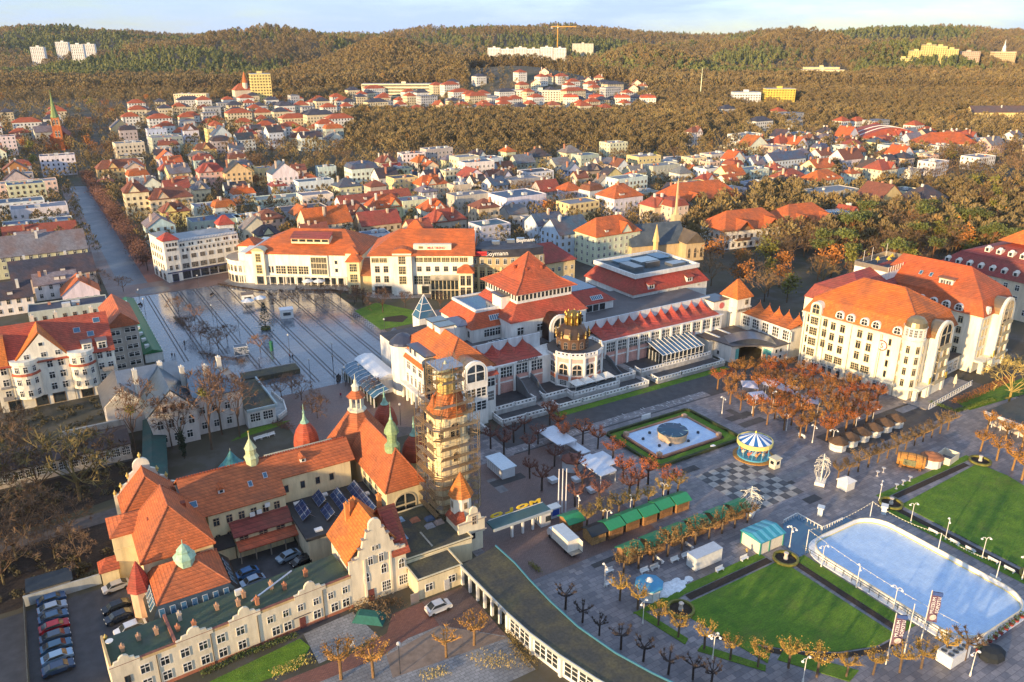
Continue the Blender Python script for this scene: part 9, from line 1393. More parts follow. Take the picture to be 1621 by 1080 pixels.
   t.part('emblem',MB().add([(.9+.55*math.cos(i*PI/6),-.2,4.6+.55*math.sin(i*PI/6)) for i in range(12)],[tuple(range(12))]),'matt',(.7,.55,.5),f)
build_kiosks()
def build_small():
 # double crook lamps
 lp=MB(); lp.lathe(0,0,[(.16,0),(.12,.6),(.07,.8),(.055,4.2)],8); 
 arm=MB()
 for s in (-1,1):
  pts=[Vector((0,0,4.1)),Vector((s*.25,0,4.5)),Vector((s*.6,0,4.55)),Vector((s*.8,0,4.3))]
  for p,q in zip(pts[:-1],pts[1:]): arm.tube(p,q,.05,n=5)
 hd=MB()
 pm=lp.mesh('pole','paint'); am=arm.mesh('arm','paint'); hm=MB().lathe(0,0,[(.05,.25),(.2,.12),(.24,0),(.05,-.05)],8).mesh('lamp_head','paint')
 def lamp(p,label,g,rz=.6,c=(.78,.74,.66)):
  t=Thing('street_lamp',label,'street lamp',(*p,0),rz,g,True); t.inst('pole',pm,(0,0,0),0,None,c); t.inst('arm',am,(0,0,0),0,None,c)
  for s in (-.8,.8): t.inst('lamp_head',hm,(s,0,4.15),0,None,(.85,.82,.74))
 L=[(109.2,79.0),(109.4,72.1),(109.7,65.1),(110.1,58.3),(135.9,72.1),(136.4,65.3),(136.5,58.4),(136.4,51.3),(72.3,77.4),(76.2,65.7),(76.4,65.9),(84.2,55.4),(137.9,80.4),(149.1,100.6),(147.0,104.4),(160.2,102.6),(167.6,103.2),(146.7,111.8),(81.7,108.1),(83.5,101.3),(90.6,102.9),(99.4,103.0),(109.0,78.9),(72.7,88.0),(146.9,122.9),(154.3,122.7),(140.4,126.9),(106.4,43.2)]
 for i,p in enumerate(sorted(L,key=lambda q:q[0])): lamp(p,'white double-crook lamp post in the seaside garden, %s counted from the curved pavilion'%ordn(i),'crook lamps in the garden',.3+i)
 # benches
 bs=[MB().box(-.9,.9,-.25,.25,.42,.48),MB().box(-.9,.9,.25,.31,.5,.95),MB().box(-.75,-.65,-.25,.3,0,.42),MB().box(.65,.75,-.25,.3,0,.42)]; bm=[b.mesh(n,'paint') for b,n in zip(bs,('seat','backrest','leg','leg'))]
 B=[((136.4,67.7),1.57),((136.6,63.6),1.57),((136.8,60.7),1.57),((137.1,56.7),1.57),((136.9,53.7),1.57),((88.0,87.0),0),((90.6,86.9),0),((99.1,80.7),0),((92.9,80.7),0),((85.7,88.4),1.57),((83.4,87.2),0),((73.7,87.9),0),((93.3,88.8),1.57),((81.2,87.4),0),((83.5,87.2),0),((75.8,90.6),0),((147.2,107.4),1.57),((132.3,53.7),1.57),((147.4,107.7),1.57),((35.9,174.0),.2),((37.5,174.2),.2),((39.3,174.4),.2)]
 for i,(p,a) in enumerate(sorted(B,key=lambda q:(round(q[0][1]),q[0][0]))):
  t=Thing('bench','white slatted park bench, %s counted from the rink towards the spa garden'%ordn(i),'bench',(*p,.03),a+R(-31 if False else 0),'white benches',True); [t.inst(n,m,(0,0,0),0,None,(.76,.75,.72)) for n,m in zip(('seat','backrest','leg','leg'),bm)]
 # white fences at the apron and festoon lights over the rink
 for i,(a,b) in enumerate((((114.6,85.1),(118.6,85.4)),((118.9,85.3),(119.1,79.8)),((119.0,79.5),(125.1,79.6)))):
  f=MB(); n=int(math.dist(a,b)/.7)
  f.tube((*a,.75),(*b,.75),.09,n=4)
  for k in range(n+1): q=k/n; x,y=a[0]+(b[0]-a[0])*q,a[1]+(b[1]-a[1])*q; f.box(x-.06,x+.06,y-.06,y+.06,0,.8)
  o=newobj('low_fence',f.mesh('low_fence','paint'),None,(0,0,0),0,(.78,.75,.68),label='low white fence around the wet apron, %s stretch from the shed'%ordn(i),cat='fence',group='apron fence')
 mast=[(129.5,76.7),(111.0,76.8),(130.7,63.4),(131.3,53.2)]; t=Thing('festoon_lights','string of festoon bulbs on slim posts around the rink','festoon lights',(121,62,0)); tops=[]
 for p in mast: t.part('post',MB().tube((*p,0),(*p,4.6),.09,.07,6),'paint',(.75,.72,.66)); tops.append((*p,4.5))
 for a,b in ((0,1),(0,2),(2,3),(1,None)):
  A=Vector(tops[a]); Bv=Vector(tops[b]) if b is not None else Vector((110.6,48,4.2)); c=MB(); n=22; prev=None
  for k in range(n+1):
   q=k/n; p=A.lerp(Bv,q)-Vector((0,0,1.6*4*q*(1-q)*.5)); 
   if prev is not None: c.tube(prev,p,.025,n=3)
   c.lathe(p.x,p.y,[(.02,p.z+.02),(.1,p.z-.08),(.02,p.z-.2)],5); prev=p
  t.part('bulb_string',c,'paint',(.80,.74,.55),kind='stuff')
 # light sculptures: branching ship shapes
 def ship(p,label,H,Wd,seed):
  t=Thing('light_sculpture',label,'sculpture',(*p,0),.5,'white light sculptures',True); t.part('plinth',MB().box(-1.3,1.3,-1.0,1.0,0,.8),'paint',(.80,.76,.68)); t.part('stem',MB().tube((0,0,.8),(0,0,H),.16,.08,6),'paint',(.82,.78,.66)); r=random.Random(seed); b=MB()
  for i in range(34):
   z=H*r.uniform(.35,.95); a=r.uniform(0,2*PI); wd=Wd*math.sin(PI*min(1,max(.1,(1.08-z/H)*1.25))); pr=Vector((0,0,z))
   for k in range(5): q=(k+1)/5; e=Vector((math.cos(a)*wd*q,math.sin(a)*wd*q,z+.5*q-.9*q*q)); b.tube(pr,e,.045,n=3); pr=e
   if i%2: b.lathe(pr.x,pr.y,[(.02,pr.z-.1),(.12,pr.z),(.02,pr.z+.1)],5)
  for i in range(10):
   a=2*PI*i/10; b.tube((math.cos(a)*.7,math.sin(a)*.7,.8),(math.cos(a)*Wd*.95,math.sin(a)*Wd*.95,H*.42),.05,n=3); a2=a+PI/5; b.tube((math.cos(a)*Wd*.95,math.sin(a)*Wd*.95,H*.42),(math.cos(a2)*Wd*.5,math.sin(a2)*Wd*.5,H*.75),.04,n=3)
  t.part('wire_frame',b,'paint',(.84,.78,.62),kind='stuff')
 ship((111.3,90.9),'round white wire light sculpture in front of the chessboard paving',6.4,2.4,1); ship((133.2,91.2),'tall white sail-shaped light sculpture beyond the chessboard paving',7.2,1.7,2)
 for p,lab in (((123.2,83.3),'white box post on the paving near the wet apron'),((134.5,77.0),'pale blue cabinet post beside the far lawn')): t=Thing('service_post',lab,'post',(*p,0),.5,None,True); t.part('body',MB().box(-.55,.55,-.45,.45,0,1.7),'paint',(.66,.72,.72)); t.part('cap',MB().box(-.75,.75,-.65,.65,1.7,1.9),'paint',(.78,.76,.7))
 # compressor and tarped pile at the rink's near end
 p=(107.4,45.2); t=Thing('chiller_unit','white rink chiller with eight round roof fans','chiller',(p[0],p[1]+1.4,0),0,None,True); t.part('body',MB().box(-2.4,2.4,-1.2,1.2,.1,2.1),'paint',(.74,.74,.72))
 for i in range(4):
  for j in (-.55,.55): t.part('fan',MB().lathe(-1.8+i*1.2,j,[(.45,2.1),(.45,2.22),(.36,2.22),(.34,2.12)],12),'paint',(.10,.12,.14))
 p=(113.4,43.9); newobj('tarped_heap',MB().lathe(0,0,[(2.0,0),(1.9,.7),(1.3,1.2),(.3,1.4)],9).mesh('tarped_heap','matt'),None,(*p,.02),0,(.02,.025,.03),label='black tarpaulin-covered heap beside the rink chiller',cat='heap',scale=(1.2,.9,1))
 for i in range(9):
  a,b=(112.4,45.4),(126.0,46.0); q=i/8; t=Thing('potted_shrub','potted shrub with red flowers along the rink end, %s from the chiller'%ordn(i),'potted shrub',(a[0]+(b[0]-a[0])*q,a[1]+(b[1]-a[1])*q,0),i,'potted shrubs by the rink',True); t.part('pot',MB().lathe(0,0,[(.3,0),(.4,.5)],8),'matt',(.35,.06,.05)); _,cm=leafcloud(i,1,.5,.95,.45,90,.12,.3); t.part('foliage',cm,'leaf',(.06,.10,.03))
build_small()

# ---------------------------------------------------------------- cars, vans, people
def car_parts():
 P={}
 prof=[(-2.15,.35),(-2.2,.62),(-2.1,.86),(-1.35,.98),(-.75,1.42),(.9,1.46),(1.75,1.02),(2.12,.92),(2.18,.6),(2.12,.35)]
 b=MB(); secs=[(-.84,.97),(-.88,1.0),(.88,1.0),(.84,.97)]; n=len(prof)
 for yy,k in secs: b.v+=[(x*k,yy*(.80 if z>1.1 else 1.0),z if z<1.2 else z*(.985 if abs(yy)<.86 else 1)) for x,z in prof]
 for s in range(3): b.f+=[(s*n+i,s*n+(i+1)%n,(s+1)*n+(i+1)%n,(s+1)*n+i) for i in range(n)]
 b.f+=[tuple(range(n-1,-1,-1)),tuple(3*n+i for i in range(n))]; b.m=[0]*len(b.f); P['body']=b.mesh('body','car_paint')
 g=MB(); g.add([(-1.22,-.72,1.02),(1.6,-.72,1.06),(.92,-.715,1.40),(-.7,-.715,1.38)],[(0,1,2,3)]); g.v=[(x,y-.115 if z<1.2 else y-.0,z) for x,y,z in g.v]; k=len(g.v); g.add([(x,-y,z) for x,y,z in g.v[:4]],[(3,2,1,0)]); P['side']=g.mesh('side_windows','glass')
 w=MB().add([(-1.36,-.74,1.0),(-1.36,.74,1.0),(-.79,.64,1.42),(-.79,-.64,1.42)],[(0,1,2,3)]); P['windscreen']=w.mesh('windscreen','glass'); w=MB().add([(1.74,-.72,1.06),(1.74,.72,1.06),(.95,.64,1.46),(.95,-.64,1.46)],[(3,2,1,0)]); P['rear']=w.mesh('rear_window','glass')
 for q in ('windscreen','rear'): P[q].transform(Matrix.Translation((-.02 if q=='windscreen' else .02,0,.012)))
 wh=MB().lathe(0,0,[(.2,-.1),(.31,-.1),(.33,-.06),(.33,.06),(.31,.1),(.2,.1)],14); wh.v=[(x,z,y) for x,y,z in wh.v]; P['wheel']=wh.mesh('wheel','matt'); P['lamp']=MB().box(-.05,.05,-.18,.18,-.08,.08).mesh('headlight','paint'); return P
CP=car_parts()
def car(x,y,rz,col,label,group='parked cars',sc=(1,1,1),name='parked_car',cat='car'):
 t=Thing(name,label,cat,(x,y,.03),rz,group,True); s=sc; t.inst('body',CP['body'],(0,0,0),0,s,col); t.inst('side_windows',CP['side'],(0,0,0),0,s); t.inst('windscreen',CP['windscreen'],(0,0,0),0,s); t.inst('rear_window',CP['rear'],(0,0,0),0,s)
 for a in (-1.35,1.35):
  for b in (-.8,.8): t.inst('wheel',CP['wheel'],(a*s[0],b*s[1],.33),0,None,(.02,.02,.02))
 for b in (-.6,.6): t.inst('headlight',CP['lamp'],(-2.12*s[0],b*s[1],.72*s[2]),0,None,(.8,.8,.75)); t.inst('tail_light',CP['lamp'],(2.12*s[0],b*s[1],.8*s[2]),0,None,(.4,.02,.02))
 return t
CB=[(.04,.10,.22),(.30,.36,.44),(.05,.11,.20),(.36,.02,.03),(.06,.09,.14),(.05,.12,.2),(.25,.38,.52),(.04,.07,.13)]; CNm=['dark blue','silver','navy','red','dark grey-blue','steel blue','pale blue','black-blue']
for i in range(8): car(-9.1,133.4-i*2.62,PI+R(4),CB[i],'%s car parked by the fence, %s from the park end'%(CNm[i],ordn(i)))
for i,(x,y,a,c,l) in enumerate(((.6,131.4,.1,(.5,.5,.5),'silver car parked against the spa house wall'),(0,125.6,.15,(.015,.02,.03),'black car beside the red-roofed spa turret, farther one'),(.1,122.7,.15,(.02,.03,.05),'dark car beside the red-roofed spa turret, nearer one'),(28.4,124.4,.2,(.3,.4,.5),'silver-blue car in the spa courtyard corner'),(30.2,121.8,.2,(.01,.012,.015),'black car in the spa courtyard corner'),(20.6,123.3,.1,(.08,.2,.42),'blue car in the middle of the spa courtyard'),(21,120.5,.1,(.3,.4,.52),'pale blue car in the middle of the spa courtyard'))): car(x,y,a,c,l,'cars in the spa court')
car(1.3,118.2,.1,(.72,.72,.72),'white minibus parked beside the skylit hall','cars in the spa court',(1.12,1.05,1.35),'minibus','minibus'); car(45.4,97.4,.02+PI,(.80,.80,.78),'white delivery van on the red-brown paving','vans',(1.0,1.0,1.3),'delivery_van','van')
def build_vehicles():
 x,y=73.6,101.6; t=Thing('box_truck','white box truck with open tail doors near the market huts','truck',(x,y,0),R(-2),None,True); t.part('box',MB().box(-1.2,1.2,-3.2,2.2,.8,3.2),'paint',(.80,.76,.66)); t.part('roof',MB().box(-1.25,1.25,-3.25,2.25,3.2,3.28),'paint',(.5,.56,.6)); t.part('cab',MB().vprism([(2.3,.5),(4.2,.5),(4.3,1.2),(3.7,2.2),(2.3,2.3)],'x',-1.05,1.05),'car_paint',(.7,.72,.74)); t.part('windscreen',MB().add([(-.95,4.22,1.3),(.95,4.22,1.3),(.9,3.76,2.15),(-.9,3.76,2.15)],[(0,1,2,3)]),'glass'); t.part('tail_lift',MB().box(-1.1,1.1,-4.4,-3.2,.7,.8),'metal',(.5,.48,.45)); t.part('door',MB().box(1.2,1.28,-4.4,-3.2,.9,3.1),'paint',(.8,.74,.6))
 for a in (-2.2,3.2):
  for b in (-1.0,1.0): o=t.inst('wheel',CP['wheel'],(b,a,.42),PI/2,(1.25,1.25,1.25),(.02,.02,.02))
build_vehicles()
def person_mesh():
 sk=bpy.data.meshes.new('person_skeleton'); V=[(0,0,.93),(0,0,1.2),(0,0,1.42),(0,0,1.52),(0,.01,1.66),(.1,0,.88),(.12,-.12,.5),(.12,-.02,.08),(.12,-.16,.04),(-.1,0,.88),(-.12,.16,.5),(-.12,.3,.14),(-.12,.18,.04),(.2,0,1.38),(.25,.06,1.12),(.25,-.08,.9),(-.2,0,1.38),(-.25,-.06,1.12),(-.25,.04,.9)]; E=[(0,1),(1,2),(2,3),(3,4),(0,5),(5,6),(6,7),(7,8),(0,9),(9,10),(10,11),(11,12),(2,13),(13,14),(14,15),(2,16),(16,17),(17,18)]; rad=[.15,.15,.15,.055,.11,.1,.075,.05,.045,.1,.075,.05,.045,.075,.055,.035,.075,.055,.035]
 sk.from_pydata(V,E,[]); o=bpy.data.objects.new('person_skeleton',sk); COL.objects.link(o); m=o.modifiers.new('s','SKIN')
 for d,r_ in zip(sk.skin_vertices[0].data,rad): d.radius=(r_,r_*.85)
 sk.skin_vertices[0].data[0].use_root=True; o.modifiers.new('d','SUBSURF').render_levels=1; dg=bpy.context.evaluated_depsgraph_get(); me=bpy.data.meshes.new_from_object(o.evaluated_get(dg)); bpy.data.objects.remove(o); me.name='person'
 for mm in ('matt','trousers','skin'): me.materials.append(M[mm])
 for p in me.polygons: z=p.center.z; p.material_index=1 if z<.86 else (2 if z>1.46 else 0); p.use_smooth=True
 return me
for n,c in (('trousers',(.03,.035,.05)),('skin',(.45,.27,.18))): k=NT(n); k.base(c); k.set(Roughness=.8); M[n]=k.m
PM=person_mesh()
for i,(p,c,l) in enumerate((((28.0,240.3),(.02,.025,.04),'dark jacket walking across the square, left of a pair'),((28.7,239.9),(.03,.03,.03),'black coat walking across the square, right of a pair'),((33.2,249.6),(.02,.02,.03),'dark coat walking alone near the bare trees'),((57.8,221.3),(.25,.04,.04),'red-brown jacket beside the low wall on the square'),((58.4,220.3),(.04,.03,.03),'dark jacket standing beside the low wall on the square'),((61.0,186.5),(.25,.03,.06),'crimson coat on the wet paving behind the octagonal dome'),((100.4,81.5),(.4,.3,.1),'ochre jacket by the bench near the container'),((33.1,248.9),(.02,.03,.05),'dark clothes near the terrace cafe'),((47.9,431.0),(.03,.03,.04),'dark clothes walking up the main street'))): newobj('person',PM,None,(*p,.04),i*1.3,c,label='person in '+l,cat='person')

# ---------------------------------------------------------------- square furniture
def build_square():
 x,y=(58.9,251.5); t=Thing('christmas_tree','tall dark green decorated fir on the square','fir tree',(x,y,0)); t.part('trunk',MB().lathe(x,y,[(.2,0),(.12,3)],6),'bark',(.1,.07,.05)); b=MB(); r=random.Random(5)
 for i in range(520): h=r.random(); rad=(2.3*(1-h)+.1)*r.uniform(.6,1); a=r.uniform(0,6.28); p=Vector((x+rad*math.cos(a),y+rad*math.sin(a),.8+8.4*h)); d=Vector((math.cos(a),math.sin(a),-.3))*.5; w=Vector((-math.sin(a),math.cos(a),0))*.22; b.add([p-w,p+w,p+d],[(0,1,2)])
 t.part('crown',b,'leaf',(.015,.04,.025)); t.part('tub',MB().lathe(x,y,[(1.5,0),(1.6,.7)],12),'leaf',(.12,.12,.03))
 for i,(p,w,lab) in enumerate((((68.4,259.9),4.2,'white kiosk cube behind the christmas fir'),((61.5,284.8),4.0,'white kiosk with dark roof and umbrellas near the gallery'))): t=Thing('square_kiosk',lab,'kiosk',(*p,0),R(-10),None,True); t.part('wall',MB().box(-w/2,w/2,-1.6,1.6,0,3.0),'paint',(.78,.78,.76)); t.part('roof',MB().box(-w/2-.2,w/2+.2,-1.8,1.8,3,3.2),'paint',(.7,.72,.74) if i==0 else (.1,.07,.06)); wins(t,(-w/2,-1.6),(w/2,-1.6),1,1,w*.6,1.2,'plain')
 for i,p in enumerate(((60.0,278.6),(64.7,279.7),(86.2,291.8),(89.9,289.5))): t=Thing('parasol','white square parasol near the galleries, %s from the left'%ordn(i),'parasol',(*p,0),.3,'parasols on the square',True); t.part('pole',MB().lathe(0,0,[(.05,0),(.05,2.5)],6),'paint',(.7,.7,.7)); t.part('canopy',MB().lathe(0,0,[(2.3,2.2),(2.2,2.35),(.1,3.2)],8),'matt',(.66,.70,.74))
 p=(46.4,231.9); t=Thing('lattice_cube','white openwork lattice cube kiosk in the middle of the square','kiosk',(p[0],p[1]+1,0),R(-6),None,True); t.part('core',MB().box(-1.9,1.9,-1.4,1.4,0,2.7),'paint',(.10,.13,.17)); b=MB(); r=random.Random(3)
 for i in range(46):
  u0=r.uniform(-1.95,1.6); z0=r.uniform(.1,2.4); b.box(u0,u0+r.uniform(.25,.8),-1.48,-1.41,z0,z0+.09); b.box(u0,u0+.09,-1.48,-1.41,z0,min(2.7,z0+r.uniform(.2,.7))); v0=r.uniform(-1.4,1.0); b.box(-1.98,-1.91,v0,v0+.5,z0,z0+.09); b.box(-1.98,-1.91,v0,v0+.08,z0,min(2.7,z0+.5))
 t.part('lattice',b,'paint',(.74,.76,.78),kind='stuff'); t.part('frame',MB().box(-2,2,-1.5,-1.38,2.6,2.75).box(-2,-1.88,-1.5,1.5,2.6,2.75).box(-2,2,1.38,1.5,2.6,2.75).box(1.88,2,-1.5,1.5,2.6,2.75).box(-2,2,-1.5,-1.38,0,.12),'paint',(.78,.8,.8))
 p=(55.1,230.9); newobj('green_column',MB().lathe(0,0,[(.55,0),(.55,2.6),(.7,2.7),(.3,3.2)],10).mesh('green_column','paint'),None,(*p,0),0,(.02,.14,.08),label='dark green poster column near the lattice cube',cat='poster column'); p=(101.0,199.8)
 p=(90.9,219.6); newobj('poster_column',MB().lathe(0,0,[(.8,0),(.8,3.0),(1.0,3.1),(1.0,3.3),(.5,3.9),(.1,4.2)],12).mesh('poster_column','paint'),None,(*p,0),0,(.10,.13,.18),label='round dark-capped poster column beside the left hotel block',cat='poster column')
 # clipped hedge and low retaining wall
 def hedge(pts,w,h,label,c=(.10,.055,.03)):
  b=MB(); r=random.Random(6)
  for (a,b_) in zip(pts[:-1],pts[1:]):
   L=math.dist(a,b_); 
   for i in range(int(L*70)): q=r.random(); x,y=a[0]+(b_[0]-a[0])*q+r.uniform(-w/2,w/2),a[1]+(b_[1]-a[1])*q+r.uniform(-w/2,w/2); z=h*r.random()**.5; s=.16; d=Vector((r.uniform(-1,1),r.uniform(-1,1),r.uniform(-.2,1))).normalized()*s; e=d.orthogonal().normalized()*s; b.add([(x-e.x,y-e.y,z-e.z),(x+e.x,y+e.y,z+e.z),(x+d.x,y+d.y,z+d.z)],[(0,1,2)])
  newobj('hedge',b.mesh('hedge','leaf'),None,(0,0,0),0,c,label=label,cat='hedge')
 hedge([(35.7,238.5),(39.5,231.9),(45.3,225.6),(44.0,223.7)],1.6,1.2,'brown winter hedge in front of the lattice cube'); hedge([(35.2,277.5),(36.5,266.1)],1.5,1.2,'short brown hedge by the row of bare trees'); hedge([(9.1,102.8),(16.0,103.6),(23.6,103.5)],.7,1.0,'clipped green hedge along the front wing',(.06,.08,.015)); hedge([(57.0,312.0),(63.6,302.1),(69.9,293.7)],.8,.7,'low brown hedge in front of the round-ended gallery'); hedge([(82.2,287.3),(91.8,281.4),(100.7,270.4)],.8,.7,'long low hedge along the gallery forecourt'); hedge([(196.5,99.1),(225.0,100.1)],2.6,1.1,'rusty shrub border beside the white hotel terrace',(.30,.12,.03)); hedge([(191.7,102.6),(191.8,96.3),(207.5,95.1)],1.4,.6,'green border along the hotel terrace fence',(.12,.16,.02)); hedge([(65.2,99.9),(65.3,97.1)],1.0,.6,'small flower border at the pavilion edge',(.16,.14,.03)); hedge([(53.1,86.8),(51.6,82.7),(52.1,78.4)],2.0,1.0,'brown shrubs along the glazed side of the pavilion',(.16,.11,.03)); hedge([(38.6,104.5),(40.6,101.6)],2.2,.8,'brown shrub bed between gabled house and link building',(.15,.08,.03)); hedge([(45.6,84.2),(49.7,80.5)],3.0,.8,'straw-coloured ornamental grass bed by the pavilion',(.36,.26,.09)); hedge([(37.2,85.4),(40.2,84.6)],2.0,.6,'straw-coloured grasses at the bottom edge',(.34,.26,.10)); hedge([(18.5,97.2),(23.8,97.5)],2.0,.9,'yellow shrubs in the front garden',(.36,.28,.06)); hedge([(33.5,105.0),(36.9,104.3),(37.2,99.8)],2.4,1.3,'fenced bed of bare brown shrubs by the gabled house',(.20,.12,.05)); hedge([(42.0,180.1),(44.5,174.9)],2.6,.9,'dark red shrub patch at the end of the veranda hall',(.14,.05,.03))
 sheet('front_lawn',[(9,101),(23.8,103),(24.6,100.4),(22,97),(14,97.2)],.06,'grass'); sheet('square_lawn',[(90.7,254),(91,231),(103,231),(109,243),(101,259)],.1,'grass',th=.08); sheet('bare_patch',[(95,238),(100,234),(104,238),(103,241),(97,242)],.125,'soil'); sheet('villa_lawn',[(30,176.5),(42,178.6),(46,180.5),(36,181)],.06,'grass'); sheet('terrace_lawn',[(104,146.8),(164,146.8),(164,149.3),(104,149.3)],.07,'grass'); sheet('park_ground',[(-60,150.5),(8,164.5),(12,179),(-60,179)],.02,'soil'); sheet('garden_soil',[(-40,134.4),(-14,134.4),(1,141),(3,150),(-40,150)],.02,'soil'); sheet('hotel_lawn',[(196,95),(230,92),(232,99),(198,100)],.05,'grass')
 t=Thing('low_wall','long low retaining wall with mossy coping along the square edge','wall',(46,192,0)); a,b=(41.7,214.1),(57.2,213.6); ringwall(mb:=MB(),[a,b],0,1.5,5.0,0,False); t.part('bank',mb,'moss_felt'); ringwall(mb:=MB(),[a,b],0,1.7,.4,0,False); t.part('coping',mb,'concrete',(.34,.33,.32))
 t=Thing('bike_racks','row of bicycle racks beside the square lawn','bike racks',(90,243,0))
 for i in range(14): y=232+i*1.8; t.part('rack',MB().tube((88.4,y,0),(88.4,y,.8),.05,n=4).tube((88.4,y,.8),(90,y,.8),.05,n=4).tube((90,y,.8),(90,y,0),.05,n=4),'metal',(.5,.52,.55))
 ME=[MB().lathe(0,0,[(.12,0),(.07,.5),(.06,5.4)],6).mesh('pole','metal'),MB().lathe(0,0,[(.06,5.3),(.34,5.5),(.3,5.75),(.05,5.95)],8).mesh('lamp_head','paint')]
 Ls=[(27.4,288.8),(49.3,309.7),(56.5,283.7),(50.0,249.5),(45.9,269.1),(45.8,262.1),(59.4,226.8),(68.2,213.0),(89.9,225.1),(46.8,212.2),(58.4,203.9),(64.9,203.0),(64.9,203.0),(64.8,193.3),(68.1,163.7),(68.9,193.2),(34.3,87.9),(27.5,301.5),(121.9,307.2)]
 for i,p in enumerate(sorted(Ls)): t=Thing('square_lamp','slender grey lamp post on the square, %s counted from the main street'%ordn(i),'street lamp',(*p,0),0,'grey lamp posts',True); t.inst('pole',ME[0],(0,0,0),0,None,(.14,.15,.17)); t.inst('lamp_head',ME[1],(0,0,0),0,None,(.5,.5,.48))
 for i,p in enumerate(((64.5,197.7),(52.0,299.1),(27.2,299.7),(65.2,199.7),(60.7,138.9))): t=Thing('dark_bench','dark wooden bench on the square, %s from the left'%ordn(i),'bench',(*p,.04),.9,'dark benches',True); [t.part(n,b_,'wood',(.06,.05,.05)) for n,b_ in (('seat',MB().box(-1.2,1.2,-.3,.3,.4,.5)),('backrest',MB().box(-1.2,1.2,.25,.33,.5,1)),('leg',MB().box(-1,-.9,-.3,.3,0,.4)),('leg',MB().box(.9,1,-.3,.3,0,.4)))]
 # fence and green bins by the car park
 t=Thing('board_fence','grey board fence along the car park','fence',(-13,122,0)); r=random.Random(1)
 for i in range(34): y=105+i*.86; v=r.uniform(.85,1.15); t.part('board',MB().box(-13.0,-12.9,y,y+.8,0,1.8),'wood',(.13*v,.14*v,.12*v))
 t=Thing('garden_wall','pale rendered garden wall between park and car park','wall',(-1,135,0)); t.part('wall',MB().box(-13,-1.4,134.4,134.7,0,2.0),'plaster',(.4,.42,.4)); t.part('shed_roof',MB().box(-12.5,-5.5,134.8,139,2.2,2.4),'felt',(.03,.045,.06)); t.part('shed',MB().box(-12,-6,135,138.6,0,2.2),'plaster',(.2,.18,.15))
 for i,(x,c,l) in enumerate(((-13.6,(.02,.1,.35),'blue lidded waste bin in the corner of the car park'),(-11.6,(.55,.5,.02),'yellow lidded waste bin in the corner of the car park'),(-9.6,(.02,.3,.06),'green waste bin in the corner of the car park'))): t=Thing('waste_bin',l,'waste bin',(x,108.4,0),.2,None,True); t.part('body',MB().fru((-.6,.6,-.5,.5),.1,(-.75,.75,-.6,.6),1.2),'paint',c); t.part('lid',MB().vprism([(-.65,1.2),(0,1.45),(.65,1.2)],'x',-.8,.8),'paint',c)
 t=Thing('board_sign','small white board sign on a post beside the yard','sign',(30,96.8,0)); t.part('post',MB().box(29.95,30.05,96.75,96.85,0,1.3),'paint',WHITE); t.part('board',MB().box(29.6,30.4,96.7,96.75,.5,1.4),'paint',(.7,.7,.68))
 p=(35.0,101.6); newobj('tarpaulin',MB().fru((-2.6,2.6,-1.5,1.5),0,(-1.8,1.6,-.7,.8),1.1).mesh('tarpaulin','matt'),None,(*p,.02),-.7,(.02,.12,.10),label='teal tarpaulin over stored things by the gabled house',cat='tarpaulin')
build_square()
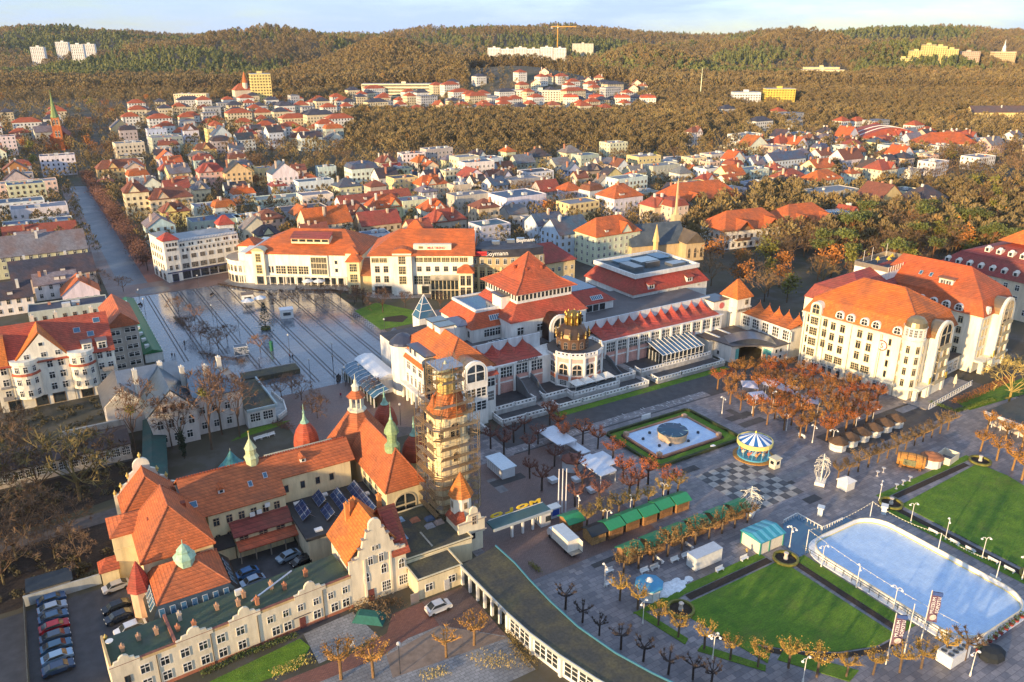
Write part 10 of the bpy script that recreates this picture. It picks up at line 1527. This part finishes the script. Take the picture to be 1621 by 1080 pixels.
# ---------------------------------------------------------------- garden trees
def garden_trees():
 PL=[pollard(200+i) for i in range(4)]; PM_=[(a.mesh('trunk','bark'),b.mesh('crown','twig')) for a,b,_ in PL]; PF=[pollard(220+i,4.6,8,10,4,.95,1.1) for i in range(4)]; PG=[pollard(240+i,4.5,9,12,2,1,1.1) for i in range(4)]; GM=[(a.mesh('trunk','bark'),b.mesh('crown','twig'),c.mesh('leaves','leaf')) for a,b,c in PG]; FM=[(a.mesh('trunk','bark'),b.mesh('crown','twig'),c.mesh('leaves','leaf')) for a,b,c in PF]
 def pol(p,label,group,bark,tw,seed,s=1.0,leaf=None,name='pollarded_tree',thin=False):
  r=random.Random(seed); o=newobj(name,None,None,(*p,.03),r.uniform(0,6.28),label=label,cat='tree',group=group); k=s*r.uniform(1.02,1.36)
  if leaf: m=r.choice(GM if thin else FM); v=r.uniform(.75,1.25); newobj('trunk',m[0],o,scale=(k,)*3,col=bark); newobj('crown',m[1],o,scale=(k,)*3,col=tw); newobj('leaves',m[2],o,scale=(k,)*3,col=tuple(q*v for q in leaf))
  else: m=r.choice(PM_); newobj('trunk',m[0],o,scale=(k,)*3,col=bark); newobj('crown',m[1],o,scale=(k,)*3,col=tw)
 BK,DK,YL=(.15,.10,.06),(.075,.055,.045),(.26,.17,.06)
 for i in range(7): pol((80.4+i*3.9,103.6),'pollarded tree behind the back row of huts, %s from the gate'%ordn(i),'pollards behind the huts',BK,YL,i,1.0,(.30,.21,.05),thin=True)
 for i in range(10): pol((77.6+i*3.45,88.9),'knobbly pollard in front of the front row of huts, %s from the pavilion'%ordn(i),'pollards before the huts',BK,(.24,.14,.05),20+i,1.0,(.30,.18,.05),thin=True)
 for i,p in enumerate(((63.6,86.8),(64.1,82.7),(64.6,78.9),(65.6,74.7),(66.9,70.9),(68.3,66.9),(70.7,64.2),(72.2,62.0))): pol(p,'dark bare pollard beside the curved pavilion, %s from the gate'%ordn(i),'pollards by the pavilion',DK,(.06,.045,.04),40+i,.95)
 for i,p in enumerate(((72.7,83.8),(73.8,80.5),(74.1,75.7),(75.0,72.0),(76.6,67.9),(78.4,64.2),(80.8,60.9),(84.6,58.4),(86.8,55.0),(90.5,52.7),(94.3,50.9),(98.1,49.1),(101.6,47.9),(106.7,47.3))): pol(p,'pollard with golden shoots along the curved lawn edge, %s from the kiosk'%ordn(i),'pollards round the near lawn',BK,(.36,.22,.05),60+i,.95,(.44,.27,.05),thin=True)
 pol((108.9,45.5),'spreading dark pollard at the near rink corner','pollards round the near lawn',BK,(.12,.08,.05),77,1.25)
 for i,p in enumerate(((187.9,86.1),(176.5,81.3),(175.5,77.0),(174.0,72.8),(187.0,81.2),(186.5,77.2),(171.5,69.5))): pol(p,'sunlit orange pollard beyond the far lawn, %s from the hotel'%ordn(i),'pollards beyond the far lawn',(.34,.19,.07),(.34,.17,.04),90+i,1.15,(.42,.19,.03))
 a,b=(137.2,89.9),(180.6,91.5)
 for i in range(13): q=i/12; pol((a[0]+(b[0]-a[0])*q,a[1]+(b[1]-a[1])*q),'clipped pollard in the row behind the barrel hut, %s from the white booth'%ordn(i),'pollards behind the barrel hut',(.2,.12,.06),(.26,.16,.06),110+i,.95,(.24,.15,.06))
 r=random.Random(9); k=0
 TG=[(152,143),(168,141.5),(176,136),(178,120),(180,106),(168,103),(152,102.5),(145,104),(143,111),(142,127)]
 def inside(x,y):
  q=False
  for (x0,y0),(x1,y1) in zip(TG,TG[1:]+TG[:1]):
   if (y0>y)!=(y1>y) and x<(x1-x0)*(y-y0)/(y1-y0)+x0: q=not q
  return q
 for i in range(12):
  for j in range(10):
   x,y=138+i*4.0+r.uniform(-.8,.8),104+j*4.4+r.uniform(-.8,.8)
   if not inside(x,y) or r.random()<.08: continue
   if 147<x<157 and 124<y<134: continue
   c=r.choice([(.34,.15,.04),(.46,.13,.02),(.50,.17,.02),(.42,.10,.02),(.40,.19,.03)]); pol((x,y),'rust-leaved tree in the hotel tea garden, row %s, %s from the terrace'%(ordn(i),ordn(9-j)),'tea garden trees',(.26,.14,.06),(.24,.11,.04),130+k,1.08,c,'autumn_tree'); k+=1
 G=[(80.9,141.5),(87.0,141.2),(91.6,143.7),(81.4,125.5),(80.9,120.1),(88.8,126.9),(91.5,137.6),(96.5,134.5),(98.4,139.6),(100.4,132.1),(102.1,128.5),(100.7,121.3),(90.8,121.2),(87.9,115.1),(87.7,109.2),(83.2,111.3),(97.4,113.5),(97.8,109.1),(101.6,110.2),(87.0,134.5),(82.1,137.5),(94.3,107.8),(102.4,104.8),(99.5,144.5)]
 for i,p in enumerate(sorted(G)): q=p[0]>96; pol(p,'%s tree in the grove by the fountain, %s from the tower'%('fiery orange' if q else 'reddish bare',ordn(i)),'grove trees',DK,(.16,.07,.05),170+i,1.12,(.44,.12,.03) if q else ((.17,.07,.05) if i%2 else None),'grove_tree')
 for i,p in enumerate(((41.7,87.3),(46.6,87.4),(30.6,89.3),(26.4,91.5))): pol(p,'orange-brown pollard beside the red cycle path, %s from the pavilion'%ordn(i),'pollards on the cycle path',(.24,.14,.06),(.34,.18,.05),200+i,1.2,(.40,.20,.04) if i else None)
 # hotel garden: tents and long tables under the trees
 for i,p in enumerate(((162.9,124.6),(161.8,128.7),(162.0,117.6),(155.9,132.4),(161.6,130.9),(152.6,126.0))): t=Thing('garden_awning','pale lilac awning under the tea garden trees, %s of the group'%ordn(i),'awning',(*p,0),R(20+i*9),'tea garden awnings',True); t.part('canvas',MB().add([(-2.6,-2.2,2.4),(2.6,-2.0,2.6),(2.4,2.2,2.4),(-2.4,2.0,2.6),(0,0,3.3)],[(0,1,4),(1,2,4),(2,3,4),(3,0,4)]),'matt',(.74,.72,.80)); [t.part('post',MB().box(x-.05,x+.05,y-.05,y+.05,0,2.5),'paint',(.6,.6,.6)) for x,y in ((-2.5,-2.1),(2.5,-1.9),(2.3,2.1),(-2.3,1.9))]
 for i in range(14): x,y=150+(i%5)*5.5+r.uniform(-1,1),111+(i//5)*6; t=Thing('picnic_table','wooden table with benches in the tea garden, %s counted from the promenade'%ordn(i),'table',(x,y,0),R(90*(i%2)),'tea garden tables',True); t.part('top',MB().box(-1,1,-.4,.4,.7,.76),'wood',(.5,.40,.3)); t.part('leg',MB().box(-.8,-.7,-.3,.3,0,.7),'wood',(.4,.3,.2)); t.part('leg',MB().box(.7,.8,-.3,.3,0,.7),'wood',(.4,.3,.2)); t.part('bench_plank',MB().box(-1,1,-.9,-.6,.4,.45),'wood',(.5,.4,.3)); t.part('bench_plank',MB().box(-1,1,.6,.9,.4,.45),'wood',(.5,.4,.3))
 t=Thing('pergola_cafe','flat-roofed cafe with white pergola front beyond the far lawn','cafe',(205,74,0)); x,y=(191.0,86.0); t.part('flat_roof',MB().box(x,x+24,y-10,y+3,3.2,3.5),'felt',(.08,.08,.06)); t.part('fascia',MB().box(x-.2,x,y-10,y+3,2.9,3.6),'paint',(.78,.74,.66)); t.part('wall',MB().box(x+1.2,x+23,y-9,y+2,0,3.2),'plaster',(.6,.5,.4)); [t.part('post',MB().box(x,x+.2,y-9.8+i*2.1,y-9.6+i*2.1,0,2.9),'paint',WHITE) for i in range(6)]
 b=MB(); rr=random.Random(12)
 for i in range(300):
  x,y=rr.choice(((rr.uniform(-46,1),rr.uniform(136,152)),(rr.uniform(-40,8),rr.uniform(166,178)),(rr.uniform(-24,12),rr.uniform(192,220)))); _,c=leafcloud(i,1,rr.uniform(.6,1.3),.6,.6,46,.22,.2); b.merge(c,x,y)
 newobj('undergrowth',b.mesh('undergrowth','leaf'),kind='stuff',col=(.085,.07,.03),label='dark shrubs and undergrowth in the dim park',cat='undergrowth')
 # big trees
 def big(kind,p,h,label,bc,cc,seed,wide=1.0): plant(kind,*p,0,h,label,'bare_tree','large bare trees',bc,cc,seed,wide=wide)
 for i,(p,h,w) in enumerate((((-2.4,166.5),17,1.1),((-17,176),15,1.0),((-22,163),16,1.1),((-32,170),17,1.0),((-26,150),14,1.0),((-16,143),10,1.0),((-38,140),12,1),((-8,147),8,.9),((-30,196),15,1),((-14,200),12,1.1),((-22,210),13,1.1),((-9,172),13,1.1),((-12,157),12,1),((-35,155),15,1),((-27,183),13,1.1),((-44,175),16,1),((-4,142),8,1),((-20,134),9,1),((-14,150),13,1.1),((-5,152),11,1),((-24,158),14,1.1),((-31,146),14,1.1),((-40,160),16,1),((2,172),13,1),((-13,182),13,1),((-20,170),15,1.1),((-46,150),15,1),((-52,165),16,1))): big('B',p,h,'broad bare tree in the dim park, %s counted from the spa gable'%ordn(i),(.17,.13,.06),(.20,.155,.055) if i<4 else (.16,.10,.055),300+i,w)
 for i,(p,h) in enumerate((((10.4,181.8),15),((19.5,174.6),13),((25.5,174.6),17),((29.3,181.4),15),((32.6,177.6),14),((17.9,180.5),11))): big('V',p,h,'tall slender bare tree in front of the grey villa, %s from the left'%ordn(i),(.13,.09,.06),(.17,.10,.06),330+i,1.0)
 for i,(p,z) in enumerate(((((10.4,181.8)),11.2),(((25.5,174.6)),14.6))):
  _,cm=leafcloud(7+i,1,1.5,0,1.2,420,.2,.1,1,6); b=MB(); b.add(cm.v,cm.f); newobj('mistletoe',b.mesh('mistletoe','leaf'),None,(p[0],p[1],z),0,(.22,.21,.03),label='yellow-green mistletoe clump in the %s slender villa tree'%('leftmost' if i==0 else 'middle'),cat='mistletoe')
 tr,cr=leafcloud(77,1,.9,4,3.6,900,.22,2,1,10); x,y=(19.3,173.9); t=Thing('ivy_spruce','narrow dark green conifer in front of the grey villa','conifer',(x,y,0),0,None,True); t.part('trunk',tr,'bark',(.1,.08,.06)); t.part('crown',cr,'leaf',(.025,.05,.02))
 sq=[((37.6,285.4)),((36.9,260.8)),((38.7,253.2)),((39.9,246.2)),((41.4,240.8)),((45.3,246.0)),((40.5,272.4)),((67.0,271.3)),((72.1,274.2)),((76.7,273.4)),((81.1,266.6)),((85.7,272.1)),((91.5,270.7)),((51.7,231.5)),((93.5,261.0)),((98.4,247.2)),((107.5,248.5)),((95.9,259.6)),((95.3,264.1)),((118.1,241.9)),((68.3,182.0)),((47.7,195.2)),((50.9,196.6)),((51.7,190.6)),((52.0,183.0)),((51.9,178.0)),((18.1,337.6)),((24.2,322.0))]
 for i,p in enumerate(sorted(sq)): plant('r',*p,0,6.2 if p!=((98.4,247.2)) else 10,'small bare tree on the square, %s counted from the main street'%ordn(i),'bare_tree','bare trees on the square',(.09,.06,.05),(.17,.095,.055),360+i,wide=1.2)
 big('B',(208.3,91.9),15,'big yellow-barked tree at the right edge beside the white hotel',(.42,.30,.08),(.44,.32,.09),401,1.15)
 for i,p in enumerate(((227.7,180.8),(227.8,189.7),(240.1,212.1),(255.0,187.4))): plant('g' if i in(0,) else 'b',*p,0,12,'tree behind the square corner tower, %s from the right'%ordn(i),'park_tree','trees behind the corner tower',(.13,.09,.05),(.22,.14,.05) if i else (.2,.2,.03),420+i,wide=1.1)
garden_trees()
NW=build_woods(); print('woods',NW,'objects',len(bpy.data.objects))

def build_haze():
 k=bpy.data.materials.new('haze'); k.use_nodes=True; n=k.node_tree.nodes; n.clear(); o=n.new('ShaderNodeOutputMaterial'); v=n.new('ShaderNodeVolumePrincipled'); v.inputs['Color'].default_value=(.82,.88,1,1); v.inputs['Density'].default_value=.00004; v.inputs['Anisotropy'].default_value=.2; k.node_tree.links.new(v.outputs[0],o.inputs['Volume'])
 newobj('haze',MB().box(-5200,5200,-600,5600,-9,215).mesh('haze',k),kind='stuff',label='thin pale haze lying over the town and hills',cat='haze')
build_haze()
